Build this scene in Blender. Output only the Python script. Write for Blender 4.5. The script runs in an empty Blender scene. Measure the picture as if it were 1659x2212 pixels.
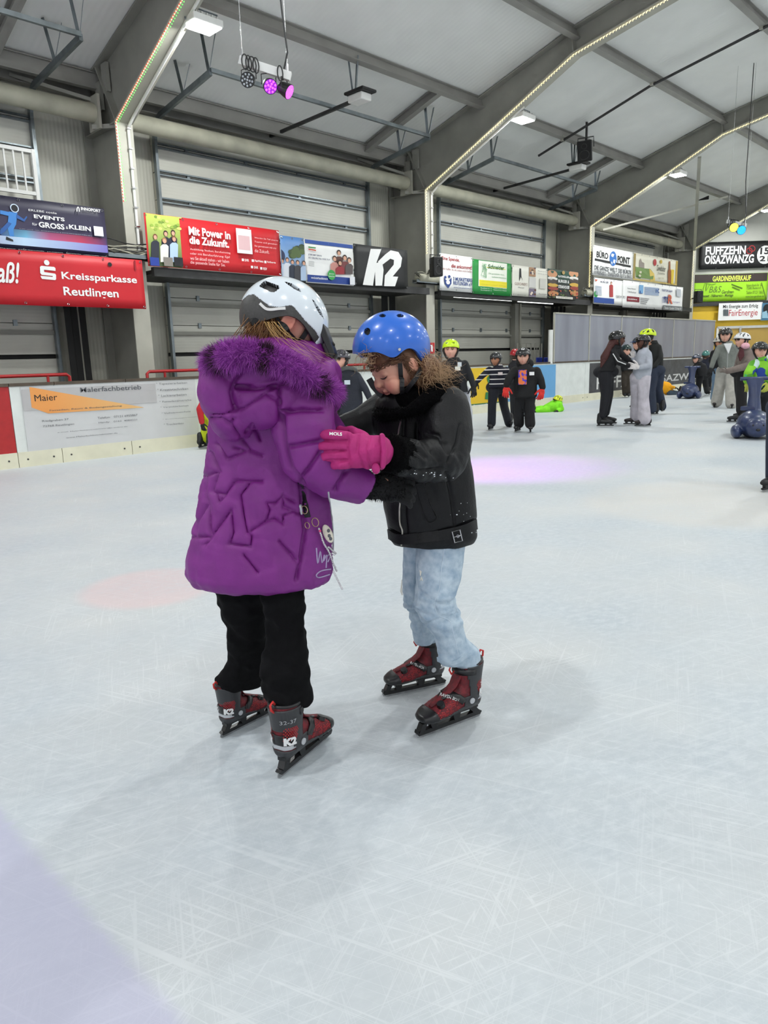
import bpy, bmesh, math, random
import numpy as np
from mathutils import Vector, Matrix, Quaternion
random.seed(7); RNG = np.random.default_rng(7)
SC = bpy.context.scene
COL = SC.collection
PI = math.pi
# ------------------------------------------------------------------ camera
# world: X runs along the long hall wall, Y points towards that wall, Z up, ice at z=0
FPX = 1560.0; CX, CY = 829.5, 1106.0; EYE = 1.25
_x = np.array([2385-CX, 734-CY, FPX]); _x /= np.linalg.norm(_x)
_d = np.array([1040-CX, 8600-CY, FPX]); _d -= _d.dot(_x)*_x; _d /= np.linalg.norm(_d)
_z = -_d; _y = np.cross(_z, _x)
ROT = np.stack([_x, _y, _z])
C0 = np.array([0, 0, EYE])
cam_d = bpy.data.cameras.new('camera'); cam = bpy.data.objects.new('camera', cam_d); COL.objects.link(cam)
cam_d.sensor_fit = 'HORIZONTAL'; cam_d.sensor_width = 36.0; cam_d.lens = 36.0*FPX/1659.0
cam_d.clip_start = 0.05; cam_d.clip_end = 300
_m = Matrix([[ROT[i][0], -ROT[i][1], -ROT[i][2]] for i in range(3)])
cam.matrix_world = Matrix.Translation((0, 0, EYE)) @ _m.to_4x4()
SC.camera = cam
SC.view_settings.view_transform = 'Standard'; SC.view_settings.look = 'None'
SC.view_settings.gamma = 1.0; SC.view_settings.use_curve_mapping = False
SC.view_settings.exposure = 0.38
SC.cycles.use_denoising = True
SC.cycles.use_adaptive_sampling = True; SC.cycles.adaptive_threshold = 0.06; SC.cycles.adaptive_min_samples = 12; SC.cycles.use_light_tree = False
SC.cycles.max_bounces = 4; SC.cycles.diffuse_bounces = 3; SC.cycles.glossy_bounces = 2
SC.cycles.transmission_bounces = 4; SC.cycles.transparent_max_bounces = 8
SC.cycles.sample_clamp_indirect = 4.0
SC.cycles.caustics_reflective = False; SC.cycles.caustics_refractive = False
# ------------------------------------------------------------------ added ambient light, let in where the hall's unseen sides are left out
world = bpy.data.worlds.new('world'); SC.world = world; world.use_nodes = True
world.node_tree.nodes['Background'].inputs[0].default_value = (0.93, 0.97, 1.0, 1)
world.node_tree.nodes['Background'].inputs[1].default_value = 0.75
# ------------------------------------------------------------------ rows of roof floodlights (those in view get a housing further down)
LAMP_X = (-8.6, -1.0, 6.12, 13.2, 20.45, 27.9); LAMP_Y = (8.3, 2.6, -3.2, -9.0)
def roof_under(y):            # underside of the rafter at distance y towards the wall
    y = abs(y+3.2)-3.2 if y < -3.2 else y
    return 6.55+(7.45-y)*0.2 if y < 7.45 else 6.55-(y-7.45)*0.473
LAMP_POWER = 105.0
ROW0 = {6.12: 9.15, 13.2: 8.81, 20.45: 8.72, 27.9: 8.75}
for _i, lx in enumerate(LAMP_X):
    for _j, ly in enumerate(LAMP_Y):
        ly = ROW0.get(lx, ly) if _j == 0 else ly
        ld = bpy.data.lights.new('floodlight', 'AREA'); ld.shape = 'RECTANGLE'; ld.size = 0.42; ld.size_y = 0.30
        ld.energy = LAMP_POWER; ld.color = (0.97, 0.995, 0.98)
        lo = bpy.data.objects.new('floodlight_lamp', ld); COL.objects.link(lo)
        lo.location = (lx, ly, roof_under(ly)-0.10); lo['kind'] = 'helper'

# ------------------------------------------------------------------ picture <-> place
def ray(px, py): return ROT @ np.array([px-CX, py-CY, FPX])
def onz(px, py, z=0.0):
    d = ray(px, py); return C0+d*((z-EYE)/d[2])
def ony(px, py, y):
    d = ray(px, py); return C0+d*(y/d[1])
def onx(px, py, x):
    d = ray(px, py); return C0+d*(x/d[0])
def onplane(px, py, p0, n):
    d = ray(px, py); n = np.asarray(n, float); return C0+d*(np.dot(np.asarray(p0)-C0, n)/np.dot(d, n))
def pix(p):
    p = np.asarray(p, float); c = (p-C0) @ ROT
    return np.stack([CX+FPX*c[..., 0]/c[..., 2], CY+FPX*c[..., 1]/c[..., 2]], -1)
FWD = ROT @ np.array([0, 0, 1.0]); FWH = np.array([FWD[0], FWD[1], 0]); FWH /= np.linalg.norm(FWH)
RGT = np.array([FWH[1], -FWH[0], 0]); UP = np.array([0, 0, 1.0])
def atd(px, py, D):           # the point seen at a pixel, D metres ahead on the level
    return onplane(px, py, FWH*D+C0, FWH)

# ------------------------------------------------------------------ materials
def lin(c):
    return tuple(((v/255)/12.92 if v/255 <= 0.04045 else ((v/255+0.055)/1.055)**2.4) for v in c)
MATS = {}
def mat(name, rgb, rough=0.6, metal=0.0, var=0.06, vscale=8.0, bump=0.0, bscale=60.0, bdist=0.01, spec=0.5, coat=0.0,
        emit=None, estr=0.0, rgb2=None, thr=0.5, soft=0.2, detail=4.0, sheen=0.0, stretch=None, attr=False, alpha=1.0):
    if name in MATS: return MATS[name]
    m = bpy.data.materials.new(name); m.use_nodes = True; nt = m.node_tree; N = nt.nodes; L = nt.links
    b = N['Principled BSDF']; b.inputs['Roughness'].default_value = rough; b.inputs['Metallic'].default_value = metal
    b.inputs['Specular IOR Level'].default_value = spec; b.inputs['Coat Weight'].default_value = coat
    b.inputs['Coat Roughness'].default_value = 0.12; b.inputs['Sheen Weight'].default_value = sheen
    b.inputs['Alpha'].default_value = alpha
    c = lin(rgb); tc = N.new('ShaderNodeTexCoord')
    vec = tc.outputs['Object']
    if stretch:
        mp = N.new('ShaderNodeMapping'); mp.inputs['Scale'].default_value = stretch; L.new(vec, mp.inputs[0]); vec = mp.outputs[0]
    nz = N.new('ShaderNodeTexNoise'); nz.inputs['Scale'].default_value = vscale; nz.inputs['Detail'].default_value = detail
    L.new(vec, nz.inputs['Vector'])
    rp = N.new('ShaderNodeValToRGB'); e = rp.color_ramp.elements
    if rgb2 is None:
        e[0].position = 0.25; e[1].position = 0.75
        e[0].color = tuple(max(0, v*(1-var*2)) for v in c)+(1,); e[1].color = tuple(min(1, v*(1+var*2)) for v in c)+(1,)
    else:
        e[0].position = max(0, thr-soft/2); e[1].position = min(1, thr+soft/2); e[0].color = c+(1,); e[1].color = lin(rgb2)+(1,)
    L.new(nz.outputs['Fac'], rp.inputs[0]); out = rp.outputs[0]
    if attr:
        a = N.new('ShaderNodeVertexColor'); a.layer_name = 'Col'
        mx = N.new('ShaderNodeMix'); mx.data_type = 'RGBA'; mx.blend_type = 'MULTIPLY'; mx.inputs[0].default_value = 1
        L.new(out, mx.inputs[6]); L.new(a.outputs[0], mx.inputs[7]); out = mx.outputs[2]
    L.new(out, b.inputs['Base Color'])
    if bump:
        n2 = N.new('ShaderNodeTexNoise'); n2.inputs['Scale'].default_value = bscale; n2.inputs['Detail'].default_value = 3
        L.new(vec, n2.inputs['Vector'])
        bp = N.new('ShaderNodeBump'); bp.inputs['Strength'].default_value = bump; bp.inputs['Distance'].default_value = bdist
        L.new(n2.outputs['Fac'], bp.inputs['Height']); L.new(bp.outputs[0], b.inputs['Normal'])
    if emit:
        b.inputs['Emission Color'].default_value = lin(emit)+(1,); b.inputs['Emission Strength'].default_value = estr
        m.cycles.emission_sampling = 'NONE'
    MATS[name] = m
    return m
def flat(rgb, rough=0.55):
    return mat('print_%d_%d_%d' % tuple(rgb), rgb, rough, var=0.02, vscale=3)

# ------------------------------------------------------------------ mesh collecting
class MB:
    def __init__(s): s.v = []; s.f = []; s.mi = []; s.cur = 0
    def add(s, verts, faces):
        o = len(s.v); s.v.extend([tuple(float(c) for c in p) for p in verts])
        s.f.extend([tuple(i+o for i in f) for f in faces]); s.mi.extend([s.cur]*len(faces)); return s
    def box(s, c, size, rot=None):
        hx, hy, hz = [v/2 for v in size]
        P = [Vector((x, y, z)) for x in (-hx, hx) for y in (-hy, hy) for z in (-hz, hz)]
        if rot is not None: P = [rot @ p for p in P]
        c = Vector(c); return s.add([c+p for p in P], [(0, 1, 3, 2), (4, 6, 7, 5), (0, 4, 5, 1), (2, 3, 7, 6), (0, 2, 6, 4), (1, 5, 7, 3)])
    def bb(s, a, b):
        return s.box([(a[i]+b[i])/2 for i in range(3)], [abs(b[i]-a[i]) for i in range(3)])
    def beam(s, a, b, w, h, up=(0, 0, 1)):
        a, b = Vector(a), Vector(b); d = (b-a).normalized(); r = d.cross(Vector(up))
        if r.length < 1e-4: r = d.cross(Vector((0, 1, 0)))
        r.normalize(); u = r.cross(d); P = []
        for p in (a, b):
            for i, j in ((-1, -1), (1, -1), (1, 1), (-1, 1)): P.append(p+r*(w/2*i)+u*(h/2*j))
        return s.add(P, [(0, 3, 2, 1), (4, 5, 6, 7), (0, 1, 5, 4), (1, 2, 6, 5), (2, 3, 7, 6), (3, 0, 4, 7)])
    def ibeam(s, a, b, w, h, t=0.02, up=(0, 0, 1)):
        a, b = Vector(a), Vector(b); d = (b-a).normalized(); r = d.cross(Vector(up)).normalized(); u = r.cross(d)
        for k in (-1, 1): s.beam(a+u*(k*(h/2-t/2)), b+u*(k*(h/2-t/2)), w, t, up)
        return s.beam(a, b, t, h-2*t, up)
    def tube(s, pts, r, n=8, cap=True, closed=False):
        P = [Vector(p) for p in pts]; m = len(P); R = r if hasattr(r, '__len__') else [r]*m; rings = []; nrm = None
        for i in range(m):
            if closed: t = P[(i+1) % m]-P[i-1]
            else: t = P[min(i+1, m-1)]-P[max(i-1, 0)]
            if t.length < 1e-9: t = Vector((0, 0, 1))
            t.normalize()
            if nrm is None:
                nrm = t.cross(Vector((0, 0, 1)))
                if nrm.length < 1e-3: nrm = t.cross(Vector((0, 1, 0)))
            nrm = (nrm-t*nrm.dot(t)); nrm = nrm.normalized() if nrm.length > 1e-6 else t.orthogonal().normalized()
            bn = t.cross(nrm)
            rings.append([P[i]+(nrm*math.cos(2*PI*k/n)+bn*math.sin(2*PI*k/n))*R[i] for k in range(n)])
        V = [p for q in rings for p in q]; F = []
        for i in range(m if closed else m-1):
            j = (i+1) % m
            for k in range(n): F.append((i*n+k, i*n+(k+1) % n, j*n+(k+1) % n, j*n+k))
        if cap and not closed: F.append(tuple(range(n-1, -1, -1))); F.append(tuple((m-1)*n+k for k in range(n)))
        return s.add(V, F)
    def cyl(s, a, b, r0, r1=None, n=16): return s.tube([a, b], [r0, r0 if r1 is None else r1], n)
    def loft(s, rings, cap=True):
        n = len(rings[0]); V = [p for r in rings for p in r]; F = []
        for i in range(len(rings)-1):
            for k in range(n): F.append((i*n+k, i*n+(k+1) % n, (i+1)*n+(k+1) % n, (i+1)*n+k))
        if cap: F.append(tuple(range(n-1, -1, -1))); F.append(tuple((len(rings)-1)*n+k for k in range(n)))
        return s.add(V, F)
    def ell(s, c, ax, nu=20, nv=12):    # ellipsoid, ax = three half-axis vectors
        c = np.asarray(c, float); ax = np.asarray(ax, float)
        if ax.ndim == 1: ax = np.diag(ax)
        V = []; F = []
        for j in range(1, nv):
            th = PI*j/nv
            for i in range(nu):
                ph = 2*PI*i/nu; q = (math.sin(th)*math.cos(ph), math.sin(th)*math.sin(ph), math.cos(th)); V.append(c+q[0]*ax[0]+q[1]*ax[1]+q[2]*ax[2])
        V.append(c+ax[2]); V.append(c-ax[2]); t = len(V)-2
        for j in range(nv-2):
            for i in range(nu): F.append((j*nu+i, (j+1)*nu+i, (j+1)*nu+(i+1) % nu, j*nu+(i+1) % nu))
        for i in range(nu):
            F.append((t, i, (i+1) % nu)); F.append((t+1, (nv-2)*nu+(i+1) % nu, (nv-2)*nu+i))
        return s.add(V, F)
    def capsule(s, a, b, ra, rb, n=14, k=4):
        a, b = np.asarray(a, float), np.asarray(b, float); d = b-a; L = np.linalg.norm(d)
        d = d/L if L > 1e-9 else UP
        pts = []; rr = []
        for i in range(k): t = PI/2*(1-i/k); pts.append(a-d*ra*math.sin(t)); rr.append(max(ra*math.cos(t), ra*0.05))
        pts.append(a); rr.append(ra); pts.append(b); rr.append(rb)
        for i in range(1, k+1): t = PI/2*i/k; pts.append(b+d*rb*math.sin(t)); rr.append(max(rb*math.cos(t), rb*0.05))
        return s.tube(pts, rr, n)
    def chain(s, pts, rr, n=14):
        for i in range(len(pts)-1): s.capsule(pts[i], pts[i+1], rr[i], rr[i+1], n)
        return s
    def prism(s, poly, off):            # poly: 3D outline, off: extrusion vector
        P = [Vector(p) for p in poly]; o = Vector(off); n = len(P)
        return s.add(P+[p+o for p in P], [tuple(range(n-1, -1, -1)), tuple(range(n, 2*n))]+[(i, (i+1) % n, (i+1) % n+n, i+n) for i in range(n)])
    def xf(s, M):
        s.v = [tuple(M @ Vector(p)) for p in s.v]; return s
    def mesh(s, name, mats, smooth=False):
        me = bpy.data.meshes.new(name); me.from_pydata(s.v, [], s.f)
        for m in (mats if isinstance(mats, (list, tuple)) else [mats]): me.materials.append(m)
        if s.mi and max(s.mi) > 0: me.polygons.foreach_set('material_index', s.mi)
        if smooth: me.polygons.foreach_set('use_smooth', [True]*len(me.polygons))
        me.validate(); me.update(); return me
    def build(s, name, mats, parent=None, smooth=False):
        return link(name, s.mesh(name, mats, smooth), parent)
def link(name, me, parent=None):
    o = bpy.data.objects.new(name, me); COL.objects.link(o)
    if parent is not None: child(o, parent)
    return o
def child(o, parent):                   # keeps o where it is: parents are only ever moved, not turned
    o.parent = parent; o.matrix_parent_inverse = Matrix.Translation(-Vector(BASE.get(parent.name, (0, 0, 0))))
BASE = {}
def tag(o, label=None, cat=None, group=None, kind=None):
    if label: o['label'] = label
    if cat: o['category'] = cat
    if group: o['group'] = group
    if kind: o['kind'] = kind
    return o
def thing(name, label, cat, loc=(0, 0, 0), group=None, kind=None):
    o = bpy.data.objects.new(name, None); COL.objects.link(o); o.location = tuple(float(v) for v in loc); o.empty_display_size = 0.1
    BASE[o.name] = o.location.copy()
    return tag(o, label, cat, group, kind)
def struct(o): o['kind'] = 'structure'; return o
def smoothed(o, ang=40):
    me = o.data; me.polygons.foreach_set('use_smooth', [True]*len(me.polygons))
    try: me.set_sharp_from_angle(angle=math.radians(ang))
    except Exception: pass
    return o
WORK = bpy.data.scenes.new('workbench')        # shapes are worked out here, away from the finished ones
def evaluate(o):
    vl = WORK.view_layers[0]; vl.update(); return bpy.data.meshes.new_from_object(o.evaluated_get(vl.depsgraph))
def remesh(mb, name, mats, voxel, smooth_it=4, fac=0.5, parent=None):
    """one continuous surface around overlapping closed shapes"""
    o = bpy.data.objects.new('tmp', mb.mesh('tmp', [])); WORK.collection.objects.link(o); r = o.modifiers.new('r', 'REMESH'); r.mode = 'VOXEL'; r.voxel_size = voxel
    if smooth_it:
        sm = o.modifiers.new('s', 'SMOOTH'); sm.factor = fac; sm.iterations = smooth_it
    me = evaluate(o); old = o.data; bpy.data.objects.remove(o); bpy.data.meshes.remove(old)
    me.name = name; me.materials.clear()
    for m in (mats if isinstance(mats, (list, tuple)) else [mats]): me.materials.append(m)
    me.polygons.foreach_set('use_smooth', [True]*len(me.polygons))
    ob = link(name, me, parent); return ob
def verts_of(me):
    a = np.empty(len(me.vertices)*3, np.float32); me.vertices.foreach_get('co', a); return a.reshape(-1, 3).astype(float)
def norms_of(me):
    a = np.empty(len(me.vertices)*3, np.float32); me.vertices.foreach_get('normal', a); return a.reshape(-1, 3).astype(float)
def set_verts(me, v): me.vertices.foreach_set('co', np.asarray(v, np.float32).ravel()); me.update()
def face_centers(me):
    a = np.empty(len(me.polygons)*3, np.float32); me.polygons.foreach_get('center', a); return a.reshape(-1, 3).astype(float)
def paint(me, cols, name='Col'):
    at = me.color_attributes.new(name, 'FLOAT_COLOR', 'POINT'); c = np.ones((len(me.vertices), 4), np.float32); c[:, :3] = cols
    at.data.foreach_set('color', c.ravel())

# flat lettering as mesh outlines
_TXT = {}
def text_mesh(sx, bold=0.0, shear=0.0, spacing=1.0):
    k = (sx, bold, shear, spacing)
    if k in _TXT: return _TXT[k]
    cu = bpy.data.curves.new('t', 'FONT'); cu.body = sx; cu.size = 1.0; cu.offset = bold; cu.shear = shear; cu.space_character = spacing
    cu.resolution_u = 3; cu.fill_mode = 'FRONT'
    o = bpy.data.objects.new('t', cu); WORK.collection.objects.link(o); me = evaluate(o); v = verts_of(me); f = [tuple(p.vertices) for p in me.polygons]
    bpy.data.objects.remove(o); bpy.data.curves.remove(cu); bpy.data.meshes.remove(me)
    _TXT[k] = (v, f); return _TXT[k]
# ================================================================== materials of the hall
def ice_material():
    m = bpy.data.materials.new('scratched_ice'); m.use_nodes = True; nt = m.node_tree; N = nt.nodes; L = nt.links
    b = N['Principled BSDF']; tc = N.new('ShaderNodeTexCoord'); V = tc.outputs['Object']
    def noise(scale, det=3, rot=0.0, st=(1, 1, 1), dist=0.0, rough=0.55):
        mp = N.new('ShaderNodeMapping'); mp.inputs['Rotation'].default_value = (0, 0, rot); L.new(V, mp.inputs[0])
        m2 = N.new('ShaderNodeMapping'); m2.inputs['Scale'].default_value = st; L.new(mp.outputs[0], m2.inputs[0])
        n = N.new('ShaderNodeTexNoise'); n.inputs['Scale'].default_value = scale; n.inputs['Detail'].default_value = det
        n.inputs['Distortion'].default_value = dist; n.inputs['Roughness'].default_value = rough; L.new(m2.outputs[0], n.inputs['Vector']); return n.outputs['Fac']
    def mr(src, a, b_, c=0.0, d=1.0, smooth=False):
        n = N.new('ShaderNodeMapRange'); n.inputs[1].default_value = a; n.inputs[2].default_value = b_; n.inputs[3].default_value = c; n.inputs[4].default_value = d
        if smooth: n.interpolation_type = 'SMOOTHSTEP'
        L.new(src, n.inputs[0]); return n.outputs[0]
    def mth(op, a, b_=None):
        n = N.new('ShaderNodeMath'); n.operation = op
        for i, v in enumerate((a, b_)):
            if v is None: continue
            if isinstance(v, (int, float)): n.inputs[i].default_value = v
            else: L.new(v, n.inputs[i])
        return n.outputs[0]
    def mixc(f, a, b_):
        n = N.new('ShaderNodeMix'); n.data_type = 'RGBA'
        if isinstance(f, (int, float)): n.inputs[0].default_value = f
        else: L.new(f, n.inputs[0])
        for k, v in ((6, a), (7, b_)):
            if isinstance(v, tuple): n.inputs[k].default_value = v+(1,)
            else: L.new(v, n.inputs[k])
        return n.outputs[2]
    # thin blade scratches: ridged noise stretched along several headings
    sc = None; patchn = noise(0.9, 3)
    for rot, sx, w in ((0.35, 0.045, 0.8), (1.25, 0.04, 0.7), (2.05, 0.055, 0.8), (2.75, 0.045, 0.7)):
        n = noise(40, 1, rot, (sx*.6, 1, 1))
        r = mr(mth('ABSOLUTE', mth('SUBTRACT', n, 0.5)), 0.0, 0.014, w, 0.0)
        msk = mr(patchn, 0.22+0.06*(len(N) % 5), 0.75, 0.25, 1.0)
        r = mth('MULTIPLY', r, msk); sc = r if sc is None else mth('MAXIMUM', sc, r)
    patch = mr(patchn, 0.3, 0.7); frost = mr(noise(34, 4, 0.4, (0.5, 1, 1), 0, 0.7), 0.42, 0.75)
    frost = mth('MULTIPLY', frost, mr(patchn, 0.65, 0.35))
    base = mixc(patch, (0.465, 0.52, 0.565), (0.57, 0.59, 0.595))
    base = mixc(mth('MULTIPLY', frost, 0.45), base, (0.76, 0.79, 0.81))
    base = mixc(mth('MULTIPLY', sc, 0.5), base, (0.86, 0.88, 0.89))
    # lilac tint past a straight edge; pale red face-off spot painted under the ice
    sp = N.new('ShaderNodeSeparateXYZ'); L.new(V, sp.inputs[0])
    a0, a1 = onz(0, 1755), onz(405, 2212); dd = (a1-a0)/np.linalg.norm(a1-a0); nn = np.array([dd[1], -dd[0]])
    if np.dot(onz(0, 2200)[:2]-a0[:2], nn) < 0: nn = -nn
    dist = mth('SUBTRACT', mth('ADD', mth('MULTIPLY', sp.outputs[0], float(nn[0])), mth('MULTIPLY', sp.outputs[1], float(nn[1]))), float(nn @ a0[:2]))
    dist = mth('ADD', dist, mth('MULTIPLY', frost, 0.03))
    base = mixc(mth('MULTIPLY', mr(dist, -0.02, 0.03, 0, 1, True), 0.6), base, (0.44, 0.43, 0.60))
    def spot(c, r, col, amt, base):
        q = N.new('ShaderNodeVectorMath'); q.operation = 'DISTANCE'; L.new(V, q.inputs[0]); q.inputs[1].default_value = (float(c[0]), float(c[1]), 0)
        return mixc(mth('MULTIPLY', mr(q.outputs['Value'], r*0.75, r*1.05, amt, 0, True), mr(frost, 0, 0.6, 1, 0.4)), base, col)
    base = spot(onz(325, 1268), 0.42, (0.85, 0.52, 0.52), 0.34, base)
    base = spot(onz(1530, 1085), 1.1, (0.72, 0.66, 0.58), 0.35, base)
    L.new(base, b.inputs['Base Color'])
    rg = mth('ADD', mr(patchn, 0.3, 0.7, 0.42, 0.56), mth('MULTIPLY', sc, 0.25)); L.new(rg, b.inputs['Roughness'])
    b.inputs['Specular IOR Level'].default_value = 0.35
    return m
def ribbed(name, rgb, axis, scale, strength=0.5, rough=0.5, var=0.05, dirt=0.0):
    m = mat(name, rgb, rough, var=var, vscale=1.3); nt = m.node_tree; N = nt.nodes; L = nt.links
    tc = N.new('ShaderNodeTexCoord'); w = N.new('ShaderNodeTexWave'); w.bands_direction = axis; w.inputs['Scale'].default_value = scale
    w.inputs['Distortion'].default_value = 0; w.wave_profile = 'SIN'; L.new(tc.outputs['Object'], w.inputs['Vector'])
    bp = N.new('ShaderNodeBump'); bp.inputs['Strength'].default_value = strength; bp.inputs['Distance'].default_value = 0.006
    L.new(w.outputs['Fac'], bp.inputs['Height']); L.new(bp.outputs[0], N['Principled BSDF'].inputs['Normal']); return m
ICE = ice_material()
M_ROOF = ribbed('roof_sheet', (234, 234, 230), 'X', 3.2, 0.25, 0.55, 0.03)
M_WALL = ribbed('wall_sheet', (194, 193, 180), 'X', 5.0, 0.5, 0.5, 0.05)
M_DOOR = ribbed('door_sheet', (208, 207, 196), 'Z', 6.0, 0.12, 0.45, 0.05)
M_STEEL = mat('grey_painted_steel', (150, 149, 140), 0.5, 0.0, 0.07, 2.0)
M_FLANGE = mat('light_flange_paint', (172, 170, 158), 0.5, 0.0, 0.07, 2.0)
M_PIPE = mat('dusty_cream_pipe', (168, 166, 148), 0.55, 0.0, 0.12, 3.0)
M_PURL = mat('purlin_paint', (148, 146, 140), 0.5, 0.0, 0.07, 2.0)
M_ZINC = mat('galvanised_track', (128, 136, 140), 0.35, 0.75, 0.12, 6.0)
M_DARK = mat('dark_grey_metal', (58, 58, 58), 0.5, 0.2, 0.1)
M_BLACK = mat('black_plastic', (18, 18, 19), 0.45, 0.0, 0.08)
M_RUB = mat('black_rubber', (26, 26, 26), 0.8)
M_WHITE = mat('white_enamel', (226, 226, 222), 0.4, 0.0, 0.03)
M_CHROME = mat('bright_metal', (200, 200, 200), 0.22, 1.0, 0.03)
M_BOARD = mat('scuffed_white_board', (222, 226, 222), 0.42, 0.0, 0.035, 5.0)
M_KICK = mat('cream_kick_plate', (224, 220, 196), 0.45, 0.0, 0.04, 4.0)
M_CAP = mat('dark_board_cap', (82, 70, 58), 0.6, 0.0, 0.15, 6)
M_REDP = mat('red_rail_paint', (176, 36, 38), 0.4, 0.0, 0.06)
M_YEL = mat('yellow_wall_paint', (232, 192, 52), 0.6, 0.0, 0.04, 1.5)
M_PLASTER = mat('grey_plaster', (186, 186, 178), 0.75, 0.0, 0.05, 1.2)
M_TAN = mat('tan_window_reflection', (186, 152, 74), 0.35, 0.0, 0.06, 1.0)  # tan reflection in the panes, put into their base colour
M_TUBE = mat('lit_tube', (255, 255, 250), 0.5, emit=(250, 255, 250), estr=3.0)
M_LAMP = mat('lit_flood_lens', (255, 255, 250), 0.5, emit=(250, 255, 250), estr=9.0)

# ================================================================== floor, ceiling, walls
mb = MB(); mb.bb((-14, -16, -0.12), (38, 10.16, 0)); struct(mb.build('floor', ICE))
mb = MB(); mb.bb((-14, 10.16, -0.12), (38, 12.2, -0.01)); struct(mb.build('floor_walkway', mat('walkway_concrete', (92, 90, 86), 0.9, var=0.12)))
PROF = [(12.25, 5.54), (7.5, 6.98), (-3.2, 9.12), (-13.9, 6.98), (-18.5, 5.6)]
def roof_top(y):
    for (a, za), (b, zb) in zip(PROF, PROF[1:]):
        if b <= y <= a: return za+(zb-za)*(y-a)/(b-a)
    return 5.5
mb = MB(); XR = (-14.0, 41.0)
for (a, za), (b, zb) in zip(PROF, PROF[1:]):
    mb.add([(XR[0], a, za), (XR[1], a, za), (XR[1], b, zb), (XR[0], b, zb), (XR[0], a, za+.12), (XR[1], a, za+.12), (XR[1], b, zb+.12), (XR[0], b, zb+.12)],
           [(0, 1, 2, 3), (7, 6, 5, 4), (0, 4, 5, 1), (2, 6, 7, 3), (0, 3, 7, 4), (1, 5, 6, 2)])
ceiling = struct(mb.build('ceiling', M_ROOF))
FX = [5.72, 12.76, 19.99, 27.45]
for y in (9.55, 7.45, 5.35, 3.25, 1.15):
    b = MB(); z = roof_top(y)-0.11; b.ibeam((-6, y, z), (36, y, z), 0.11, 0.2, 0.014, up=(0, 0.25, 1)); b.build('purlin', M_PURL, ceiling)
for y, z, h in ((11.95, 5.50, 0.16), (11.62, 5.58, 0.24)):
    b = MB(); b.ibeam((-6, y, z), (27.6, y, z), 0.10, h, 0.014); b.build('eaves_purlin', M_PURL, ceiling)
# short rafters beside each frame, from the eaves up to the first purlin
for px, py in ((560/5.03, 55/5.03), (950, 203), (1330, 343)):
    X = ony(px, py, 9.6)[0]; b = MB(); b.ibeam((X, 9.55, roof_top(9.55)-0.10), (X, 11.75, roof_top(11.75)-0.10), 0.12, 0.16, 0.012); b.build('short_rafter', M_PURL, ceiling)
mb = MB(); mb.bb((-14, 12.1, 0), (27.9, 12.22, 5.6)); wall_left = struct(mb.build('wall_left', M_WALL))
# end wall runs off at an angle behind the last frame
EW0 = np.array([27.75, 11.75, 0.0]); EWD = np.array([0.701, -0.713, 0]); EWN = np.array([-0.713, -0.701, 0])
def ew(px, py, off=0.0): return onplane(px, py, EW0+EWN*off, EWN)
def eq(s, z, off=0.0): return EW0+EWD*s+EWN*off+UP*z
mb = MB()
prof = [eq(-0.3, 0), eq(14, 0)]+[eq(14, 9.2), eq(9.0, roof_top((eq(9, 0))[1])), eq(4.0, roof_top(eq(4, 0)[1])), eq(-0.3, 5.6)]
mb.prism(prof, -EWN*0.15); struct(mb.build('wall_end', M_PLASTER))
ztop = ew(1500, 662)[2]
mb = MB(); mb.prism([eq(0, 0, .01), eq(14, 0, .01), eq(14, ztop, .01), eq(0, ztop, .01)], EWN*0.03); struct(mb.build('wall_end_yellow', M_YEL))
w0, w1 = ew(1548, 708), ew(1597, 708); s0 = np.dot(w0-EW0, EWD); s1 = np.dot(w1-EW0, EWD); zt = w0[2]
for k, (a, b_) in enumerate(((s0, s1), (s1, s1+4.2))):
    win = thing('window_%d' % (k+1), None, None, eq(a, 0), kind='structure')
    f = MB()
    for zz in (zt, 0.9): f.beam(eq(a, zz, .06), eq(b_, zz, .06), 0.08, 0.09)
    for ss in (a, b_): f.beam(eq(ss, 0.9, .06), eq(ss, zt, .06), 0.08, 0.08, up=EWN)
    f.build('window_frame', M_WHITE, win)
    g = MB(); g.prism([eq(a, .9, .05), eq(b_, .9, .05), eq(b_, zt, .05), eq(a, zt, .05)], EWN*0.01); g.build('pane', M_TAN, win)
mb = MB(); mb.beam(eq(-.1, ztop+.06, .08), eq(14, ztop+.06, .08), 0.16, 0.14); struct(mb.build('trim_1', M_DARK))

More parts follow.
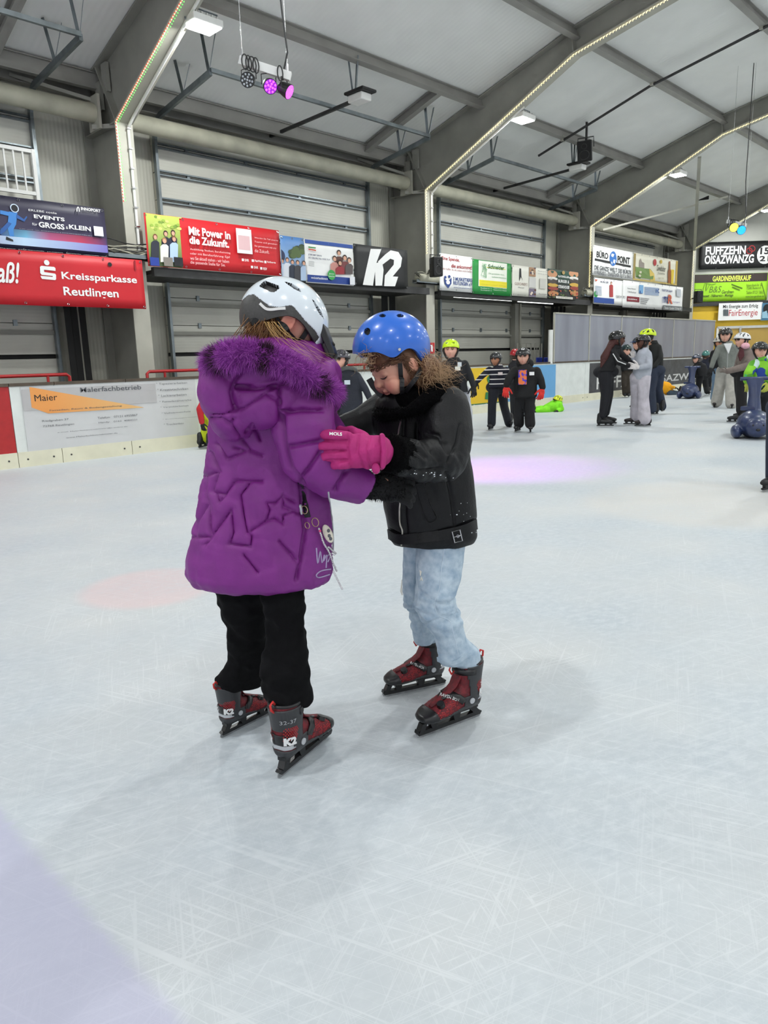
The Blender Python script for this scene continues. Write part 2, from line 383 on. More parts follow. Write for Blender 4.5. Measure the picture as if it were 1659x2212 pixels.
# ================================================================== sectional doors in the long wall
def sectional_door(n, x0, x1, upper=True, mull=None):
    d = thing('door_%d' % n, None, None, (x0, 12, 0), kind='structure')
    ups = [2.78, 3.2, 3.64, 4.08, 4.52, 4.95, 5.2]
    low = [0.0, 0.48, 0.96, 1.44, 1.50, 1.98, 2.46, 2.78]
    for a, b in list(zip(low, low[1:]))+list(zip(ups, ups[1:])):
        if abs(a-1.44) < .01:
            p = MB(); p.bb((x0, 12.05, a), (x1, 12.09, b)); p.build('door_gap_seal', M_RUB, d); continue
        p = MB(); p.bb((x0, 12.0, a+.006), (x1, 12.08, b-.006)); p.build('door_panel', M_DOOR, d)
    for z in ups[1:6]:                    # twin strengthening rails across the panel joints
        for dz in (-0.035, 0.03):
            r = MB(); r.bb((x0, 11.94, z+dz-.012), (x1, 12.0, z+dz+.012)); r.build('door_rail', M_ZINC, d)
    for z in (2.67, 2.34, 1.84):
        r = MB(); r.bb((x0, 11.93, z-.03), (x1, 12.0, z+.03)); r.build('door_rail', M_STEEL, d)
    hm = None
    for z in (2.46, 1.98, 4.95, 4.52, 4.08):
        k = int((x1-x0)/1.15)
        for i in range(k):
            x = x0+(i+.5)*(x1-x0)/k
            if hm is None:
                h = MB(); h.box((0, 0, 0), (.06, .03, .09)); hm = h.mesh('hinge', M_ZINC)
            o = link('hinge', hm, d); o.location = (x, 11.985, z)
    if mull:
        q = MB(); q.bb((mull-.09, 11.82, 0), (mull+.09, 11.98, 2.7)); q.build('mullion', M_STEEL, d)
        q = MB(); q.bb((mull+.09, 11.78, 0), (mull+.16, 11.9, 2.7)); q.build('guide_post', M_FLANGE, d)
    return d
DOORS = [(1, 0.2, 4.85, None), (2, 6.87, 11.92, None), (3, 14.33, 19.05, 17.55), (4, 21.6, 26.4, 24.0)]
for n, a, b, mu in DOORS: sectional_door(n, a, b, mull=mu)
def px_track(px, py, X): return onx(px, py, X)
# door tracks: up the jamb, round the bend and inwards under the roof
def door_track(label, xl, xr, yi, zi):
    t = thing('door_track', label, 'door track', (xl, 11.9, 0))
    for x in (xl, xr):
        pts = [(x, 11.93, 0.1), (x, 11.93, 4.95)]
        for k in range(1, 7):
            a = k/6*1.05; pts.append((x, 11.93-0.45*(1-math.cos(a)), 4.95+0.45*math.sin(a)))
        pts.append((x, yi, zi)); g = MB()
        for p, q in zip(pts, pts[1:]): g.beam(p, q, 0.05, 0.085, up=(0, -1, 0.5))
        g.build('track_rail', M_ZINC, t)
        for f in (0.45, 0.97):                # perforated hanger straps up to the roof
            y = 11.6+(yi-11.6)*f; z = 5.4+(zi-5.4)*f
            for dx in (-.13, .13):
                s_ = MB(); s_.beam((x, y, z), (x+dx, y-.05, roof_top(y)-.02), .05, .008); s_.build('hanger_strap', M_ZINC, t)
    c = MB(); c.beam((xl, yi, zi+.03), (xr, yi, zi+.03), .05, .06); c.build('cross_bar', M_ZINC, t)
    s_ = MB(); s_.tube([(xl+.1, 11.8, 5.16), (xr-.1, 11.8, 5.16)], .016, 8); s_.build('torsion_shaft', M_DARK, t)
    for a in (xl+.15, xr-1.3):
        s_ = MB(); s_.tube([(a, 11.8, 5.16), (a+1.15, 11.8, 5.16)], .045, 10); s_.build('torsion_spring', M_BLACK, t)
    return t
ends = [onx(175, 80, 4.85), onx(455, 156, 6.87), onx(1066, 343, 14.33)]
lbl = ['galvanised door track frame above the railing by the leftmost steel column', 'galvanised door track frame under the roof behind the purple stage lights',
       'galvanised door track frame under the roof beside the black loudspeakers']
for (n, a, b, mu), e, lb in zip(DOORS[:3], ends, lbl): door_track(lb, a if n > 1 else 0.2, b, float(e[1]), float(e[2]))
# opener rail and motor of two of the doors
def opener(label, rail_a, motor, up_px, X):
    a = onx(*rail_a, X); m = onx(*motor, X); t = thing('door_opener', label, 'door opener', m)
    g = MB(); g.beam(a, m, .05, .05); g.build('opener_rail', M_DARK, t)
    h = MB(); h.box(m+np.array([0, -.12, .0]), (.24, .34, .12)); o = smoothed(h.build('motor_housing', M_WHITE, t)); bev(o, .02)
    h = MB(); h.box(m+np.array([0, -.14, .085]), (.34, .46, .05)); bev(h.build('motor_cover', M_BLACK, t), .02)
    for dx, dy in ((-.12, 0), (.02, -.1), (.14, .05)):
        s_ = MB(); s_.beam(m+np.array([dx*.3, dy*.3, .1]), (m[0]+dx, m[1]+dy, roof_top(m[1])-.1), .035, .008); s_.build('hanger_strap', M_ZINC, t)
def bev(o, w, seg=2):
    b = o.modifiers.new('bevel', 'BEVEL'); b.width = w; b.segments = seg; b.limit_method = 'ANGLE'; return o
opener('white door opener motor with black cover hanging right of the stage lights', (578, 297), (766, 217), None, 9.35)
opener('white door opener motor hanging near the upper black loudspeaker', (1048, 418), (1238, 365), None, 16.6)

# ================================================================== steel frames
def portal(fx, label, y_end=-3.2):
    t = thing('steel_frame', label, 'steel frame', (fx, 11.5, 0), 'steel portal frames along the rink')
    xw = fx+.12
    inner = [(11.0, 0.0), (11.0, 4.87), (7.45, 6.55), (y_end, 6.55+(7.45-y_end)*.2)]
    outer = [(12.05, 0), (12.05, 5.58), (7.5, 6.96), (y_end, 9.10)]
    # web in four plates
    pol = [[inner[0], outer[0], (12.05, 4.87), inner[1]], [inner[1], (12.05, 4.87), outer[1], (11.0, 5.90)], [inner[1], (11.0, 5.90), outer[2], inner[2]], [inner[2], outer[2], outer[3], inner[3]]]
    for i, q in enumerate(pol):
        b = MB(); b.prism([(xw-.008, y, z) for y, z in q], (.016, 0, 0)); b.build(('column_web', 'knee_plate', 'haunch_web', 'rafter_web')[i], M_STEEL, t)
    for i, (p, q) in enumerate(zip(inner, inner[1:])):
        b = MB(); b.beam((fx+.12, p[0], p[1]), (fx+.12, q[0], q[1]), .28, .022, up=(0, -1, 0.3)); b.build(('column_flange', 'haunch_flange', 'rafter_flange')[i], M_FLANGE, t)
    for i, (p, q) in enumerate(zip(outer, outer[1:])):
        b = MB(); b.beam((fx+.12, p[0]-.01, p[1]), (fx+.12, q[0], q[1]-.012), .28, .022, up=(0, -1, 0.3)); b.build(('column_flange', 'rafter_flange', 'rafter_flange')[i], M_STEEL, t)
    for y0, z0, y1, z1 in ((11.0, 4.87, 12.05, 4.87), (11.02, 4.9, 11.5, 5.75), (7.45, 6.55, 7.5, 6.95)):
        b = MB(); b.beam((fx+.12, y0, z0), (fx+.12, y1, z1), .25, .016, up=(0, -1, .2)); b.build('stiffener_plate', M_STEEL, t)
    for yb, zb in ((11.75, 5.2), (11.55, 5.35), (11.3, 5.55)):      # bolted end plate rows
        b = MB(); b.box((fx+.06, yb, zb), (.05, .16, .4)); b.build('gusset_plate', M_STEEL, t)
    return t
for fx, lb in zip(FX, ('grey steel portal frame at far left with red and green light string', 'grey steel portal frame rising beside the black two-letter banner',
                       'grey steel portal frame between the food banner and the white office supply banner', 'grey steel portal frame at the far end beside the black letter sign')):
    portal(fx, lb)
# big cream pipes from frame to frame
for (a, b), lb in zip(((-4.0, FX[0]), (FX[0], FX[1]), (FX[1], FX[2]), (FX[2], FX[3])),
                      ('dusty cream pipe ending at the leftmost frame above the railing', 'dusty cream pipe spanning above the red banner and the black two-letter banner',
                       'dusty cream pipe spanning above the white and green banners', 'dusty cream pipe above the office supply banner at the far end')):
    t = thing('strut_pipe', lb, 'pipe', (a, 11.5, 4.8), 'cream strut pipes between the frames')
    yy, zz = 11.45, 5.06
    p = MB(); p.tube([(a+.35, yy, zz), (b-.12, yy, zz)], .135, 20); smoothed(p.build('pipe', M_PIPE, t))
    for x, s_ in ((b-.10, -1),):
        q = MB(); q.bb((x-.02, yy-.17, zz-.24), (x+.02, yy+.17, zz+.24)); q.build('end_plate', M_FLANGE, t)
        q = MB(); q.beam((x, yy+.05, zz+.2), (x-1.0, 11.95, 5.5), .05, .05); q.build('brace', M_STEEL, t)
        q = MB(); q.beam((x-.05, yy, zz-.2), (x+.2, 11.1, 4.85), .04, .06); q.build('brace', M_STEEL, t)

# strings of coloured light points along the frame edges
M_LR = mat('red_light_point', (255, 60, 50), 0.4, emit=(255, 40, 40), estr=1.6); M_LG = mat('green_light_point', (120, 255, 110), 0.4, emit=(90, 255, 90), estr=1.3)
M_LY = mat('amber_light_point', (255, 236, 170), 0.4, emit=(255, 232, 160), estr=1.7)
def light_string(fx, zlow, label, cols, dx=(0, .035), step=.045, s=.020):
    t = thing('light_string', label, 'light string', (fx, 10.98, zlow), 'light strings on the frames')
    path = [(10.975, zlow), (10.975, 4.86), (7.45, 6.52), (-1.0, 8.2)]
    for j, (m, xo) in enumerate(zip(cols, (dx[0], dx[1], dx[0]+.002))):
        g = MB(); d = 0.0; rest = step*(j/len(cols))
        for p, q in zip(path, path[1:]):
            L = math.hypot(q[0]-p[0], q[1]-p[1]); s_ = rest
            while s_ < L:
                y = p[0]+(q[0]-p[0])*s_/L; z = p[1]+(q[1]-p[1])*s_/L; h = s/2; c = (fx+xo, y-.012, z-.01)
                g.add([(c[0]+h, c[1], c[2]), (c[0]-h, c[1], c[2]), (c[0], c[1]+h, c[2]), (c[0], c[1]-h, c[2]), (c[0], c[1], c[2]+h), (c[0], c[1], c[2]-h)],
                      [(0, 2, 4), (2, 1, 4), (1, 3, 4), (3, 0, 4), (2, 0, 5), (1, 2, 5), (3, 1, 5), (0, 3, 5)])
                s_ += step
            rest = s_-L
        tag(g.build('light_points', m, t), kind='stuff')
    g = MB(); g.tube([(fx+.018, y, z+.006) for y, z in path], .007, 5); g.build('string_cable', M_WHITE, t)
light_string(FX[0]-.02, 3.75, 'red and green light string on the leftmost steel frame', (M_LR, M_LG, M_LY))
light_string(FX[1]-.02, 3.55, 'amber light string on the frame beside the black two-letter banner', (M_LY, M_LY, M_LY), (0, .03), .06, .021)
light_string(FX[2]-.02, 3.2, 'amber light string on the frame beside the office supply banner', (M_LY, M_LY, M_LY), (0, .03), .075, .023)
light_string(FX[3]-.02, 2.9, 'pale light string on the farthest frame beside the black letter sign', (M_LY, M_LY), (0, .03), .09, .022)
# conduit clipped to the flange of the first frames
for fx, lb in ((FX[0], 'white cable conduit clipped along the leftmost frame'), (FX[1], 'white cable conduit clipped along the second frame from the left')):
    t = thing('cable_conduit', lb, 'conduit', (fx+.17, 10.97, 2.9))
    pts = [(fx+.17, 10.965, 2.95), (fx+.17, 10.965, 4.8), (fx+.19, 10.8, 4.93), (fx+.19, 8.6, 5.985)]
    for p, q in zip(pts, pts[1:]): g = MB(); g.tube([p, q], .022, 8); smoothed(g.build('conduit_tube', M_WHITE, t))
    for k in range(7):
        z = 3.1+k*.28; g = MB(); g.bb((fx+.14, 10.93, z), (fx+.20, 10.99, z+.02)); g.build('clip', M_CHROME, t)

# floodlights in view
def floodlight(fx, px, py, label):
    y = ROW0[fx]; t = thing('floodlight', label, 'floodlight', (fx, y, roof_under(y)-.1), 'white floodlights under the roof'); z = roof_under(y)-.06
    h = MB(); h.box((fx, y, z+.04), (.46, .34, .09)); bev(h.build('housing', M_WHITE, t), .015)
    h = MB(); h.box((fx, y, z-.012), (.42, .30, .012)); h.build('lens', M_LAMP, t)
    h = MB(); h.tube([(fx-.25, y, z+.02), (fx-.25, y, z+.20), (fx+.25, y, z+.20), (fx+.25, y, z+.02)], .012, 6); h.build('bracket', M_ZINC, t)
    for k in range(5):
        h = MB(); h.box((fx-.16+.08*k, y, z+.10), (.01, .28, .04)); h.build('cooling_fin', M_WHITE, t)
for x, lb in zip(LAMP_X[2:], ('bright floodlight at the top of the leftmost frame', 'bright floodlight hanging below the second frame', 'bright floodlight below the third frame near a loudspeaker', 'bright floodlight at the far right edge under the roof')):
    floodlight(x, 0, 0, lb)
# hung pipe running up the roof slope in the third bay
t = thing('hung_pipe', 'thin grey pipe hung under the purlins running up the roof', 'pipe')
a = ony(1190, 325, 9.8); X0 = onplane(1235, 293, (0, 9.55, roof_top(9.55)-.24), (0, 0.25, 1))[0]
g = MB(); pp = [(X0, y, roof_top(y)-.24) for y in (10.2, 7.5, 4, 0)]; g.tube(pp, .028, 8); g.build('pipe', M_DARK, t)
for y in (9.55, 7.45, 5.35): g = MB(); g.box((X0, y, roof_top(y)-.2), (.12, .06, .12)); g.build('pipe_clamp', M_FLANGE, t)
# wind bracing cross in the last bay
for (p, q), lb in zip((((1500, 540), (1511, 340)), ((1300, 497), (1570, 425))), ('steep flat steel brace rising near the far frame', 'shallow flat steel brace crossing the last roof bay')):
    A = onx(*p, FX[3]-.2) if p[0] > 1400 else onx(*p, FX[2]+.3); B = onplane(*q, (0, 9.55, roof_top(9.55)-.3), (0, .3, 1))
    g = MB(); g.beam(A, B, .09, .05); tag(g.build('roof_brace', M_FLANGE), lb, 'brace')

# ================================================================== canopies with tube lights under the banners
for i, (a, b) in enumerate(((-2, 5.7), (6.05, 12.7), (13.1, 19.9), (20.4, 27.3))):
    g = MB(); g.bb((a, 10.95, 2.70), (b, 12.0, 2.76)); struct(g.build('trim_%d' % (i+2), M_DARK))
    g = MB(); g.bb((a, 10.86, 2.66), (b, 10.95, 2.80)); struct(g.build('trim_%d' % (i+12), M_DARK))
for k, (pa, pb, lb) in enumerate((((954, 635), (972, 638), 'short stub of lit tube left of the canopy joint under the white banner'), ((980, 639), (1105, 650), 'long lit tube lamp under the green banner'),
                                  ((1119, 650), (1194, 656), 'lit tube lamp under the knife maker banner'), ((640, 611), (668, 613), 'lit tube lamp just above the white helmet'), ((672, 614), (838, 628), 'lit tube lamp under the blue-footed banner and the black two-letter banner'))):
    A, B = ony(*pa, 11.35), ony(*pb, 11.35); A[2] = B[2] = (A[2]+B[2])/2
    t = thing('tube_lamp', lb, 'tube lamp', A, 'tube lamps under the canopies')
    g = MB(); g.tube([A, B], .022, 8); smoothed(g.build('tube', M_TUBE, t))
    g = MB(); g.bb((A[0], 11.32, A[2]+.02), (B[0], 11.38, A[2]+.06)); g.build('batten', M_DARK, t)
# black brush curtains beside the columns
for a, b, lb in ((4.9, 5.25, 'black cable bundle beside the leftmost column below the red banner'), (12.0, 12.5, 'black curtain strips left of the second column'), (19.1, 19.9, 'black curtain strips under the food banner'), (25.9, 27.1, 'black curtain strips at the far end behind the glass')):
    t = thing('strip_curtain', lb, 'curtain', (a, 11.7, 0)); n = int((b-a)/.11)
    for k in range(n):
        g = MB(); x = a+(k+.5)*(b-a)/n; g.bb((x-.05, 11.68+.03*(k % 2), .02), (x+.05, 11.69+.03*(k % 2), 2.68)); g.build('strip', M_RUB, t)
# cable trays on the columns at banner height
for fx, lb in zip(FX[:3], ('steel cable tray crossing the leftmost column', 'steel cable tray crossing the column by the black two-letter banner', 'steel cable tray crossing the column by the office supply banner')):
    t = thing('cable_tray', lb, 'cable tray', (fx, 10.9, 2.9))
    g = MB(); g.bb((fx-.5, 10.84, 2.88), (fx+.45, 10.97, 2.90)); g.build('tray_base', M_ZINC, t)
    for y in (10.84, 10.96): g = MB(); g.bb((fx-.5, y, 2.88), (fx+.45, y+.01, 2.96)); g.build('tray_side', M_ZINC, t)
    g = MB(); g.tube([(fx-.4, 10.90, 3.0), (fx+.4, 10.90, 3.0)], .10 if fx > 6 else .03, 12); smoothed(g.build('duct', M_PIPE, t))
    for k in range(6):
        R = random.Random(k+int(fx)); p = [(fx-.5+i*.19, 10.88-.02*(k % 3)+R.uniform(-.02, .02), 2.98+.05*(k % 4)+R.uniform(-.04, .05)-(.06 if k == 5 else 0)*math.sin(i)) for i in range(6)]
        g = MB(); g.tube(p, .009, 5); smoothed(g.build('cable', M_BLACK if k % 2 else M_PIPE, t))
# pale railing of a gallery at the far left
t = thing('gallery_railing', 'white barred railing above the dark event banner', 'railing', (3, 11.6, 3.5))
A, B = ony(0, 317, 11.6), ony(70, 326, 11.6); zt = (A[2]+B[2])/2; zb = ony(70, 418, 11.6)[2]; xb = B[0]
for z in (zt, zb): g = MB(); g.beam((xb-3, 11.6, z), (xb, 11.6, z), .04, .05); g.build('rail', M_WHITE, t)
for k in range(22): g = MB(); x = xb-.02-k*.13; g.beam((x, 11.6, zb), (x, 11.6, zt), .022, .022); g.build('bar', M_WHITE, t)
g = MB(); g.beam((xb, 11.6, zb-.4), (xb, 11.6, zt+.03), .05, .05); g.build('post', M_WHITE, t)

# ================================================================== rink boards
YB = 10.12
seams = [0.6, 3.42, 4.0, 5.02, 7.4, 9.8, 12.2, 12.95, 15.1, 16.7, 18.35, 20.6, 22.9, 25.2, 27.5]
lbs = ['red painted dasher board section at the left picture edge', 'narrow white dasher board section beside the red one', 'white dasher board section under the orange painter advert', 'white dasher board section with the trade list print',
       'white dasher board section behind the purple coat', 'white dasher board section hidden between the two children', 'short white dasher board section behind the blue helmet', 'dasher board section under the yellow advert', 'dasher board section under the sky blue advert',
       'plain white dasher board section right of the sky blue advert', 'dasher board section under the dark advert behind the black-clad skater', 'dasher board section behind the grey sweatpants', 'dasher board section under the far end of the tall white lettering', 'last straight dasher board section before the far corner']
def board(a, b, lb, red=False):
    t = thing('dasher_board', lb, 'rink board', (a[0], a[1], 0), 'white dasher boards of the rink'); a, b = np.array(a+(0,)), np.array(b+(0,))
    d = (b-a)/np.linalg.norm(b-a); n = np.array([d[1], -d[0], 0]); n = n if n[1] < 0 else -n
    m = b-a; g = MB(); c = (a+b)/2
    def slab(o, z0, z1, th, g_=.004):
        q = MB(); p = [a+d*g_+n*o, b-d*g_+n*o, b-d*g_+n*(o-th), a+d*g_+n*(o-th)]
        q.prism([tuple(v+UP*z0) for v in p], (0, 0, z1-z0)); return q
    slab(0, .19, 1.06, .05).build('board_panel', M_REDP if red else M_BOARD, t)
    slab(.012, .0, .20, .06).build('kick_plate', M_KICK, t)
    slab(.015, 1.06, 1.10, .10).build('cap_rail', M_CAP, t)
    for k in range(2):
        q = MB(); p = a+d*(.12+(np.linalg.norm(m)-.24)*k)+n*.015+UP*.1; q.cyl(p, p+n*.006, .012, n=8); q.build('bolt', M_DARK, t)
for i, (x0, x1) in enumerate(zip(seams, seams[1:])): board((x0, YB), (x1, YB), lbs[i], red=(i == 0))
p0 = (27.5, YB); p1 = (29.2, YB-.5); p2 = (31.2, YB-2.2); p3 = (35.5, YB-6.5)
for a, b, lb in ((p0, p1, 'angled dasher board section starting the far corner'), (p1, p2, 'angled dasher board section in the far corner behind the hooded man'), (p2, p3, 'far dasher board section below the tan windows')): board(a, b, lb)
for xa, xb, lb in ((1.0, ony(150, 813, 10.45)[0], 'red handrail behind the board at the far left'), (ony(318, 812, 10.45)[0], 10.5, 'red handrail behind the painter advert and purple coat')):
    t = thing('handrail', lb, 'handrail', (xa, 10.45, 0)); g = MB(); zr = 1.19
    g.tube([(xa, 10.45, 1.0), (xa, 10.45, zr-.03), (xa+.04, 10.45, zr), (xb-.04, 10.45, zr), (xb, 10.45, zr-.03), (xb, 10.45, 1.0)], .024, 8); smoothed(g.build('rail_tube', M_REDP, t))
    g = MB()
    for x in (xa+.3, (xa+xb)/2, xb-.3): g = MB(); g.tube([(x, 10.45, 0), (x, 10.45, zr)], .02, 8); g.build('rail_post', M_REDP, t)
# plexiglass shields
def shield_material():
    m = mat('scuffed_plexiglass', (150, 153, 164), 0.3, 0.0, 0.10, 1.6, stretch=(1.5, 1, .25), rgb2=(122, 124, 136), thr=.55, soft=.5); nt = m.node_tree; N = nt.nodes; L = nt.links
    tr = N.new('ShaderNodeBsdfTransparent'); mx = N.new('ShaderNodeMixShader'); mx.inputs[0].default_value = 0.90
    out = [n for n in N if n.type == 'OUTPUT_MATERIAL'][0]
    L.new(tr.outputs[0], mx.inputs[1]); L.new(N['Principled BSDF'].outputs[0], mx.inputs[2]); L.new(mx.outputs[0], out.inputs[0]); return m
M_PLEX = shield_material()
xs = [ony(p, 700, YB)[0] for p in (1197, 1273, 1342, 1402, 1455, 1501, 1545)]
pl = ['plexiglass shield panel at the near end with a dark smear', 'plexiglass shield panel behind the black-clad skater', 'plexiglass shield panel behind the yellow helmet', 'plexiglass shield panel right of the yellow helmet', 'plexiglass shield panel above the tall white lettering', 'last plexiglass shield panel beside the yellow wall']
for i, (a, b) in enumerate(zip(xs, xs[1:])):
    t = thing('plexiglass_shield', pl[i], 'rink shield', (a, YB, 1.1), 'plexiglass shields on the boards')
    g = MB(); g.bb((a+.02, YB-.006, 1.10), (b-.02, YB+.006, 2.30)); g.build('pane', M_PLEX, t)
    g = MB(); g.bb((a-.02, YB-.02, 1.08), (a+.02, YB+.02, 2.33)); g.build('post', M_FLANGE, t)
    g = MB(); g.bb((a, YB-.02, 2.30), (b, YB+.02, 2.335)); g.build('top_rail', M_FLANGE, t)
g = MB(); g.tube([(xs[0]-.12, YB+.02, 1.06), (xs[0]-.12, YB+.02, 1.9)], .06, 12); tag(smoothed(g.build('shield_post', M_WHITE)), 'thick white post at the start of the plexiglass', 'post')
# grey barred gate and blue crates behind the boards
t = thing('barred_gate', 'small grey barred gate behind the boards by the black-coated skater', 'gate', (16, 11.2, 0))
for pa, pb in ((1118, 1147), (1155, 1170)):
    A, B = ony(pa, 745, 11.2)[0], ony(pb, 745, 11.2)[0]; z = ony(pa, 742, 11.2)[2]
    g = MB(); g.tube([(A, 11.2, .3), (A, 11.2, z), (B, 11.2, z), (B, 11.2, .3)], .02, 8); g.build('gate_frame', M_STEEL, t)
    for f in (.33, .66): g = MB(); g.tube([(A+(B-A)*f, 11.2, .3), (A+(B-A)*f, 11.2, z)], .012, 6); g.build('bar', M_STEEL, t)
M_BLUEP = mat('blue_crate_plastic', (30, 52, 150), 0.4)
for pa, pb, lb in ((1160, 1172, 'blue plastic chair back left of its twin behind the boards'), (1176, 1192, 'blue plastic chair back nearest the white shield post')):
    A, B = ony(pa, 780, 10.9)[0], ony(pb, 780, 10.9)[0]; t = thing('plastic_chair', lb, 'chair', (A, 10.9, 0), 'blue chairs behind the boards')
    g = MB(); zt = ony(pa, 772, 10.9)[2]; g.bb((A, 10.9, .55), (B, 10.94, zt)); bev(g.build('backrest', M_BLUEP, t), .015)
    g = MB(); g.bb((A, 10.95, .40), (B, 11.35, .44)); g.build('seat', M_BLUEP, t)
    for x in (A+.03, B-.03):
        for y in (10.95, 11.32): g = MB(); g.tube([(x, y, 0), (x, y, .42)], .014, 6); g.build('leg', M_STEEL, t)
# fire point sign on the second column
q = ony(932, 752, 10.96); t = thing('fire_sign', 'small red fire extinguisher sign on the column behind the blue helmet', 'sign', q)
g = MB(); g.bb((q[0]-.10, 10.95, q[2]-.12), (q[0]+.10, 10.965, q[2]+.12)); g.build('sign_plate', flat((196, 40, 44)), t)
g = MB(); g.bb((q[0]-.03, 10.945, q[2]-.08), (q[0]+.03, 10.952, q[2]+.05)); g.bb((q[0]-.06, 10.945, q[2]+.05), (q[0]+.02, 10.952, q[2]+.07)); g.build('pictogram', flat((240, 240, 240)), t)
# ================================================================== banners and printed signs
def zone(x0, y0, x1, w=1659.0):
    s = w/(x1-x0); return lambda x, y: (x0+x/s, y0+y/s)
class Sheet:
    """a hung banner or panel; everything printed on it is laid on its own plane"""
    def __init__(s, name, label, cat, O, U, N, W, H, m, group='banners along the hall wall', wave=0.006, thick=0.004, grommets=True):
        s.O = np.asarray(O, float); s.U = np.asarray(U, float); s.N = np.asarray(N, float); s.W = W; s.H = H; s.wave = wave; s.k = 0; s.lay = {}
        s.rise = False; s.t = thing(name, label, cat, s.O-UP*H, group); s.ph = random.uniform(0, 6)
        nx = max(4, int(W/.12)) if wave else 1; nz = 5 if wave else 1; b = MB(); F = []; V = []
        for side in (0, 1):
            for j in range(nz+1):
                for i in range(nx+1): V.append(s.at(W*i/nx, H*j/nz, -thick*side))
        n1 = (nx+1)*(nz+1)
        for j in range(nz):
            for i in range(nx):
                a = j*(nx+1)+i; F.append((a, a+nx+1, a+nx+2, a+1)); a += n1; F.append((a, a+1, a+nx+2, a+nx+1))
        ed = [i for i in range(nx+1)]+[(j+1)*(nx+1)+nx for j in range(nz)]+[nz*(nx+1)+i for i in range(nx-1, -1, -1)]+[j*(nx+1) for j in range(nz-1, 0, -1)]
        for a, c in zip(ed, ed[1:]+ed[:1]): F.append((a, c, c+n1, a+n1))
        b.add(V, F); b.build('sheet' if wave else 'panel', m, s.t, smooth=bool(wave))
        if grommets and wave:
            gm = None; n = max(2, int(W/.55))
            for v in (.03, H-.03):
                for i in range(n+1):
                    if gm is None:
                        q = MB(); q.tube([(.014*math.cos(a), 0, .014*math.sin(a)) for a in np.linspace(0, 2*PI, 9)[:-1]], .004, 4, closed=True); gm = q.mesh('grommet', M_CHROME)
                    o = link('grommet', gm, s.t); o.location = tuple(s.at(.03+(W-.06)*i/n, v, .004))
    def at(s, u, v, off=0.0):
        w = s.wave*(math.sin(u*5.1+s.ph)+.6*math.sin(u*11+v*4+s.ph*2)) if s.wave else 0.0
        return s.O+s.U*u-UP*v+s.N*(off+w)
    def uv(s, p):
        q = onplane(p[0], p[1], s.O, s.N)-s.O; return float(q @ s.U), float(-q[2])
    def mb(s, m, part):
        k = (part, m.name)
        if part == 'lettering': k = (part, m.name, len(s.lay))
        if k not in s.lay: s.k += 1; s.lay[k] = (MB(), m, part, .004+.0016*s.k)
        return s.lay[k]
    def polyuv(s, P, m, part='print'):
        b, _, _, off = s.mb(m, part); P = [(min(max(u, .004), s.W-.004), min(max(v, .004), s.H-.004)) for u, v in P]; b.add([s.at(u, v, off) for u, v in P], [tuple(range(len(P)-1, -1, -1))])
    def rectuv(s, u0, v0, u1, v1, m, part='print'):
        n = max(1, int((u1-u0)/.07)) if s.wave else 1
        for i in range(n): a = u0+(u1-u0)*i/n; c = u0+(u1-u0)*(i+1)/n; s.polyuv([(a, v1), (c, v1), (c, v0), (a, v0)][::-1], m, part)
    def rect(s, p, q, m, part='print'):
        if s.rise: (a, d), (c, b) = s.uv((p[0], q[1])), s.uv((q[0], p[1]))
        else: (a, b), (c, d) = s.uv(p), s.uv(q)
        s.rectuv(a, b, c, d, m, part)
    def poly(s, P, m, part='print'): s.polyuv([s.uv(p) for p in P], m, part)
    def ell(s, c, rx, ry, m, part='print', n=18):
        cu = s.uv(c); ru = abs(s.uv((c[0]+rx, c[1]))[0]-cu[0]); rv = abs(s.uv((c[0], c[1]+ry))[1]-cu[1])
        s.polyuv([(cu[0]+ru*math.cos(2*PI*i/n), cu[1]+rv*math.sin(2*PI*i/n)) for i in range(n)], m, part)
    def text(s, body, p, q, m, bold=0.0, shear=0.0, part='lettering', slope=0.0):
        if s.rise: (u0, v1), (u1, v0) = s.uv((p[0], q[1])), s.uv((q[0], p[1]))
        else: (u0, v0), (u1, v1) = s.uv(p), s.uv(q)
        v, f = text_mesh(body, bold, shear); 
        if not len(v): return
        a, c = v.min(0), v.max(0); b, _, _, off = s.mb(m, part)
        P = [s.at(min(u0+(x[0]-a[0])/(c[0]-a[0])*(u1-u0), s.W-.003), v1-(x[1]-a[1])/(c[1]-a[1])*(v1-v0), off) for x in v]
        b.add(P, f)
    def line(s, P, w, m, part='print'):
        Q = [s.uv(p) for p in P]
        for (a, b), (c, d) in zip(Q, Q[1:]):
            L = math.hypot(c-a, d-b) or 1; nx, ny = -(d-b)/L*w/2, (c-a)/L*w/2; s.polyuv([(a+nx, b+ny), (c+nx, d+ny), (c-nx, d-ny), (a-nx, b-ny)], m, part)
    def person(s, c, h, shirt, hair, bottom, w=1.0):    # printed photograph of a person: head, hair, torso
        s.np = getattr(s, 'np', 0)+1; pn = 'printed_person#%d' % s.np; x, y = c; s.poly([(x-1.1*h*w, bottom), (x-1.15*h*w, y+1.6*h), (x-.5*h, y+1.0*h), (x+.5*h, y+1.0*h), (x+1.15*h*w, y+1.6*h), (x+1.1*h*w, bottom)], flat(shirt), pn)
        s.ell((x, y-.12*h), .62*h, .8*h, flat(hair), pn); s.ell((x, y+.12*h), .45*h, .62*h, flat((214, 164, 138)), pn)
    def done(s):
        for b, m, part, off in s.lay.values(): b.build(part.split('#')[0], m, s.t)
def wall_sheet(name, label, Y, tl, br, m, **k):
    a, b = ony(*tl, Y), ony(*br, Y); return Sheet(name, label, k.pop('cat', 'banner'), (a[0], Y, a[2]), (1, 0, 0), (0, -1, 0), b[0]-a[0], a[2]-b[2], m, **k)
